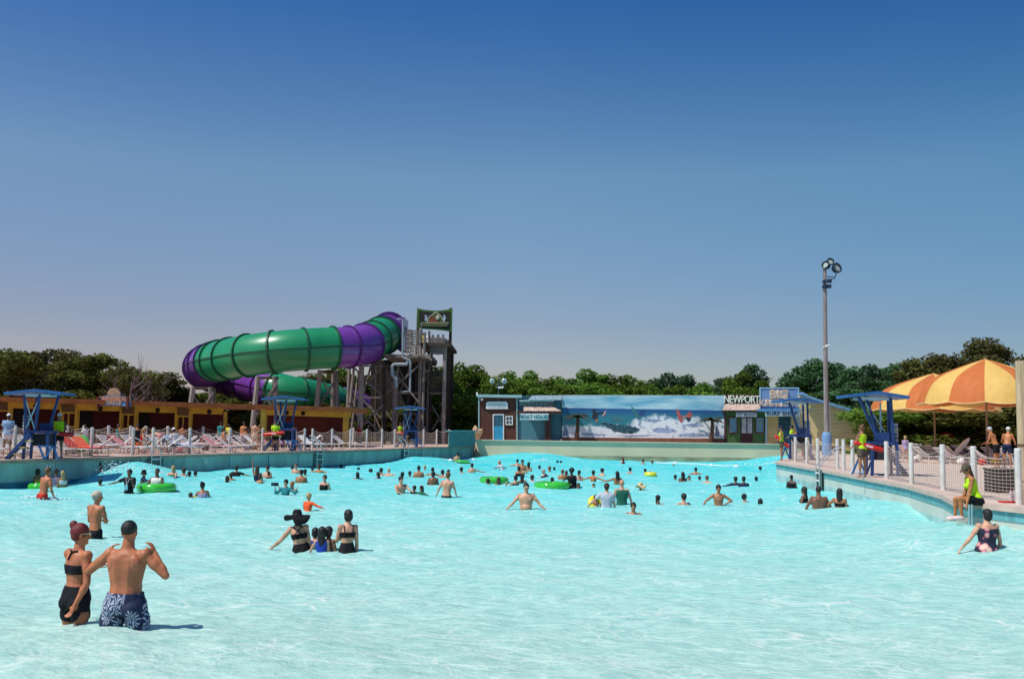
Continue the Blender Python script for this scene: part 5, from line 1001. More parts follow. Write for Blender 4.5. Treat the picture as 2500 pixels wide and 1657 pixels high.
TL = [(-60, 838, 78, 10, 'olive'), (18, 838, 80, 9, 'olive'), (72, 850, 76, 8, 'olive'), (128, 850, 82, 9, 'brown'), (188, 849, 78, 9, 'olive'), (236, 856, 84, 9, 'olive'), (284, 862, 80, 8, 'olive'), (315, 888, 76, 5.5, 'brown'), (378, 905, 90, 7, 'brown'), (412, 914, 92, 7, 'olive'), (445, 935, 96, 8, 'green'), (490, 945, 96, 9, 'olive'), (540, 955, 98, 10, 'olive'), (600, 960, 96, 9, 'olive'), (660, 950, 98, 9, 'green'), (720, 930, 98, 9, 'olive'), (775, 908, 100, 8, 'brown'), (815, 905, 102, 8, 'olive'), (850, 900, 104, 8, 'green'), (905, 900, 104, 9, 'olive'), (960, 900, 104, 9, 'olive'), (1020, 895, 102, 10, 'olive'), (1070, 884, 104, 9, 'green'),
      (1108, 880, 98, 8, 'green'), (1150, 890, 102, 9, 'green'), (1192, 892, 100, 9, 'green'), (1240, 908, 104, 8, 'green'), (1276, 905, 106, 7, 'green'), (1322, 908, 103, 9, 'green'), (1372, 915, 106, 9, 'green'), (1418, 906, 104, 8, 'green'), (1458, 898, 108, 7, 'green'), (1502, 910, 104, 8, 'green'), (1545, 918, 106, 8, 'green'), (1582, 924, 110, 7, 'blue'), (1640, 908, 112, 8, 'blue'), (1690, 920, 114, 8, 'blue'), (1728, 930, 112, 7, 'blue'), (1770, 924, 116, 7, 'blue'), (1822, 906, 108, 8, 'green'), (1872, 928, 114, 8, 'blue')]
tw_ = ['beyond the left frame edge', 'at the left edge of the photo', 'above the nearest stand', 'third from the left edge', 'with the highest round top on the left', 'left of the cabana sign', 'directly above the cabana sign', 'in front of the bare branches', 'right of the bare branches', 'two left of the slide', 'just left of the slide bend', 'under the purple slide bend', 'behind the lower purple tube', 'behind the cabana gap', 'left of the middle trestle', 'behind the lower green tube', 'above the lower green tube', 'between slide and tower', 'behind the left tower legs', 'inside the tower legs', 'behind the tower drain pipe', 'behind the tower platform', 'behind the tower stair', 'just right of the tower', 'between tower and boat house', 'behind the twin round lamps', 'right of the twin lamps', 'above the teal boat house wall', 'above the left end of the mural', 'above the mural palm on the left', 'above the jumping surfer', 'with a pointed top above the mural', 'above the mural middle', 'right of the pointed tree', 'above the red surfer', 'tallest over the right half of the mural', 'with gaps above the mural end', 'above the right mural palm', 'left of the pointed pine', 'above the green shop', 'above the surf shop board']
for i, (a, wh_) in enumerate(zip(TL, tw_)): tree(a[0], a[1]-5+(7 if i % 3 == 1 else 0)-(4 if i % 4 == 2 else 0), a[2], a[3]*(1.02 if i % 2 else 1.2), a[4], 'round', wh_, i)
PL = [(1835, 899, 112, 7, 'blue', 'with a pointed top behind the green shop'), (1930, 926, 112, 9, 'blue', 'left of the light mast'), (1958, 905, 100, 8, 'blue', 'rising just left of the light mast'), (1990, 889, 98, 9, 'blue', 'directly behind the light mast'), (2035, 896, 97, 8, 'blue', 'just right of the light mast'), (2085, 908, 94, 8, 'blue', 'above the sloping blue eave'), (2125, 900, 92, 6, 'blue', 'above the right lifeguard stand'), (2158, 912, 95, 7, 'blue', 'left of the striped umbrellas'), (2190, 897, 90, 7, 'blue', 'at the left tip of the rear umbrella'), (2235, 888, 88, 8, 'brown', 'above the rear umbrella'), (2275, 878, 88, 8, 'brown', 'behind the rear umbrella peak')]
for i, a in enumerate(PL): tree(a[0], a[1]-3, a[2], a[3]*1.2, a[4], 'pine', a[5], i)
RL = [(2330, 868, 90, 9, 'brown', 'behind the front umbrella on its left'), (2395, 826, 96, 10, 'brown', 'tallest tree on the right behind the striped umbrellas'), (2455, 862, 92, 8, 'brown', 'right of the tallest tree'), (2530, 880, 92, 9, 'brown', 'at the right edge of the photo')]
for i, a in enumerate(RL): tree(a[0], a[1]-3, a[2], a[3]*1.15, a[4], 'round', a[5], i)
UL = [(2140, 1000, 84, 5, 'green'), (2172, 985, 74, 8, 'green'), (2215, 980, 68, 11, 'green'), (2285, 975, 66, 11, 'olive'), (2350, 970, 66, 11, 'olive'), (2415, 972, 64, 10, 'olive'), (2480, 965, 64, 11, 'olive'), (2560, 960, 64, 11, 'olive')]
uw = ['beside the end of the surf shop wing', 'behind the right lifeguard stand', 'under the left edge of the rear umbrella', 'behind the rear umbrella pole', 'between the two umbrella poles', 'behind the front umbrella pole', 'behind the shirtless couple', 'at the right edge under the umbrella']
for i, (a, wh_) in enumerate(zip(UL, uw)):
    t = tree(a[0], a[1], a[2], a[3]*1.1, a[4], 'round', wh_, i); t['label'] = 'low spreading shrub ' + wh_; t.name = 'spreading_shrub'; t['category'] = 'shrub'; t['group'] = 'shrubs behind the right deck'; c = [c for c in t.children if c.name.startswith('crown')][0]; c.location.z = -c.scale.z*.22; c.scale.z *= 1.3
for i, px in enumerate((-40, 60, 160, 260, 350, 430, 520, 590, 660, 740, 820, 900, 980, 1060, 1120, 1200, 1290, 1380, 1470, 1560, 1650, 1740, 1830, 1930, 2030, 2120)):      # understorey
    t = tree(px, 985 if px < 1090 else 945, 88 if px < 1150 else 98, 9.5, 'olive' if px < 1000 else 'green', 'round', 'x', i); t.name = 'understorey_bush'; t['category'] = 'bush'; t['group'] = 'understorey bushes below the trees'; t['label'] = 'dark low bush ' + ('beyond the left frame edge', 'behind the nearest stand', 'behind the third cabana bay', 'behind the cabana sign', 'below the bare branches', 'left of the slide bend', 'under the slide bend', 'seen through the cabana gap', 'right of the cabana gap', 'behind the red cabana', 'at the end of the cabana', 'behind the braced tower legs', 'behind the stand under the tower', 'behind the tower stair', 'left of the boat house', 'behind the boat house', 'behind the slate roof', 'behind the left end of the mural', 'behind the first mural surfer', 'behind the mural middle', 'behind the red mural surfer', 'behind the right end of the mural', 'behind the lettered green board', 'behind the tall blue parapet', 'behind the light mast', 'behind the end of the surf shop wing')[i]
    c = [c for c in t.children if c.name.startswith('crown')][0]; c.location.z = -c.scale.z*.25; c.scale.z *= 1.35
for i, (px, tp, Yd, lb) in enumerate(((322, 880, 74, 'leafless grey tree with forked branches left of the slide'), (352, 888, 78, 'thin leafless tree beside the forked one'))):
    me = trunk_mesh(40+i, True); me.materials.clear(); me.materials.append(mat('bare_bark', (.16, .11, .12), rough=.9)); t = thing('bare_tree', lb, 'tree', (P(px, tp, Yd).x, Yd, DECK), 0, 'leafless trees'); h = P(px, tp, Yd).z-DECK; o = link_mesh('branches', me, None, t); o.scale = (h*1.0, h*1.0, h*1.05)
# ================================================================ PEOPLE
JOBS = []
def rotz(a): return Matrix.Rotation(a, 3, 'Z')
ARM = {'down': ((.13, .02, -1), (.05, .14, -1)), 'bent': ((.28, .1, -.95), (-.15, .9, -.35)), 'out': ((.72, .1, -.66), (.66, .15, -.72)), 'side': ((.95, .05, -.28), (.95, .12, -.16)), 'fwd': ((.25, .8, -.5), (-.02, .95, -.12)),
       'up': ((.18, .1, .98), (.02, 0, 1)), 'face': ((.45, .45, -.75), (-.35, .3, .88)), 'hips': ((.62, -.12, -.76), (-.62, .35, -.66)), 'brow': ((.70, .12, -.72), (-.45, .22, .86)), 'cross': ((.18, .22, -.95), (-.80, .58, .05)), 'tread': ((.8, .35, -.5), (.45, .75, -.3)), 'back': ((.2, -.35, -.9), (.05, -.2, -1)), 'reach': ((.35, .55, -.75), (.1, .9, -.45)), 'prop': ((.1, .05, -1), (.05, .1, -1))}
def person(px, ytop, yw, face, H, sk, hc, hs, outfit, label, arms='down', lean=(0, 0), head=(0, 0), w=1.0, sex='m', kid=1.0, legs=None, deck=None, group='swimmers in the wave pool', zw=None, extra=None, near=False, z0=None, twist=0.0):
    JOBS.append(dict(locals()))
def nrm(v): v = V(v); return v.normalized()
def body(J):
    H = J['H']; w = J['w']; fem = J['sex'] == 'f'; hs_ = J['kid']; lx, ly = J['lean']
    ax = nrm((math.sin(math.radians(lx)), math.sin(math.radians(ly)), math.cos(math.radians(lx))*math.cos(math.radians(ly))))
    tw = math.radians(J['twist']); R = rotz(-tw) @ V((1, 0, 0)); Rp = V((1, 0, 0)); R = (R-ax*R.dot(ax)).normalized(); Rp = (Rp-ax*Rp.dot(ax)).normalized(); Fd = ax.cross(R); Fp = ax.cross(Rp)
    Pv = V((0, 0, .52*H)); N = Pv+ax*.31*H
    yaw, pit = map(math.radians, J['head']); Rh = rotz(-yaw+0) @ Matrix.Rotation(pit, 3, 'X')
    hd = nrm(ax*.8+V((0, 0, .35))+ (Rh @ V((0, -.0, 0)))); hr = H*.5*(1+hs_)  # effective head size
    hsz = H*hs_
    ku = hd*.100*H*(.5+.5*hs_); ku = ku + (Rh @ V((0, .012*H, 0)))
    C = N+ku
    q = MB()
    rings = []
    if fem: prof = [(-.17, .045, .045), (-.08, .088, .064), (.02, .100, .072), (.16, .090, .064), (.34, .068, .050), (.5, .074, .054), (.68, .084, .062), (.82, .086, .056), (.93, .070, .044), (1.0, .036, .034)]
    else: prof = [(-.17, .045, .045), (-.08, .080, .060), (.02, .090, .066), (.16, .084, .062), (.34, .078, .056), (.5, .086, .060), (.68, .097, .067), (.82, .103, .064), (.93, .086, .050), (1.0, .042, .038)]
    bulk = J['w']
    for t, rx, ry in prof:
        c = Pv+ax*(.31*H*t); mixR = (Rp.lerp(R, max(0, min(1, t)))).normalized(); mixF = (Fp.lerp(Fd, max(0, min(1, t)))).normalized()
        rings.append([c+(mixR*(rx*H*bulk*math.cos(k/16*6.2832))+mixF*(ry*H*bulk*math.sin(k/16*6.2832)))*(.88 if k == 12 and .1 < t < .9 else 1) for k in range(16)])
    q.loft(rings)
    B = [('torso', Pv-ax*.05*H, N, .085*H*w, .085*H*w)]
    # glutes / breasts / belly
    for s in (-1, 1): q.ell(Pv+Rp*s*.043*H*w-Fp*.030*H-ax*.022*H, (.048*H*w, .045*H*w, .050*H), nu=10, nv=7)
    if fem:
        for s in (-1, 1): q.ell(Pv+ax*.205*H+R*s*.038*H*w+Fd*.050*H*w, (.036*H*w, .034*H*w, .036*H), nu=10, nv=7)
    else:
        for s in (-1, 1): q.ell(Pv+ax*.225*H+R*s*.040*H*w+Fd*.036*H*w, (.045*H*w, .028*H*w, .034*H), nu=10, nv=7); q.ell(Pv+ax*.235*H+R*s*.050*H*w-Fd*.036*H*w, (.040*H*w, .024*H*w, .050*H), nu=10, nv=7)
        if w > 1.1: q.ell(Pv+ax*.09*H+Fd*.03*H*w, (.07*H*w, .055*H*w, .07*H), nu=12, nv=8)
    # neck and head
    q.caps(N-ax*.03*H, C-hd*.02*H, .036*H*(w if w < 1.2 else 1.15), .030*H, 12); B.append(('neck', N, C, .03*H, .03*H))
    q.caps(N-ax*.035*H+R*.05*H, N+hd*.02*H, .022*H, .028*H, 8); q.caps(N-ax*.035*H-R*.05*H, N+hd*.02*H, .022*H, .028*H, 8)
    hz = hsz
    q.ell(C+Rh @ V((0, -.004*hz, .014*hz)), (.0425*hz, .054*hz, .052*hz), M=Rh, nu=16, nv=12)
    q.ell(C+Rh @ V((0, .014*hz, -.024*hz)), (.033*hz, .036*hz, .042*hz), M=Rh, nu=14, nv=10)
    q.ell(C+Rh @ V((0, .040*hz, -.052*hz)), (.014*hz, .012*hz, .010*hz), M=Rh, nu=8, nv=6)
    q.caps(C+Rh @ V((0, .048*hz, .004*hz)), C+Rh @ V((0, .060*hz, -.018*hz)), .005*hz, .009*hz, 8)
    q.ell(C+Rh @ V((0, .043*hz, .014*hz)), (.028*hz, .010*hz, .007*hz), M=Rh, nu=10, nv=6)
    for s in (-1, 1): q.ell(C+Rh @ V((s*.043*hz, -.002*hz, -.006*hz)), (.007*hz, .012*hz, .018*hz), M=Rh, nu=8, nv=6)
    B.append(('head', C, C+Rh @ V((0, 0, .03*hz)), .05*hz, .05*hz))
    # arms
    arms = J['arms']; arms = (arms, arms) if isinstance(arms, str) else arms; fr = Matrix((R, Fd, ax)).transposed(); hands = []
    sw = (.088 if fem else .098)*H*(.45+.55*w)
    for s, spec in ((-1, arms[0]), (1, arms[1])):
        ud, fd = ARM[spec] if isinstance(spec, str) else spec
        ud = nrm(rotz(-tw) @ V((ud[0]*s, ud[1], ud[2]))); fd = nrm(rotz(-tw) @ V((fd[0]*s, fd[1], fd[2]))); ak = .80 + .20*min(w, 1.25)
        up_ = max(0, ud.z)
        Sh = N-ax*.028*H+R*s*sw+V((0, 0, .022*H*up_)); E = Sh+ud*.172*H; Wr = E+fd*.150*H
        q.ell(Sh, (.035*H*ak, .037*H*ak, .035*H*ak), nu=10, nv=8); q.caps(N-ax*.03*H+R*s*.05*H, Sh, .030*H, .032*H*ak, 8)
        q.caps(Sh, E, .029*H*ak, .023*H*ak, 10); q.ell(Sh.lerp(E, .45), (.031*H*ak, .031*H*ak, .05*H), M=V((0, 0, 1)).rotation_difference(ud).to_matrix(), nu=10, nv=8)
        q.caps(E, Wr, .0225*H*ak, .0145*H*ak, 10); q.ell(E.lerp(Wr, .28), (.0245*H*ak, .0245*H*ak, .045*H), M=V((0, 0, 1)).rotation_difference(fd).to_matrix(), nu=10, nv=8)
        B.append(('ua'+'LR'[s > 0], Sh, E, .03*H, .023*H)); B.append(('fa'+'LR'[s > 0], E, Wr, .022*H, .014*H)); hands.append((Wr, fd, s, ud)); B.append(('ha', Wr+fd*.02*H, Wr+fd*.085*H, .026*H, .026*H))
        # hand
        side = fd.cross(V((0, 0, 1)) if abs(fd.z) < .85 else Fd).normalized(); pn = side.cross(fd).normalized()
        hw = .0195*H; hl = .052*H
        Mh = Matrix((side, fd, pn)).transposed()
        if J['near']:
            q.ell(Wr+fd*hl*.52, (hw, hl*.62, hw*.46), M=Mh, nu=12, nv=8); cur = .35
            for i, (o, L) in enumerate(((-.78, .036), (-.27, .042), (.27, .039), (.78, .031))):
                b0 = Wr+fd*hl*.95+side*hw*o; d1 = nrm(fd*math.cos(cur)-pn*math.sin(cur)+side*.10*o); d2 = nrm(fd*math.cos(cur*2.6)-pn*math.sin(cur*2.6)); m1 = b0+d1*L*.55*H; q.caps(b0, m1, .0052*H, .0048*H, 8); q.caps(m1, m1+d2*L*.5*H, .0048*H, .0038*H, 8)
            sg = -1 if s > 0 else 1; b0 = Wr+fd*hl*.35+side*hw*.75*sg; d1 = nrm(fd*.7+side*.75*sg-pn*.2); m1 = b0+d1*.026*H; q.caps(b0, m1, .0070*H, .0058*H, 8); q.caps(m1, m1+nrm(fd*.9+side*.2*sg-pn*.3)*.020*H, .0056*H, .0045*H, 8)
        else:
            q.ell(Wr+fd*hl*.5, (hw, hl*.62, hw*.5), M=Mh, nu=10, nv=7)
            for o in (-.8, -.27, .27, .8): b0 = Wr+fd*hl*.9+side*hw*o; q.caps(b0, b0+nrm(fd-pn*.35+side*.12*o)*.036*H, .0062*H, .0055*H, 6)
            sg = -1 if s > 0 else 1; b0 = Wr+fd*hl*.35+side*hw*.8*sg; q.caps(b0, b0+nrm(fd*.7+side*.8*sg)*.036*H, .0075*H, .006*H, 6)
    # legs
    legs = J['legs'] or (((.04, 0, -1), (.02, 0, -1)), ((.04, 0, -1), (.02, 0, -1)))
    for s, (td, sd_) in ((-1, legs[0]), (1, legs[1])):
        td = nrm((td[0]*s, td[1], td[2])); sd_ = nrm((sd_[0]*s, sd_[1], sd_[2])); Hp = Pv+Rp*s*.050*H*w; Kn = Hp+td*.245*H; An = Kn+sd_*.235*H
        q.caps(Hp, Kn, .050*H*w, .032*H*(.5+.5*w), 12); q.ell(Hp.lerp(Kn, .35), (.049*H*w, .052*H*w, .09*H), M=V((0, 0, 1)).rotation_difference(td).to_matrix(), nu=12, nv=8)
        q.caps(Kn, An, .030*H, .018*H, 10); q.ell(Kn.lerp(An, .3)-V((0, .006*H, 0)), (.031*H, .033*H, .065*H), M=V((0, 0, 1)).rotation_difference(sd_).to_matrix(), nu=10, nv=8)
        fdir = V((s*.12, 1, 0)) if sd_.z < -.6 else V((0, .3, 1)); fdir.normalize(); q.caps(An+V((0, -.012*H, -.022*H)), An+fdir*.085*H+V((0, 0, -.028*H)), .020*H, .014*H, 8); q.ell(An+fdir*.05*H+V((0, 0, -.026*H)), (.022*H, .04*H, .012*H), nu=8, nv=6)
        B.append(('th'+'LR'[s > 0], Hp, Kn, .05*H, .033*H)); B.append(('sh'+'LR'[s > 0], Kn, An, .03*H, .02*H))
        if s == 1: lastfoot = An
    info = dict(C=C, Rh=Rh, hz=hz, N=N, Pv=Pv, ax=ax, R=R, Fd=Fd, hands=hands, crown=(C+Rh @ V((0, 0, .068*hz))).z, B=B)
    return q, info
REG = {'trunks': [('torso', -.3, .20), ('th', -.3, .68)], 'longtrunks': [('torso', -.3, .32), ('th', -.3, .92)], 'brief': [('torso', -.4, .16), ('th', -.3, .16)], 'high': [('torso', -.4, .44), ('th', -.3, .18)], 'boy': [('torso', -.4, .38), ('th', -.3, .28)],
       'band': [('torso', .60, .76)], 'top': [('torso', .58, .84)], 'tank': [('torso', .12, .955)], 'tee': [('torso', .10, 1.0), ('ua', -.5, .62)], 'rash': [('torso', -.3, 1.0), ('ua', -.5, 2), ('fa', -.5, .62)], 'suit': [('torso', -.4, .86), ('th', -.3, .14)], 'vest': [('torso', .02, .93)], 'dress': [('torso', -.4, .90), ('th', -.3, .6)], 'shorts': [('torso', -.3, .2), ('th', -.3, .55)]}
OFFS = {'trunks': .012, 'longtrunks': .02, 'brief': .007, 'high': .008, 'boy': .008, 'band': .009, 'top': .010, 'tank': .012, 'tee': .016, 'rash': .008, 'suit': .009, 'vest': .018, 'dress': .02, 'shorts': .012}
NAMES = {'trunks': 'swim_trunks', 'longtrunks': 'swim_trunks', 'brief': 'swim_bottoms', 'high': 'swim_bottoms', 'boy': 'swim_bottoms', 'band': 'bikini_top', 'top': 'bikini_top', 'tank': 'tank_top', 'tee': 'shirt', 'rash': 'rash_shirt', 'suit': 'swimsuit', 'vest': 'swim_vest', 'dress': 'swim_dress', 'shorts': 'shorts'}
def cloth_from(co, faces, lab, tt, nrmv, kind, inf, H):
    regs = REG[kind]; off = OFFS[kind]*H/1.7
    fm = np.zeros(len(faces), bool)
    for b, t0, t1 in regs:
        for i, nme in enumerate(inf['names']):
            if nme.startswith(b): fm |= (lab == i) & (tt >= t0) & (tt <= t1)
    fs = faces[fm]
    if len(fs) < 4: return None
    used = np.unique(fs); mp = -np.ones(len(co), int); mp[used] = np.arange(len(used)); fs = mp[fs]
    n = nrmv[used]; o = np.full(len(used), off)
    v1 = co[used]+n*o[:, None]; v0 = co[used]-n*.004
    # loose hem: flare trunks with distance down the thigh
    if kind in ('longtrunks', 'trunks', 'shorts'):
        vt = inf['vt'][used]; vl = inf['vl'][used]; th = np.array([inf['names'][i].startswith('th') for i in vl]); fl = np.where(th, np.clip(vt, 0, 1), 0)*(.022 if kind == 'longtrunks' else .012)*H/1.7
        nn_ = n.copy(); nn_[:, 2] = 0; v1 = v1+nn_*fl[:, None]
    # boundary edges get closed to the inner side
    e = np.concatenate([fs[:, [0, 1]], fs[:, [1, 2]], fs[:, [2, 3]], fs[:, [3, 0]]]); key = np.sort(e, 1); _, idx, cnt = np.unique(key, axis=0, return_index=True, return_counts=True); be = e[idx[cnt == 1]]
    N_ = len(used); rim = np.stack([be[:, 1], be[:, 0], be[:, 0]+N_, be[:, 1]+N_], 1); return np.concatenate([v1, v0]), np.concatenate([fs, rim])
def np_mesh(name, co, fs, smooth=True):
    me = bpy.data.meshes.new(name); me.vertices.add(len(co)); me.vertices.foreach_set('co', np.asarray(co, np.float32).ravel()); me.loops.add(fs.size); me.loops.foreach_set('vertex_index', fs.ravel().astype(np.int32)); me.polygons.add(len(fs)); me.polygons.foreach_set('loop_start', np.arange(0, fs.size, 4, dtype=np.int32)); me.polygons.foreach_set('use_smooth', [smooth]*len(fs)); me.update(); me.validate(); return me
def hair(J, I, root):
    C, Rh, hz = I['C'], I['Rh'], I['hz']; hs = J['hs']; hc = J['hc']
    def at(x, y, z): return C+Rh @ V((x*hz, y*hz, z*hz))
    def fuzz(q, a=.07, f=14):
        q.v = [tuple(at(0, 0, 0)+(V(v)-C)*(1+a*noise.noise((V(v)-C)*f/hz*.06+V((J['px'], 0, 0))))) for v in q.v]; return q
    hats = {'cap': None, 'sunhat': None, 'straw': None, 'bucket': None}
    q = MB()
    if hs in ('bald',): pass
    elif hs == 'buzz': q.ell(at(0, -.010, .020), (.0445*hz, .054*hz, .050*hz), M=Rh, nu=16, nv=12)
    else:
        k = 1.0 if hs in ('cap', 'sunhat', 'straw', 'bucket') else 1.06
        q.ell(at(0, -.012, .018), (.0470*hz*k, .0560*hz*k, .0540*hz*k), M=Rh, nu=18, nv=13)
        if hs in ('short', 'cap'): q.ell(at(0, -.030, -.012), (.040*hz, .030*hz, .036*hz), M=Rh, nu=12, nv=8)
    if hs == 'afro': q.ell(at(0, -.016, .024), (.066*hz, .070*hz, .064*hz), M=Rh, nu=18, nv=12)
    if hs in ('long', 'sunhat'):
        rings = []
        L = .19 if hs == 'long' else .13
        for t in range(9):
            u = t/8; z = .03-L*u; wd = .050*(1-.05*u)+.008*math.sin(u*3)-.018*u*u; dp_ = .030*(1-.45*u); y = -.030-.012*u; yoff = y*hz
            c = C+Rh @ V((0, 0, .03*hz*(1-u)))+V((0, 0, -(.0+L*u)*hz)) + (Rh @ V((0, yoff, 0))) - I['Fd']*.012*hz*u + I['ax']*0; c = C+(Rh @ V((0, yoff, .03*hz)))-I['ax']*(L*u*hz)-I['Fd']*.012*hz*u
            xr = Rh @ V((1, 0, 0)); yr = Rh @ V((0, 1, 0)); rings.append([c+xr*(wd*hz*math.cos(a/12*6.283))+yr*(dp_*hz*math.sin(a/12*6.283)) for a in range(12)])
        q.loft(rings)
    if hs == 'bob': q.ell(at(0, -.022, -.012), (.052*hz, .046*hz, .058*hz), M=Rh, nu=14, nv=10)
    if hs == 'bun': q.ell(at(-.018, -.052, .058), (.026*hz, .026*hz, .028*hz), nu=12, nv=9); q.ell(at(0, -.030, -.006), (.042*hz, .034*hz, .040*hz), M=Rh, nu=12, nv=8)
    if hs == 'pony':
        a = at(0, -.058, .018); q.tube([a, a+Rh @ V((0, -.03*hz, -.01*hz)), a+Rh @ V((0, -.036*hz, -.06*hz)), a+Rh @ V((0, -.028*hz, -.13*hz))], [.010*hz, .020*hz, .018*hz, .005*hz], 8)
    if q.v:
        if hs not in ('buzz',): fuzz(q, .16 if hs in ('long', 'afro', 'bun', 'bob') else .09, 22)
        q.obj('hair', hairm(hc), root, smooth=True)
    ex = J['extra'] or {}
    if hs == 'cap':
        cc = ex.get('cap', 'black'); q = MB(); rings = []
        for t in range(7): ph = t/6*math.pi/2*1.04; rings.append([at(.051*math.cos(a/16*6.283)*math.cos(ph), -.008+.061*math.sin(a/16*6.283)*math.cos(ph), .020+.056*math.sin(ph)) for a in range(16)])
        q.loft(rings); back = ex.get('capback', False); sgn = -1 if back else 1
        q.loft([[at(x*(1-abs(k)*0), sgn*(.040+y), .022-z+dz) for (x, y, z) in ((-.040, 0, 0), (-.030, .040, .010), (0, .056, .006), (.030, .040, .010), (.040, 0, 0))] for k, dz in ((0, 0), (0, .005))]); o = q.obj('cap', cloth(cc), root, smooth=False)
    if hs in ('sunhat', 'straw', 'bucket'):
        cc = {'sunhat': 'black', 'straw': 'straw', 'bucket': ex.get('cap', 'navy')}[hs]; Rb = {'sunhat': .150, 'straw': .125, 'bucket': .085}[hs]; q = MB(); rings = []; nb = 26
        for r, z in ((.002, .088), (.030, .086), (.046, .074), (.053, .050), (.056, .026), (Rb*.62, .014), (Rb*.85, .002), (Rb, -.018), (Rb*.99, -.022), (Rb*.84, -.003), (.056, .018)):
            ring = []
            for a in range(nb):
                th = a/nb*6.283; wv = (r/Rb)**3*(.030*math.sin(2*th+ex.get('hp', 1.0))+.012*math.sin(3*th+2)) if r > .06 else 0; ring.append(at(r*math.cos(th), -.006+r*math.sin(th), z+wv*(1.3 if hs != 'bucket' else .2)))
            rings.append(ring)
        q.loft(rings); q.obj('hat', cloth(cc), root, smooth=True)
    f = math.degrees(J['rz']) % 360
    if 80 < f < 280 and J['Y'] < 60:
        for s in (-1, 1): q = MB(); q.ell(at(s*.017, .047, .004), (.0085*hz, .005*hz, .0045*hz), M=Rh, nu=8, nv=5); q.obj('eye', mat('eye_dark', (.015, .01, .008), rough=.3), root)
        q = MB(); q.ell(at(0, .049, -.033), (.015*hz, .005*hz, .0035*hz), M=Rh, nu=8, nv=5); q.obj('mouth', mat('lips', (.25, .06, .05), rough=.5), root)
    if ex.get('glasses'):
        q = MB()
        for s in (-1, 1): q.ell(at(s*.019, .052, .006), (.0165*hz, .006*hz, .0115*hz), M=Rh, nu=10, nv=6); q.beam(at(s*.036, .046, .010), at(s*.046, -.004, .008), .004*hz, .006*hz)
        q.beam(at(-.006, .056, .008), at(.006, .056, .008), .004*hz); q.obj('sunglasses', mat('sunglass', ((.015, .015, .03) if ex['glasses'] == 1 else (.55, .45, .25)), rough=.15), root)
def strap_part(J, I, root, m, pts, w=.012):
    q = MB(); q.tube(pts, w, 5); q.obj('strap', m, root)
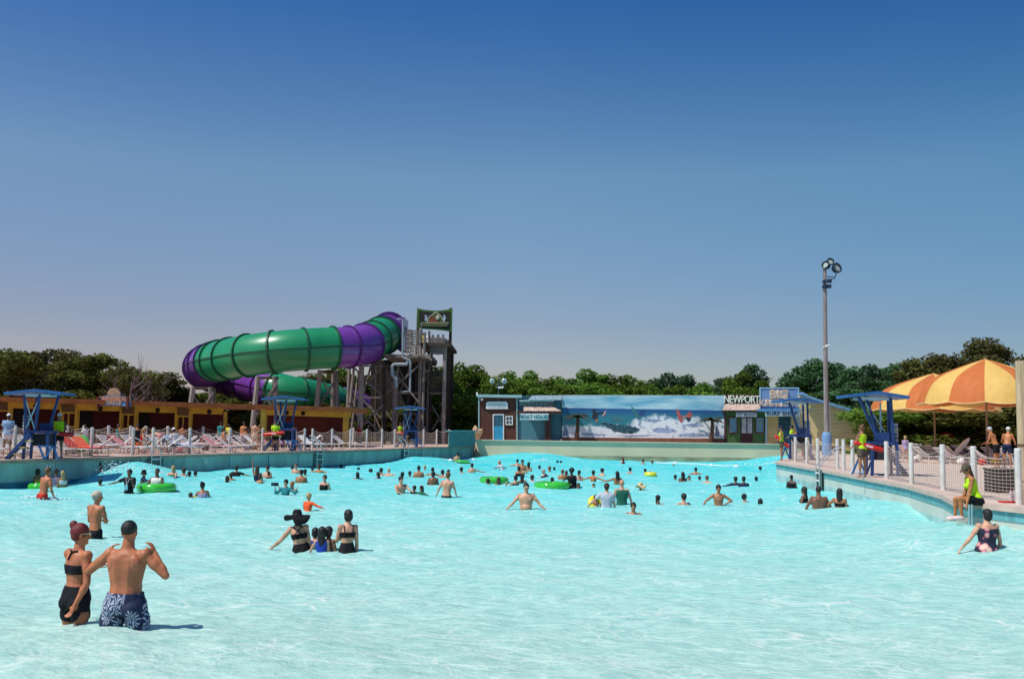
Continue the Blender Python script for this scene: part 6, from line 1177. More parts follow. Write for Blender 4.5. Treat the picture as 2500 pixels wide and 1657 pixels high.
def build_people():
    tmp = []
    for J in JOBS:
        J['near'] = J['near']; deck = J['deck']; J['rz'] = math.radians(J['face'])
        if deck is not None:                                    # feet stand on a level
            g = G(J['px'], J['yw'], deck) if not isinstance(J['z0'], tuple) else V(J['z0'])
            J['Y'] = g.y; top = P(J['px'], J['ytop'], g.y).z
            if J['z0'] is None:
                J['H'] = 1.0; _, I = body(J); J['H'] = max(.6, min(2.1, (top-g.z)/(I['crown']+.004)))
            q, I = body(J); Rz = rotz(J['rz']); hx = (Rz @ I['C']).x if J['z0'] is None else 0; J['loc'] = V((g.x-hx*(0 if J['legs'] is None else .0), g.y, g.z))
        else:
            g = waterpt(J['px'], J['yw']); J['Y'] = g.y; top = P(J['px'], J['ytop'], g.y).z
            q, I = body(J); Rz = rotz(J['rz']); h = Rz @ I['C']; J['loc'] = V((g.x-h.x, g.y, top-I['crown']-(.01 if J['hs'] != 'sunhat' else .03)))
        me = bpy.data.meshes.new('b'); me.from_pydata([tuple(v) for v in q.v], [], q.f); o = bpy.data.objects.new('b', me); COL.objects.link(o)
        m = o.modifiers.new('r', 'REMESH'); m.mode = 'VOXEL'; m.voxel_size = .0088 if J['near'] else max(.016, min(.030, J['Y']*.0008))
        s = o.modifiers.new('s', 'SMOOTH'); s.factor = .5; s.iterations = 5 if J['near'] else 2
        tmp.append((J, I, o))
    dg = bpy.context.evaluated_depsgraph_get(); dg.update()
    for J, I, o in tmp:
        bm_ = bpy.data.meshes.new_from_object(o.evaluated_get(dg)); n = len(bm_.vertices); co = np.empty(n*3, np.float32); bm_.vertices.foreach_get('co', co); co = co.reshape(-1, 3)
        nv = np.empty(n*3, np.float32); bm_.vertices.foreach_get('normal', nv); nv = nv.reshape(-1, 3)
        faces = np.empty(len(bm_.polygons)*4, np.int32); bm_.polygons.foreach_get('vertices', faces); faces = faces.reshape(-1, 4); bm_.polygons.foreach_set('use_smooth', [True]*len(bm_.polygons)); me0 = o.data; bpy.data.objects.remove(o); bpy.data.meshes.remove(me0)
        root = thing('person', J['label'], 'person', J['loc'], J['rz'], J['group']); H = J['H']; bm_.name = 'body'
        bm_.materials.clear(); bm_.materials.append(skin(J['sk'])); ob = bpy.data.objects.new('body', bm_); COL.objects.link(ob); ob.parent = root
        def classify(pts):
            best = np.full(len(pts), 1e9); lab = np.zeros(len(pts), int); tt = np.zeros(len(pts))
            for i, (nm, a, b, ra, rb) in enumerate(I['B']):
                a_ = np.array(a); d = np.array(b)-a_; L2 = d.dot(d); t = (pts-a_) @ d/L2; tc = np.clip(t, 0, 1); r = ra+(rb-ra)*tc; dist = np.linalg.norm(pts-(a_+tc[:, None]*d), axis=1)/r
                if nm in ('neck', 'head'): dist = dist*1.05
                k = dist < best; best[k] = dist[k]; lab[k] = i; tt[k] = t[k]
            return lab, tt
        cen = co[faces].mean(1); lab, tt = classify(cen); vl, vt = classify(co); inf = dict(names=[b[0] for b in I['B']], vt=vt, vl=vl)
        for kind, c in (J['outfit'] or []):
            if kind in REG:
                r_ = cloth_from(co, faces, lab, tt, nv, kind, inf, H)
                if r_: me = np_mesh(NAMES[kind], r_[0], r_[1]); link_mesh(NAMES[kind], me, cloth(c), root)
            elif kind in ('halter', 'cross', 'straps'):
                Pv, N, ax, R, Fd = I['Pv'], I['N'], I['ax'], I['R'], I['Fd']; bk = Pv+ax*.20*H-Fd*.068*H*J['w']; tp = N-ax*.005*H-Fd*.048*H; m = cloth(c)
                if kind == 'halter': q = MB(); q.tube([N+R*.035*H-Fd*.03*H, tp, N-R*.035*H-Fd*.03*H], .006*H, 5); q.obj('neck_tie', m, root); q = MB(); q.tube([tp, tp-ax*.05*H-R*.02*H-Fd*.01*H], .006*H, 5)
                elif kind == 'cross': q = MB(); q.tube([bk+R*.06*H, bk+ax*.055*H-Fd*.004*H, N-R*.06*H-Fd*.030*H-ax*.0*H], .0055*H, 5); q.obj('strap', m, root); q = MB(); q.tube([bk-R*.06*H, bk+ax*.055*H-Fd*.004*H, N+R*.06*H-Fd*.030*H], .0055*H, 5)
                else: q = MB(); q.tube([bk+R*.045*H, N+R*.055*H-Fd*.035*H], .006*H, 5); q.obj('strap', m, root); q = MB(); q.tube([bk-R*.045*H, N-R*.055*H-Fd*.035*H], .006*H, 5)
                q.obj('strap', m, root)
        hair(J, I, root); J['I'] = I; J['root'] = root
p = person
W1 = 'walk'
stand_l = (((.06, .03, -1), (.03, -.03, -1)), ((.06, -.02, -1), (.03, -.03, -1)))
# ---- foreground couple
p(303, 1268, 1534, -6, 1.84, 'R', 'k', 'buzz', [('longtrunks', 'hawaii')], 'large shirtless man in leaf print swim trunks seen from behind raising both hands', arms=(((.78, .08, -.62), (-.66, .12, .74)), ((.74, .05, -.68), (-.50, .12, .80))), w=1.16, kid=1.0, near=True, head=(0, -8), group='couple wading in the foreground',
  legs=(((.13, -.05, -1), (.03, 0, -1)), ((.16, .10, -1), (.04, -.05, -1))))
p(186, 1276, 1527, -32, 1.70, 'R', 'r', 'bun', [('boy', 'black'), ('band', 'black'), ('halter', 'black')], 'red haired woman in black bikini and sunglasses standing beside the large shirtless man', sex='f', arms=(((.1, .3, -1), (-.2, .8, .3)), ((.24, -.12, -1), (-.30, -.30, -.9))), w=1.08, near=True, head=(34, -4), group='couple wading in the foreground', extra={'glasses': 2})
p(233, 1197, 1314, -20, 1.74, 'R', 'g', 'cap', [('trunks', 'black')], 'slim tanned man in pale cap and black shorts with crossed arms', arms=('cross', 'cross'), w=.92, head=(35, 0), extra={'cap': 'beige', 'capback': True})
# ---- hat woman group
p(722, 1243, 1345, 8, 1.68, 'L', 'k', 'sunhat', [('high', 'black'), ('band', 'black'), ('cross', 'black')], 'woman in wide floppy black sun hat and black bikini', sex='f', arms=(((.62, .15, -.76), (.72, .25, -.60)), ((.22, .1, -.96), (.25, .2, -.95))), lean=(-9, 2), w=1.04, extra={'hp': .4})
p(845, 1243, 1346, 22, 1.66, 'L', 'k', 'bob', [('high', 'black'), ('band', 'black'), ('straps', 'black')], 'dark haired woman in black bikini reaching towards the children', sex='f', arms=(((.12, .35, -.93), (.62, .70, -.30)), 'down'), lean=(2, 6), w=.98, head=(-10, 5))
p(785, 1284, 1346, 0, 1.22, 'L', 'k', 'long', [('vest', 'blue')], 'child in royal blue swim vest between the two women in black', sex='f', kid=1.22, arms=(((.5, .1, -.85), (.3, .2, -.9)), 'down'))
p(768, 1286, 1333, 15, 1.15, 'L', 'k', 'bob', [('vest', 'blue')], 'smaller child in blue swim vest next to the hat woman', sex='f', kid=1.25, arms='bent')
p(802, 1283, 1344, -25, 1.20, 'B', 'k', 'bob', [('suit', 'brown')], 'dark haired child held by the reaching woman', sex='f', kid=1.25, arms='bent')
p(828, 1294, 1318, 60, 1.1, 'M', 'k', 'short', [('suit', 'red')], 'small child half hidden behind the reaching woman', kid=1.25, arms='fwd')
# ---- floral suit woman, right
p(2413, 1241, 1340, 8, 1.62, 'L', 'k', 'bob', [('suit', 'floral')], 'curly haired woman in floral swimsuit near the right wall', sex='f', w=1.38, arms=(((.55, .1, -.8), (.62, .15, -.75)), ((.35, .12, -.92), (.12, .25, -.95))), lean=(3, 0))
# ---- mid men
p(1284, 1178, 1244, 178, 1.80, 'L', 'k', 'short', [('trunks', 'black')], 'big shirtless man in sunglasses facing the camera with arms spread', w=1.22, arms=(((.62, .2, -.75), (.66, .3, -.60)), ((.62, .2, -.75), (.66, .3, -.60))), extra={'glasses': 1})
p(1481, 1178, 1238, -4, 1.74, 'L', 'n', 'short', [('tee', 'grey')], 'man in grey shirt seen from behind beside the bald man', w=1.08, arms=('out', ((.2, .1, -1), (.1, .2, -1))))
p(1518, 1169, 1232, 2, 1.80, 'L', 'g', 'bald', [('tank', 'green')], 'bald man in dark green tank top seen from behind', w=1.08, arms=(((.35, .05, -.95), (.2, .1, -.95)), ((.35, .05, -.95), (.22, .1, -.95))))
p(1454, 1207, 1235, 30, 1.1, 'M', 'k', 'short', [], 'child leaning on the yellow ring beside the grey shirt man', kid=1.25, arms='fwd')
p(1546, 1225, 1254, 175, 1.7, 'M', 'k', 'short', [], 'man in the water up to his neck facing the camera below the bald man', arms='tread')
p(1754, 1182, 1233, 176, 1.76, 'M', 'k', 'short', [('trunks', 'navy')], 'slim shirtless man with elbows out facing the camera', w=.95, arms=(((.85, .1, -.55), (-.75, .35, -.3)), ((.80, .15, -.6), (.50, .3, -.78))), head=(0, -6))
p(1669, 1203, 1232, 20, 1.76, 'L', 'k', 'short', [], 'dark haired man with bare back swimming left of the elbows out man', arms='tread', w=1.05)
p(1607, 1207, 1229, -30, 1.6, 'M', 'k', 'pony', [('band', 'black')], 'woman with wet ponytail between the bald man and the dark haired swimmer', sex='f', arms='side')
p(1818, 1204, 1225, -60, 1.5, 'L', 'k', 'short', [], 'boy with dark hair up to his neck right of the elbows out man', kid=1.12)
p(1857, 1216, 1232, -20, 1.6, 'L', 'k', 'bob', [('rash', 'black')], 'swimmer with black hair low in the water behind the right trio', arms='side')
p(1999, 1185, 1241, 0, 1.82, 'B', 'k', 'buzz', [('trunks', 'blue')], 'broad bald man seen from behind between two long haired women by the right wall', w=1.22, arms=(((.50, .0, -.86), (.15, .15, -.97)), ((.50, .0, -.86), (.22, .12, -.95))))
p(1963, 1187, 1230, 50, 1.64, 'B', 'k', 'long', [('suit', 'black')], 'woman with very long black hair left of the broad bald man', sex='f', arms='bent', w=1.05)
p(2051, 1191, 1237, -25, 1.66, 'M', 'k', 'long', [('band', 'black')], 'woman with black wavy hair right of the broad bald man', sex='f', w=1.05, arms=('out', 'down'))
p(1933, 1158, 1191, -40, 1.6, 'D', 'k', 'buzz', [('suit', 'black')], 'person in black suit against the right wall near the ladder', arms='bent')
# ---- left group
p(110, 1140, 1219, -25, 1.74, 'R', 'a', 'short', [('trunks', 'red')], 'sunburnt boy in red trunks wading through splashes on the left', w=.95, lean=(2, 10), arms=('bent', ((.30, -.1, -.9), (.05, .4, -.9))))
p(16, 1150, 1187, 10, 1.70, 'B', 'k', 'buzz', [], 'dark skinned man with bare back at the left edge of the photo', w=1.02, head=(-40, 0))
p(69, 1163, 1189, 40, 1.3, 'M', 'n', 'bob', [], 'small child left of the group by the green mat', kid=1.2)
p(89, 1144, 1188, 30, 1.6, 'M', 'n', 'bob', [('band', 'yellow')], 'person leaning on the green ring behind the sunburnt boy', sex='f', arms='bent', lean=(-4, 8))
p(136, 1144, 1187, 20, 1.6, 'M', 'a', 'short', [('tee', 'purple')], 'person in pale shirt right of the sunburnt boy', arms='bent')
p(151, 1148, 1189, 45, 1.6, 'M', 'b', 'long', [('top', 'white')], 'girl with long blond hair and white top at the wave edge', sex='f', arms='down')
p(241, 1125, 1157, 30, 1.3, 'O', 'n', 'long', [('suit', 'red')], 'girl in red swimsuit jumping in the wave with one arm up', sex='f', kid=1.12, arms=('up', 'fwd'))
p(244, 1168, 1185, 0, 1.6, 'M', 'k', 'short', [], 'dark head above the water behind the pale cap man', arms='side')
p(314, 1144, 1204, 170, 1.70, 'B', 'k', 'short', [('tee', 'black')], 'man in black shirt with a phone pouch on his chest', arms=(((.28, .35, -.9), (-.15, .45, .9)), ((.85, .25, -.35), (.85, .25, -.25))))
p(357, 1129, 1146, -20, 1.6, 'L', 'k', 'cap', [], 'swimmer in black cap high on the wave by the first ladder', arms='side', extra={'cap': 'black'})
p(351, 1147, 1169, -60, 1.6, 'M', 'k', 'bucket', [('rash', 'navy')], 'swimmer with dark bucket hat and navy shirt', arms='side', extra={'cap': 'black'})
p(346, 1172, 1184, 80, 1.5, 'B', 'k', 'buzz', [], 'head barely above water left of the green ring man', arms='side')
p(382, 1142, 1197, 172, 1.78, 'B', 'k', 'buzz', [('tank', 'white')], 'man in white tank top wearing a green ring round his waist', w=1.05, arms=(((.35, .3, -.9), (.1, .7, -.55)), ((.55, .25, -.8), (.55, .4, -.7))), head=(0, -4))
p(422, 1136, 1162, 175, 1.6, 'L', 'b', 'long', [('suit', 'green')], 'fair haired woman facing the camera near the left wall', sex='f', arms='fwd')
p(449, 1141, 1161, -30, 1.5, 'M', 'n', 'bob', [], 'brown haired swimmer right of the fair haired woman', sex='f')
p(462, 1149, 1162, 0, 1.5, 'D', 'k', 'short', [('tank', 'black')], 'small dark figure low in the water under the left wall', kid=1.1)
p(477, 1149, 1163, -20, 1.5, 'L', 'k', 'short', [], 'dark haired swimmer at the crest left of the blank wall', arms='side')
p(491, 1176, 1214, 20, 1.66, 'M', 'k', 'bun', [('suit', 'purple')], 'woman in lilac swimsuit pushing a child in a yellow vest', sex='f', arms=('fwd', 'fwd'), lean=(-4, 8))
p(470, 1200, 1213, 70, 1.05, 'M', 'n', 'short', [('vest', 'yellow')], 'child in yellow swim vest lying in front of the lilac woman', kid=1.2, lean=(-50, 20), arms='fwd')
p(554, 1160, 1177, 20, 1.5, 'M', 'n', 'long', [('top', 'navy')], 'girl with wet brown hair low in the water left of the black shirt swimmer', sex='f')
p(564, 1152, 1172, -10, 1.5, 'M', 'n', 'bob', [], 'brown haired head just behind the wet haired girl', sex='f')
p(577, 1136, 1162, 0, 1.6, 'M', 'k', 'short', [('tee', 'black')], 'swimmer in black shirt with back turned near the left wall', arms=('bent', 'side'))
p(627, 1137, 1174, 10, 1.6, 'M', 'n', 'long', [('suit', 'navy')], 'girl in navy swimsuit stretching one arm straight up', sex='f', arms=('up', 'bent'))
p(634, 1158, 1178, -30, 1.2, 'O', 'n', 'short', [], 'child with sunlit shoulders beside the arm raising girl', kid=1.2, arms='fwd')
p(652, 1136, 1166, 160, 1.7, 'L', 'k', 'short', [], 'person holding a small child against the left wall', arms='bent')
p(656, 1149, 1168, 0, 1.0, 'M', 'n', 'bob', [('suit', 'brown')], 'small child held by the person near the left wall', kid=1.3)
p(666, 1136, 1142, 0, 1.6, 'M', 'k', 'short', [], 'distant head under the middle lifeguard stand', arms='side')
p(679, 1133, 1142, -50, 1.6, 'M', 'k', 'bob', [], 'distant swimmer doing backstroke under the middle stand', sex='f', arms='side')
p(713, 1136, 1145, 30, 1.6, 'M', 'k', 'short', [], 'distant dark head left of the brown haired man', arms='side')
p(722, 1130, 1155, 170, 1.7, 'L', 'a', 'short', [], 'light skinned man facing the camera near the middle of the left wall', arms='bent')
p(735, 1145, 1178, 0, 1.68, 'M', 'k', 'short', [('trunks', 'olive')], 'dark haired man with olive tanned back left of the twisting woman', w=1.08, arms='bent')
p(745, 1144, 1160, -20, 1.5, 'B', 'k', 'bob', [('top', 'lblue')], 'child in pale blue behind the olive tanned man', sex='f', kid=1.1)
p(762, 1140, 1152, 70, 1.1, 'M', 'k', 'short', [('vest', 'yellow')], 'child with yellow arm band below the second ladder', kid=1.2, arms='side')
p(779, 1133, 1153, -20, 1.6, 'O', 'n', 'bob', [], 'swimmer with broad orange tanned back below the second ladder', w=1.15, arms='side', sex='f')
p(812, 1139, 1144, 60, 1.6, 'M', 'k', 'short', [], 'head almost under water right of the second ladder', arms='side')
p(833, 1134, 1143, 0, 1.6, 'M', 'k', 'afro', [], 'round dark head near the left wall right of the second ladder', arms='side')
p(697, 1169, 1208, 168, 1.62, 'L', 'k', 'short', [('rash', 'teal')], 'woman in teal shirt and visor holding up a camera', sex='f', arms=(((.85, .2, -.5), (.35, .15, .92)), ((.65, .25, -.65), (.05, .1, 1))), head=(0, -4))
p(713, 1172, 1200, 150, 1.74, 'R', 'g', 'bald', [], 'bald sunburnt man behind the woman in teal', arms=('bent', ((.75, .3, -.4), (.35, .1, .93))))
p(792, 1158, 1196, 165, 1.68, 'L', 'n', 'short', [('suit', 'black')], 'smiling woman in black swimsuit twisting towards the camera', sex='f', arms=('back', 'down'), lean=(-3, 0))
p(752, 1202, 1247, -30, 1.30, 'L', 'b', 'short', [('rash', 'orange')], 'blond boy in bright orange swim shirt', kid=1.2, arms=(((.45, .4, -.6), (.4, .9, -.25)), ((.80, .2, -.35), (.9, .3, -.25))), lean=(-2, 6), head=(-25, 0))
# ---- centre left
p(874, 1140, 1146, 70, 1.6, 'M', 'k', 'short', [], 'floating head left of the centre near the wall', arms='side')
p(872, 1151, 1169, 25, 1.5, 'M', 'k', 'long', [], 'girl with dark ponytail left of the centre', sex='f', arms='side')
p(905, 1144, 1151, 0, 1.6, 'M', 'k', 'afro', [], 'dark head between the ponytail girl and the blue shirt girl', arms='side')
p(922, 1151, 1168, 55, 1.5, 'M', 'k', 'long', [('rash', 'lblue')], 'girl with long black hair and pale blue shirt', sex='f', arms='side')
p(931, 1141, 1158, -50, 1.6, 'M', 'k', 'bob', [], 'dark haired woman close behind the pale blue shirt girl', sex='f')
p(949, 1141, 1160, -15, 1.74, 'L', 'g', 'bald', [], 'balding pale man with bare back left of the centre', w=1.1, arms='side')
p(982, 1151, 1164, 10, 1.7, 'M', 'k', 'bob', [], 'dark head directly behind the forward reaching man', arms='side')
p(979, 1161, 1203, -150, 1.76, 'L', 'k', 'short', [], 'pale dark haired man reaching his arms over the water', w=1.08, arms=('fwd', 'fwd'), lean=(4, 6))
p(1011, 1184, 1204, 150, 1.1, 'B', 'k', 'short', [('rash', 'black')], 'wet haired child next to the reaching man', kid=1.25, arms='side')
p(1028, 1184, 1207, 140, 1.1, 'M', 'k', 'long', [('rash', 'green')], 'second wet haired child in dark green shirt', kid=1.25, arms='side', sex='f')
p(1000, 1149, 1163, 20, 1.4, 'B', 'k', 'short', [('rash', 'black')], 'small swimmer in black above the two wet haired children', kid=1.15)
p(1022, 1136, 1165, -5, 1.7, 'M', 'k', 'short', [], 'man with tanned round back behind the two wet haired children', w=1.1, arms='bent')
p(1037, 1135, 1148, 0, 1.5, 'L', 'b', 'short', [('tee', 'lblue')], 'blond head right of the round backed man', kid=1.1)
p(1056, 1140, 1160, 0, 1.7, 'M', 'k', 'short', [], 'dark haired man behind the brown backed woman', w=1.08, arms='side')
p(1057, 1149, 1183, 5, 1.66, 'B', 'k', 'bob', [], 'woman with dark hair and reddish brown back left of the pale man', sex='f', w=1.12, arms='bent')
p(1081, 1146, 1166, -40, 1.7, 'M', 'k', 'short', [], 'dark haired man just left of the pale man in black trunks', arms='side')
p(1095, 1145, 1160, -20, 1.6, 'L', 'n', 'short', [], 'head half hidden behind the pale man in black trunks', arms='side')
p(1093, 1151, 1214, -8, 1.76, 'L', 'a', 'short', [('trunks', 'black')], 'pale man with bare back and black trunks standing in the centre', w=1.0, arms=(((.45, .05, -.88), (.35, .1, -.93)), ((.30, .05, -.95), (.25, .1, -.96))), lean=(3, 2))
p(1116, 1104, 1128, 15, 1.6, 'L', 'k', 'short', [], 'boy pushing a green mat at the deep end', arms=('bent', 'fwd'), lean=(6, 6))
p(1127, 1139, 1154, -60, 1.6, 'M', 'k', 'bob', [], 'woman with dark hair right of the pale man in black trunks', sex='f')
p(1152, 1130, 1153, 10, 1.7, 'L', 'k', 'short', [], 'young man with pale back before the left end of the back wall', arms=('bent', 'side'))
p(1219, 1123, 1148, 60, 1.7, 'R', 'g', 'bald', [('tee', 'white')], 'bald man in white shirt swimming before the boat house', lean=(4, 25), arms='side')
p(1263, 1120, 1138, 10, 1.7, 'L', 'k', 'short', [], 'pale backed man furthest out in the crowded cluster', arms=('side', 'bent'))
p(1275, 1121, 1155, 170, 1.7, 'M', 'k', 'short', [], 'tall tanned person facing the camera in the crowded cluster', arms='bent')
p(1267, 1137, 1162, -10, 1.6, 'M', 'k', 'bob', [('top', 'black')], 'dark haired woman in the middle of the crowded cluster', sex='f')
p(1278, 1148, 1163, 15, 1.5, 'M', 'b', 'short', [], 'fair haired child in the crowded cluster', kid=1.15)
p(1258, 1159, 1184, 35, 1.6, 'L', 'k', 'bob', [('top', 'black')], 'woman hugging someone at the front of the crowded cluster', sex='f', arms='fwd')
p(1276, 1156, 1179, -25, 1.6, 'B', 'k', 'long', [('suit', 'black')], 'woman in black at the front right of the crowded cluster', sex='f')
p(1236, 1175, 1186, 170, .9, 'L', 'b', 'buzz', [], 'bald baby head beside the two swimmers on the green ring', kid=1.3)
p(1291, 1127, 1150, -15, 1.6, 'L', 'k', 'long', [], 'woman with long black hair right of the crowded cluster', sex='f')
p(1300, 1158, 1174, -55, 1.6, 'L', 'n', 'bob', [('rash', 'pink')], 'woman swimming right of the crowded cluster', sex='f', arms='side')
p(1190, 1167, 1182, 70, 1.6, 'M', 'k', 'bob', [], 'dark haired swimmer lying on the left side of the green ring', sex='f', lean=(0, 20), arms='fwd')
p(1217, 1164, 1183, 0, 1.6, 'M', 'n', 'long', [('top', 'white')], 'long brown haired swimmer leaning over the green ring', sex='f', lean=(0, 12), arms='fwd')
p(1317, 1135, 1145, 0, 1.6, 'M', 'k', 'short', [], 'small dark head in the centre of the deep end', arms='side')
p(1326, 1144, 1163, 60, 1.6, 'L', 'g', 'short', [('rash', 'floral')], 'person in floral shirt floating on the side', arms='side', lean=(-14, 8))
p(1341, 1137, 1151, 60, 1.6, 'M', 'a', 'bob', [], 'brown haired woman behind the floral shirt swimmer', sex='f')
p(1353, 1139, 1147, 0, 1.5, 'M', 'k', 'short', [], 'little dark head right of the brown haired woman', arms='side')
p(1361, 1123, 1129, 0, 1.6, 'M', 'k', 'short', [], 'left one of two tiny heads at the foot of the back wall', arms='side'); p(1369, 1124, 1129, 40, 1.6, 'M', 'k', 'short', [], 'right one of two tiny heads at the foot of the back wall', arms='side')
p(1348, 1164, 1190, 0, 1.3, 'B', 'k', 'short', [('tank', 'lime')], 'child in yellow green shirt sitting in the large green ring', kid=1.2, arms='side')
p(1373, 1145, 1170, 10, 1.6, 'O', 'a', 'short', [], 'tanned brown haired person holding hands left of the woman with big hair', arms='bent')
p(1383, 1148, 1166, -20, 1.4, 'O', 'r', 'bob', [], 'red haired child between two adults in the centre', sex='f', kid=1.15)
p(1395, 1142, 1191, 15, 1.70, 'D', 'k', 'afro', [('dress', 'black')], 'woman with big round black hair in a black swim dress', sex='f', w=1.05, arms=('fwd', 'down'))
p(1414, 1147, 1173, -20, 1.64, 'L', 'k', 'pony', [('straps', 'blue')], 'pale backed woman with dark ponytail', sex='f')
p(1412, 1178, 1192, 170, 1.1, 'M', 'n', 'bob', [], 'child face right of the black swim dress woman', kid=1.25)
p(1449, 1147, 1175, -30, 1.66, 'O', 'k', 'short', [('straps', 'orange')], 'person with orange straps on a tanned back', sex='f', arms='side')
p(1449, 1179, 1189, 170, 1.4, 'L', 'n', 'buzz', [], 'pale face low in the water above the grey shirt man', kid=1.1)
p(1471, 1142, 1161, -60, 1.74, 'L', 'k', 'short', [], 'man in sunglasses looking right towards the back wall', extra={'glasses': 1})
p(1507, 1149, 1182, 10, 1.66, 'M', 'k', 'long', [('straps', 'black')], 'woman with long straight black hair above the bald man', sex='f', w=1.08, arms=('side', 'bent'))
p(1520, 1116, 1133, 40, 1.6, 'L', 'r', 'long', [('suit', 'navy')], 'red brown haired woman close to the back wall', sex='f')
p(1570, 1120, 1133, 10, 1.6, 'O', 'k', 'short', [('tank', 'red')], 'pair member in red close to the back wall')
p(1592, 1123, 1131, 160, 1.6, 'R', 'n', 'bob', [('top', 'red')], 'small red faced swimmer right of the one in red', sex='f')
p(1539, 1140, 1155, -50, 1.5, 'L', 'k', 'short', [('tank', 'red')], 'child in red top with dark hair in the deep half', kid=1.1, arms='side')
p(1575, 1143, 1156, 0, 1.6, 'L', 'k', 'short', [('tee', 'purple')], 'dark haired swimmer left of the yellow float child', arms='side')
p(1588, 1149, 1162, 0, 1.1, 'M', 'a', 'bob', [('vest', 'yellow')], 'child in a round yellow swim float', kid=1.3, arms='side')
p(1564, 1178, 1196, 10, 1.66, 'M', 'n', 'straw', [], 'swimmer under a wide straw hat', sex='f', arms='side')
p(1644, 1131, 1138, 90, .9, 'L', 'b', 'buzz', [('vest', 'yellow')], 'baby in a tiny pale float near the back wall', kid=1.3)
p(1649, 1158, 1171, -20, 1.4, 'R', 'k', 'short', [('tank', 'red')], 'child in red beside the long haired woman on the right half', kid=1.15)
p(1667, 1151, 1175, 5, 1.66, 'B', 'k', 'long', [('straps', 'black')], 'woman with a dark mane between two children on the right half', sex='f', w=1.08)
p(1682, 1160, 1173, 170, 1.3, 'L', 'n', 'bob', [], 'smiling child right of the woman with the dark mane', kid=1.2)
p(1699, 1140, 1158, -10, 1.7, 'M', 'k', 'short', [], 'dark haired man swimming with arms out on the right half', arms='side')
p(1708, 1161, 1172, 0, 1.5, 'M', 'k', 'short', [], 'dark head above the water left of the fair haired boy', arms='side')
p(1727, 1160, 1178, -50, 1.6, 'L', 'a', 'short', [], 'fair skinned boy turning right on the right half', arms='side')
p(1796, 1162, 1184, 5, 1.7, 'B', 'k', 'short', [('rash', 'navy')], 'left one of two swimmers in navy shirts', arms=('side', 'bent'))
p(1816, 1162, 1187, -5, 1.7, 'B', 'k', 'short', [('rash', 'navy')], 'right one of two swimmers in navy shirts', arms='bent')
p(1846, 1162, 1174, 10, 1.6, 'L', 'k', 'bob', [], 'swimmer with arms spread right of the navy shirts', arms='side', sex='f')
p(1856, 1138, 1148, 0, 1.6, 'B', 'k', 'afro', [], 'lone round head near the right end of the back wall', arms='side')
# ---- lifeguards and people on the decks
G1 = 'lifeguards on the pool decks'; G2 = 'visitors on the decks'
p(140, 1008, 1118, 195, 1.8, 'B', 'k', 'cap', [('tank', 'lime'), ('shorts', 'black')], 'lifeguard in yellow green top by the nearest stand holding a red rescue tube', deck=DECK, group=G1, w=1.1, legs=stand_l, arms=(((.3, .25, -.9), (-.1, .75, -.3)), ((.35, .25, -.9), (.1, .8, -.3))), extra={'cap': 'white'})
p(671, 1026, 1101, 200, 1.75, 'B', 'k', 'short', [('tee', 'lime'), ('shorts', 'black')], 'lifeguard in bright yellow shirt before the middle stand', deck=DECK, group=G1, w=1.08, legs=stand_l, arms=('cross', 'cross'), head=(10, -8))
p(976, 1030, 1090, 200, 1.75, 'B', 'k', 'short', [('tank', 'lime'), ('shorts', 'black')], 'lifeguard in yellow top below the timber tower', deck=DECK, group=G1, legs=stand_l, arms=('bent', 'bent'))
p(1908, 1039, 1124, 75, 1.7, 'M', 'k', 'cap', [('tank', 'lime'), ('shorts', 'khaki')], 'lifeguard with red rescue tube on the corner by the surf shop', deck=DECK, group=G1, legs=stand_l, arms='bent', sex='f', extra={'cap': 'navy'})
p(1934, 1037, 1112, 60, 1.7, 'M', 'k', 'cap', [('tee', 'lime'), ('shorts', 'red')], 'person in yellow shirt leaning behind the first right fence posts', deck=DECK, group=G2, legs=stand_l, arms='bent', extra={'cap': 'navy'})
p(1959, 1036, 1114, 70, 1.7, 'M', 'a', 'bob', [('suit', 'brown')], 'tanned woman leaning on the fence behind the first right posts', deck=DECK, group=G2, legs=stand_l, arms='fwd', sex='f', lean=(0, 10))
p(2106, 1036, 1165, 35, 1.75, 'M', 'a', 'bun', [('tank', 'lime'), ('shorts', 'khaki')], 'lifeguard with red rescue tube standing by the right stand', deck=DECK, group=G1, w=1.05, sex='f', legs=stand_l, arms=(((.2, .35, -.9), (.1, .6, -.7)), 'bent'), near=False)
p(16, 1009, 1112, 20, 1.8, 'B', 'k', 'cap', [('tee', 'lblue'), ('shorts', 'white')], 'person in pale blue shirt and white cap at the left edge of the deck', deck=DECK, group=G2, legs=stand_l, arms='down', extra={'cap': 'white'})
p(333, 1033, 1108, 25, 1.7, 'O', 'n', 'short', [('suit', 'black')], 'woman in black swimsuit standing at the gate of the left fence', deck=DECK, group=G2, legs=stand_l, arms='bent', sex='f')
p(392, 1055, 1104, 60, 1.55, 'L', 'b', 'short', [('brief', 'pink')], 'person bending forward beside the first ladder', deck=DECK, group=G2, sex='f', lean=(0, 78), head=(0, -20), arms='fwd', legs=(((.08, .05, -1), (.03, -.02, -1)), ((.08, -.05, -1), (.03, -.02, -1))), z0='b')
p(537, 1029, 1094, 0, 1.7, 'M', 'k', 'short', [('tee', 'teal')], 'person in teal shirt before the last dark cabana bay', deck=DECK, group=G2, legs=stand_l)
p(593, 1029, 1096, -5, 1.7, 'O', 'n', 'short', [('shorts', 'pink')], 'shirtless man in pink shorts seen through the cabana gap', deck=DECK, group=G2, legs=stand_l, w=1.08)
p(622, 1028, 1099, 20, 1.7, 'L', 'n', 'short', [('brief', 'beige')], 'pale shirtless person left of the yellow cabana post', deck=DECK, group=G2, legs=stand_l, w=1.1)
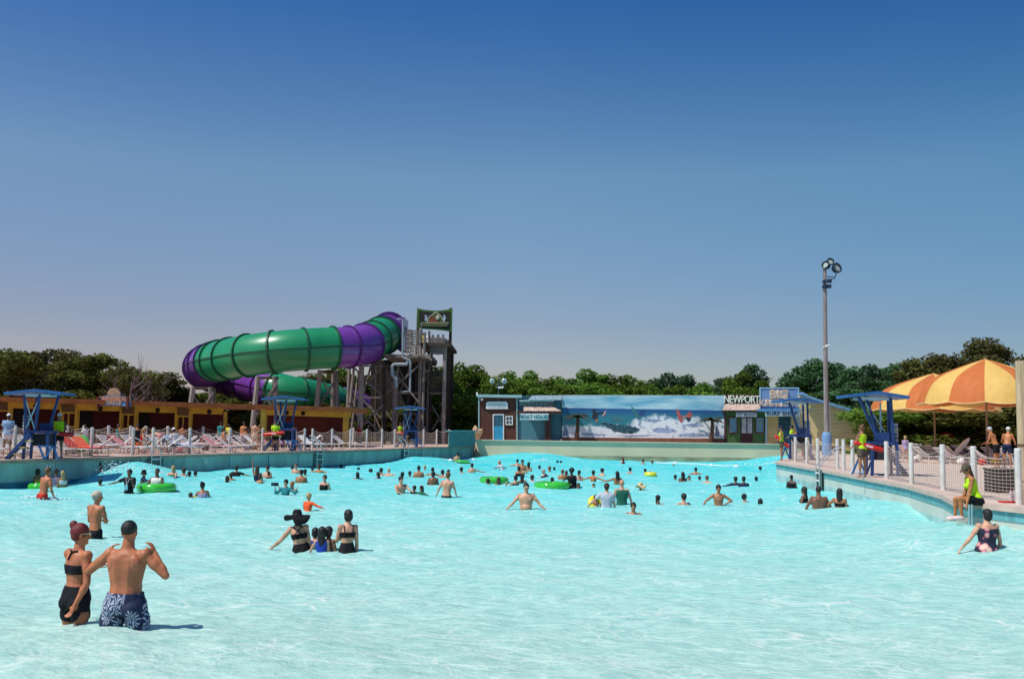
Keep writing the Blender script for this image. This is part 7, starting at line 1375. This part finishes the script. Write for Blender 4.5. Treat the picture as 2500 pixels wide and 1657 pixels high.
p(632, 1036, 1100, 60, 1.7, 'O', 'a', 'bob', [('brief', 'brown'), ('band', 'black')], 'tanned person leaning at the yellow cabana post', deck=DECK, group=G2, legs=stand_l, sex='f')
p(714, 1031, 1096, 30, 1.65, 'O', 'k', 'bob', [('top', 'orange'), ('shorts', 'pink')], 'woman in orange top before the red cabana wall', deck=DECK, group=G2, legs=stand_l, sex='f')
p(875, 1037, 1088, 20, 1.7, 'O', 'k', 'cap', [('tank', 'red')], 'person in red cap between the braced tower legs', deck=DECK, group=G2, legs=stand_l, extra={'cap': 'red'})
p(899, 1038, 1087, 20, 1.7, 'B', 'k', 'cap', [('tank', 'brown')], 'person in tan cap under the tower braces', deck=DECK, group=G2, legs=stand_l, extra={'cap': 'beige'})
p(2211, 1063, 1130, 0, 1.6, 'L', 'b', 'bob', [('tee', 'purple')], 'pale haired person behind the second right fence panel', deck=DECK, group=G2, legs=stand_l, sex='f')
SITL = (((.10, 1, -.05), (.02, -.05, -1)), ((.10, 1, -.05), (.02, -.05, -1)))
def sitter(px, py, Yd, seat, face, H, *a, **k):
    b = P(px, py, Yd); person(px, 0, 0, face, H, *a, deck=DECK, z0=(b.x, Yd, seat-.475*H), legs=k.pop('legs', SITL), **k)
g_ = G(2392, 1228, DECK); ix, iy = G(2396, 1231, DECK).x, G(2396, 1231, DECK).y+.22
person(2378, 0, 0, 84, 1.66, 'O', 'n', 'long', [('tank', 'lime'), ('shorts', 'black')], 'lifeguard in yellow green top and cap sitting on the right pool edge', sex='f', deck=DECK, z0=(ix, iy, DECK-.475*1.66), legs=(((.16, 1, .10), (.0, -.12, -1)), ((.02, 1, .02), (.0, .02, -1))), arms=(((.12, .25, -.96), (.05, .25, -.96)), ((.1, .12, -.98), (.05, .35, -.93))), lean=(0, 16), head=(-12, -30), group=G1, near=True)
for px, dp_, sk_, hc_, hs_, of, fc, lb in ((62, 2.2, 'M', 'k', 'short', [('trunks', 'navy')], -60, 'seated bather in navy trunks behind the nearest stand'), (118, 3.6, 'O', 'n', 'long', [('suit', 'pink')], 50, 'seated woman in pink swimsuit left of the standing lifeguard'), (258, 2.6, 'M', 'n', 'bob', [('top', 'lblue'), ('brief', 'lblue')], -50, 'seated woman in pale blue bikini behind the third fence post'), (436, 2.4, 'O', 'k', 'short', [('trunks', 'red')], 70, 'seated boy in red trunks right of the bending person'),
        (474, 3.2, 'L', 'b', 'long', [('suit', 'red')], -70, 'seated fair haired woman in red left of the tall grey post'), (508, 2.0, 'B', 'k', 'cap', [('tee', 'white'), ('shorts', 'navy')], 60, 'seated man in white shirt and cap before the last dark bay'), (655, 2.8, 'O', 'n', 'short', [('trunks', 'teal')], -60, 'seated bather in teal trunks left of the middle stand'), (776, 2.4, 'M', 'a', 'bob', [('suit', 'purple')], 60, 'seated woman in lilac behind the second gate'), (822, 3.0, 'L', 'k', 'short', [('tee', 'grey'), ('shorts', 'black')], -60, 'seated man in grey shirt before the end of the red wall')):
    pp_, dd_ = along(LEFTE, px); nn_ = V((-dd_.y, dd_.x, 0)); g = pp_+nn_*dp_; person(px, 0, 0, fc, 1.68, sk_, hc_, hs_, of, lb, sex='f' if 'woman' in lb else 'm', deck=DECK, z0=(g.x, g.y, DECK-.46), legs=SITL, arms='bent', lean=(0, -6 if px % 2 else 14), head=(0, -10), group=G2, extra={'cap': 'white'})
for px, yt_, yb_, of, sk_, hs_, fc, lb in ((205, 1036, 1100, [('tee', 'white'), ('shorts', 'navy')], 'M', 'short', 60, 'standing man in white shirt behind the green ring'), (286, 1034, 1098, [('suit', 'teal')], 'O', 'long', -40, 'standing woman in teal swimsuit under the cabana sign'), (444, 1036, 1095, [('trunks', 'blue')], 'O', 'short', 30, 'standing shirtless man in blue trunks right of the gate'), (556, 1034, 1094, [('tee', 'yellow'), ('shorts', 'khaki')], 'M', 'short', -30, 'standing man in yellow shirt at the edge of the cabana gap'), (834, 1038, 1090, [('tee', 'red'), ('shorts', 'black')], 'M', 'short', 20, 'standing man in red shirt at the end of the red wall')):
    p(px, yt_, yb_, fc, 1.7, sk_, 'n', hs_, of, lb, deck=DECK, group=G2, legs=stand_l, sex='f' if 'woman' in lb else 'm', arms='bent')
g = G(572, 1098, DECK); person(575, 0, 0, -70, 1.7, 'O', 'n', 'short', [('trunks', 'navy')], 'tanned man sitting on a lounger by the middle of the left fence', deck=DECK, z0=(g.x, g.y+1.4, DECK-.45), legs=SITL, arms='fwd', lean=(0, 22), head=(0, -15), group=G2)
for px, sh, sk_, sd_, lb, cp in ((2434, 'black', 'O', 40, 'orange tanned shirtless man stooping in the shade of the front umbrella', 'grey'), (2460, 'navy', 'O', -40, 'shirtless person in white cap in the shade of the front umbrella', 'white')):
    person(px, 1042, 1141, sd_, 1.75, sk_, 'g', 'cap', [('trunks', sh)], lb, deck=DECK, legs=stand_l, arms='bent', lean=(0, 22), head=(0, -10), group=G2, extra={'cap': cp})
q0 = G(2503, 1212, DECK); person(2503, 0, 0, 60, 1.15, 'O', 'n', 'bob', [('tank', 'red'), ('shorts', 'red')], 'child in red cut off by the right edge of the photo', deck=DECK, z0=(q0.x, q0.y, DECK), legs=stand_l, kid=1.2, group=G2)
tz = zu+.0
for px, c, lb, sk_ in ((1047, 'white', 'person in white queueing left on the tower platform', 'L'), (1057, 'olive', 'tanned person with bare shoulders on the tower platform', 'O'), (1070, 'white', 'person in pale shirt in the middle of the tower platform', 'M'), (1082, 'pink', 'person in pink queueing right on the tower platform', 'L'), (1033, 'yellow', 'person in yellow by the tower sign post', 'L')):
    q0 = P(px, 823, 83+(px % 3)*.4); person(px, 0, 0, 60-(px % 5)*20, 1.7, sk_, 'k', 'short' if px != 1047 else 'long', [('tee', c), ('shorts', 'navy')] if c != 'olive' else [('shorts', 'navy')], lb, deck=DECK, z0=(q0.x, q0.y, P(px, 812 if px < 1050 else 817, q0.y).z-1.70), legs=stand_l, group='people on the slide tower')
for J in JOBS:
    if J['z0'] == 'b': g = G(J['px'], J['yw'], DECK); J['z0'] = (g.x, g.y, DECK)
build_people()
def joint(lbl):
    for J in JOBS:
        if J['label'].startswith(lbl): return J
def wp(J, v): return J['loc'] + rotz(J['rz']) @ V(v)
# rescue tubes held by the lifeguards
rt_m = mat('rescue_red', (.62, .025, .02), rough=.35, var=.05)
def tube_at(J, off, ang, label, L=.85, tilt=0.0):
    c = wp(J, off); t = thing('rescue_tube', label, 'rescue tube', c, 0, 'red rescue tubes'); d = V((math.cos(ang), 0, math.sin(tilt))); d.normalize(); q = MB(); side = V((0, 1, 0)); 
    q.caps(c-d*L/2+V((0, -.03, 0)), c+d*L/2+V((0, -.03, 0)), .085, .085, 10); q.obj('tube_body', rt_m, t, world=True, smooth=True)
    q = MB(); q.beam(c-d*.12+V((0, -.118, 0)), c+d*.12+V((0, -.118, 0)), .004, .05); q.obj('white_mark', whitep, t, world=True)
    q = MB(); q.tube([c+d*L*.5, c+d*L*.55+V((0, 0, .25)), wp(J, (0, 0, J['H']*.80))], .008, 5); q.obj('strap', cloth('black'), t, world=True)
J = joint('lifeguard in yellow green top by the nearest'); tube_at(J, (0, .27, .98), 0, 'red rescue tube held across the belly of the nearest left lifeguard', 1.15, -.12)
J = joint('lifeguard in bright yellow'); tube_at(J, (.10, .22, .93), 0, 'red rescue tube under the arm of the middle left lifeguard', 1.0, .12)
J = joint('lifeguard in yellow top below'); tube_at(J, (.12, .20, .95), 0, 'red rescue tube of the lifeguard below the tower', .5)
J = joint('lifeguard with red rescue tube on the corner'); tube_at(J, (0, -.02, .95), 0, 'red rescue tube hanging from the corner lifeguard by the surf shop', .75, -.9)
J = joint('lifeguard with red rescue tube standing'); tube_at(J, (.16, -.12, 1.02), 0, 'red rescue tube at the hip of the lifeguard by the right stand', .85, -.25)
# cap for the seated guard, shoes
J = joint('lifeguard in yellow green top and cap'); I = J['I']; q = MB(); hz = I['hz']
def hat_at(x, y, z): return wp(J, I['C'] + I['Rh'] @ V((x*hz, y*hz, z*hz)))
rings = []
for t in range(7): ph = t/6*math.pi/2*1.04; rings.append([hat_at(.053*math.cos(a/16*6.283)*math.cos(ph), -.006+.063*math.sin(a/16*6.283)*math.cos(ph), .022+.058*math.sin(ph)) for a in range(16)])
q.loft(rings); q.loft([[hat_at(x, .040+y, .022-z+dz) for (x, y, z) in ((-.042, 0, 0), (-.030, .045, .012), (0, .062, .008), (.030, .045, .012), (.042, 0, 0))] for dz in (0, .006)]); q.obj('cap', cloth('khaki'), J['root'], world=True)
for (nm, a, b, ra, rb) in I['B']:
    if nm.startswith('sh'): c = wp(J, b)+V((-.07, 0, -.03)); q = MB(); q.ell(c, (.135, .055, .055), nu=12, nv=8); q.obj('shoe', mat('shoe_pale', (.72, .52, .50), rough=.7), J['root'], world=True, smooth=True)
# rings and floats
def ring_at(px, py, wpx, label, kind='green', r=.19):
    g = waterpt(px, py); s = F/ (g.y); R = wpx/s/2; return float_ring('inflatable_ring', V((g.x, g.y, g.z+.10)), R-r, r, label)
J = joint('man in white tank'); g = J['loc']; gz = float(Hs(g.x, g.y)); hp = g; t_ = float_ring('inflatable_ring', V((g.x, g.y, gz+.10)), .50, .16, 'green inflatable ring round the waist of the man in the white tank top')
J2 = joint('child in yellow green shirt'); g = J2['loc']; t_ = float_ring('inflatable_ring', V((g.x, g.y, float(Hs(g.x, g.y))+.08)), .58, .16, 'large green inflatable ring around the child in the yellow green shirt')
g = waterpt(1206, 1176); float_ring('inflatable_ring', V((g.x, g.y+.2, g.z+.06)), .48, .15, 'green inflatable ring under the two swimmers left of the crowded cluster')
g = waterpt(92, 1191); float_ring('inflatable_ring', V((g.x, g.y+.15, g.z+.03)), .28, .15, 'green inflatable ring behind the sunburnt boy')
g = waterpt(1129, 1130); q = MB(); q.ell((0, 0, 0), (.55, .34, .10), nu=14, nv=8); o = q.obj('green_mat', fgm, smooth=True); o.location = g+V((0, 0, .10)); o.rotation_euler = (0, .12, -.2); tag(o, 'green floating mat pushed by the boy at the deep end', 'float')
g = waterpt(1450, 1235); t = float_ring('inflatable_ring', V((g.x+.10, g.y+.1, g.z+.06)), .20, .10, 'yellow inflatable ring with the child beside the grey shirt man', (.9, .5, 0)); t.name = 'yellow_ring'
for c in t.children:
    if c.name.startswith('ring_body'): c.data.materials[0] = mat('yellow_vinyl', (.75, .70, .03), rough=.15, var=.05, spec=.8)
t['group'] = 'yellow floats'
g = joint('child in a round yellow')['loc']; t = float_ring('inflatable_ring', V((g.x, g.y, float(Hs(g.x, g.y))+.09)), .20, .12, 'round yellow swim float of the child in the deep half'); t['group'] = 'yellow floats'
for c in t.children:
    if c.name.startswith('ring_body'): c.data.materials[0] = MC[('yellow_vinyl',)]
# phone pouch and camera
J = joint('man in black shirt with'); H = J['H']; I = J['I']; c = I['Pv']+I['ax']*.13*H+I['Fd']*.095*H; t = thing('phone_pouch', 'pale blue phone pouch hanging on the chest of the man in the black shirt', 'phone pouch', wp(J, c)); q = MB(); q.box(wp(J, c), (.10, .03, .17), J['rz']); q.obj('pouch', mat('pouch_blue', (.20, .42, .52), rough=.3), t, world=True)
q = MB(); a_ = I['C']; q.tube([wp(J, c+V((0, 0, .085))), wp(J, I['N']+I['R']*.04*H+I['Fd']*.05*H)], .006, 5); q.tube([wp(J, c+V((0, 0, .085))), wp(J, I['N']-I['R']*.04*H+I['Fd']*.05*H)], .006, 5); q.obj('lanyard', whitep, t, world=True)
J = joint('woman in teal'); I = J['I']; Wr, fd, s, ud = I['hands'][1]; c = wp(J, Wr+fd*.10); t = thing('camera', 'dark camera held up by the woman in teal', 'camera', c); q = MB(); q.box(c, (.24, .05, .11)); q.obj('camera_body', cloth('black'), t, world=True); q = MB(); q.ell(c+V((-.04, -.04, 0)), (.035, .02, .035)); q.obj('lens', glassd, t, world=True)
# splash on the sunburnt boy and foam on crests
random.seed(9)
def splash(name, c, n, sx, sy, sz, label):
    q = MB()
    for i in range(n):
        v = V((random.gauss(0, sx), random.gauss(0, sy), abs(random.gauss(0, sz)))); r = random.uniform(.008, .030); b = V(c)+v
        zz = float(Hs(b.x, b.y)); b.z = zz+v.z*math.exp(-abs(v.x)/(sx*1.6)); q.ell(b, (r*1.5, r, r*random.uniform(.6, 1.3)), nu=5, nv=4)
    o = q.obj(name, mat('spray', (.80, .88, .88), rough=.3, var=.03)); return tag(o, label, 'spray', kind='stuff')
J = joint('sunburnt boy'); splash('spray', J['loc']+V((0, .1, 0)), 130, .30, .15, .05, 'spray of drops around the sunburnt boy')
p0 = G(300, 1114, DECK); splash('wave_foam', (p0.x+.8, p0.y-1.3, 0), 190, 1.7, .4, .035, 'white foam breaking on the wave crest at the left wall')
J = joint('girl in red swimsuit'); splash('spray', J['loc']+V((.4, 0, 0)), 160, .5, .3, .16, 'spray around the girl in the red swimsuit')
p0 = P(1895, 1118, 66); splash('wave_foam', (p0.x-.5, 66, 0), 160, 1.3, 1.0, .03, 'foam on the crest at the right end of the back wall')
p0 = waterpt(1323, 1126); splash('spray', p0, 90, .35, .2, .12, 'white splash of a diving swimmer in the deep end centre')
print('PEOPLE', len(JOBS), 'OBJECTS', len(bpy.data.objects))
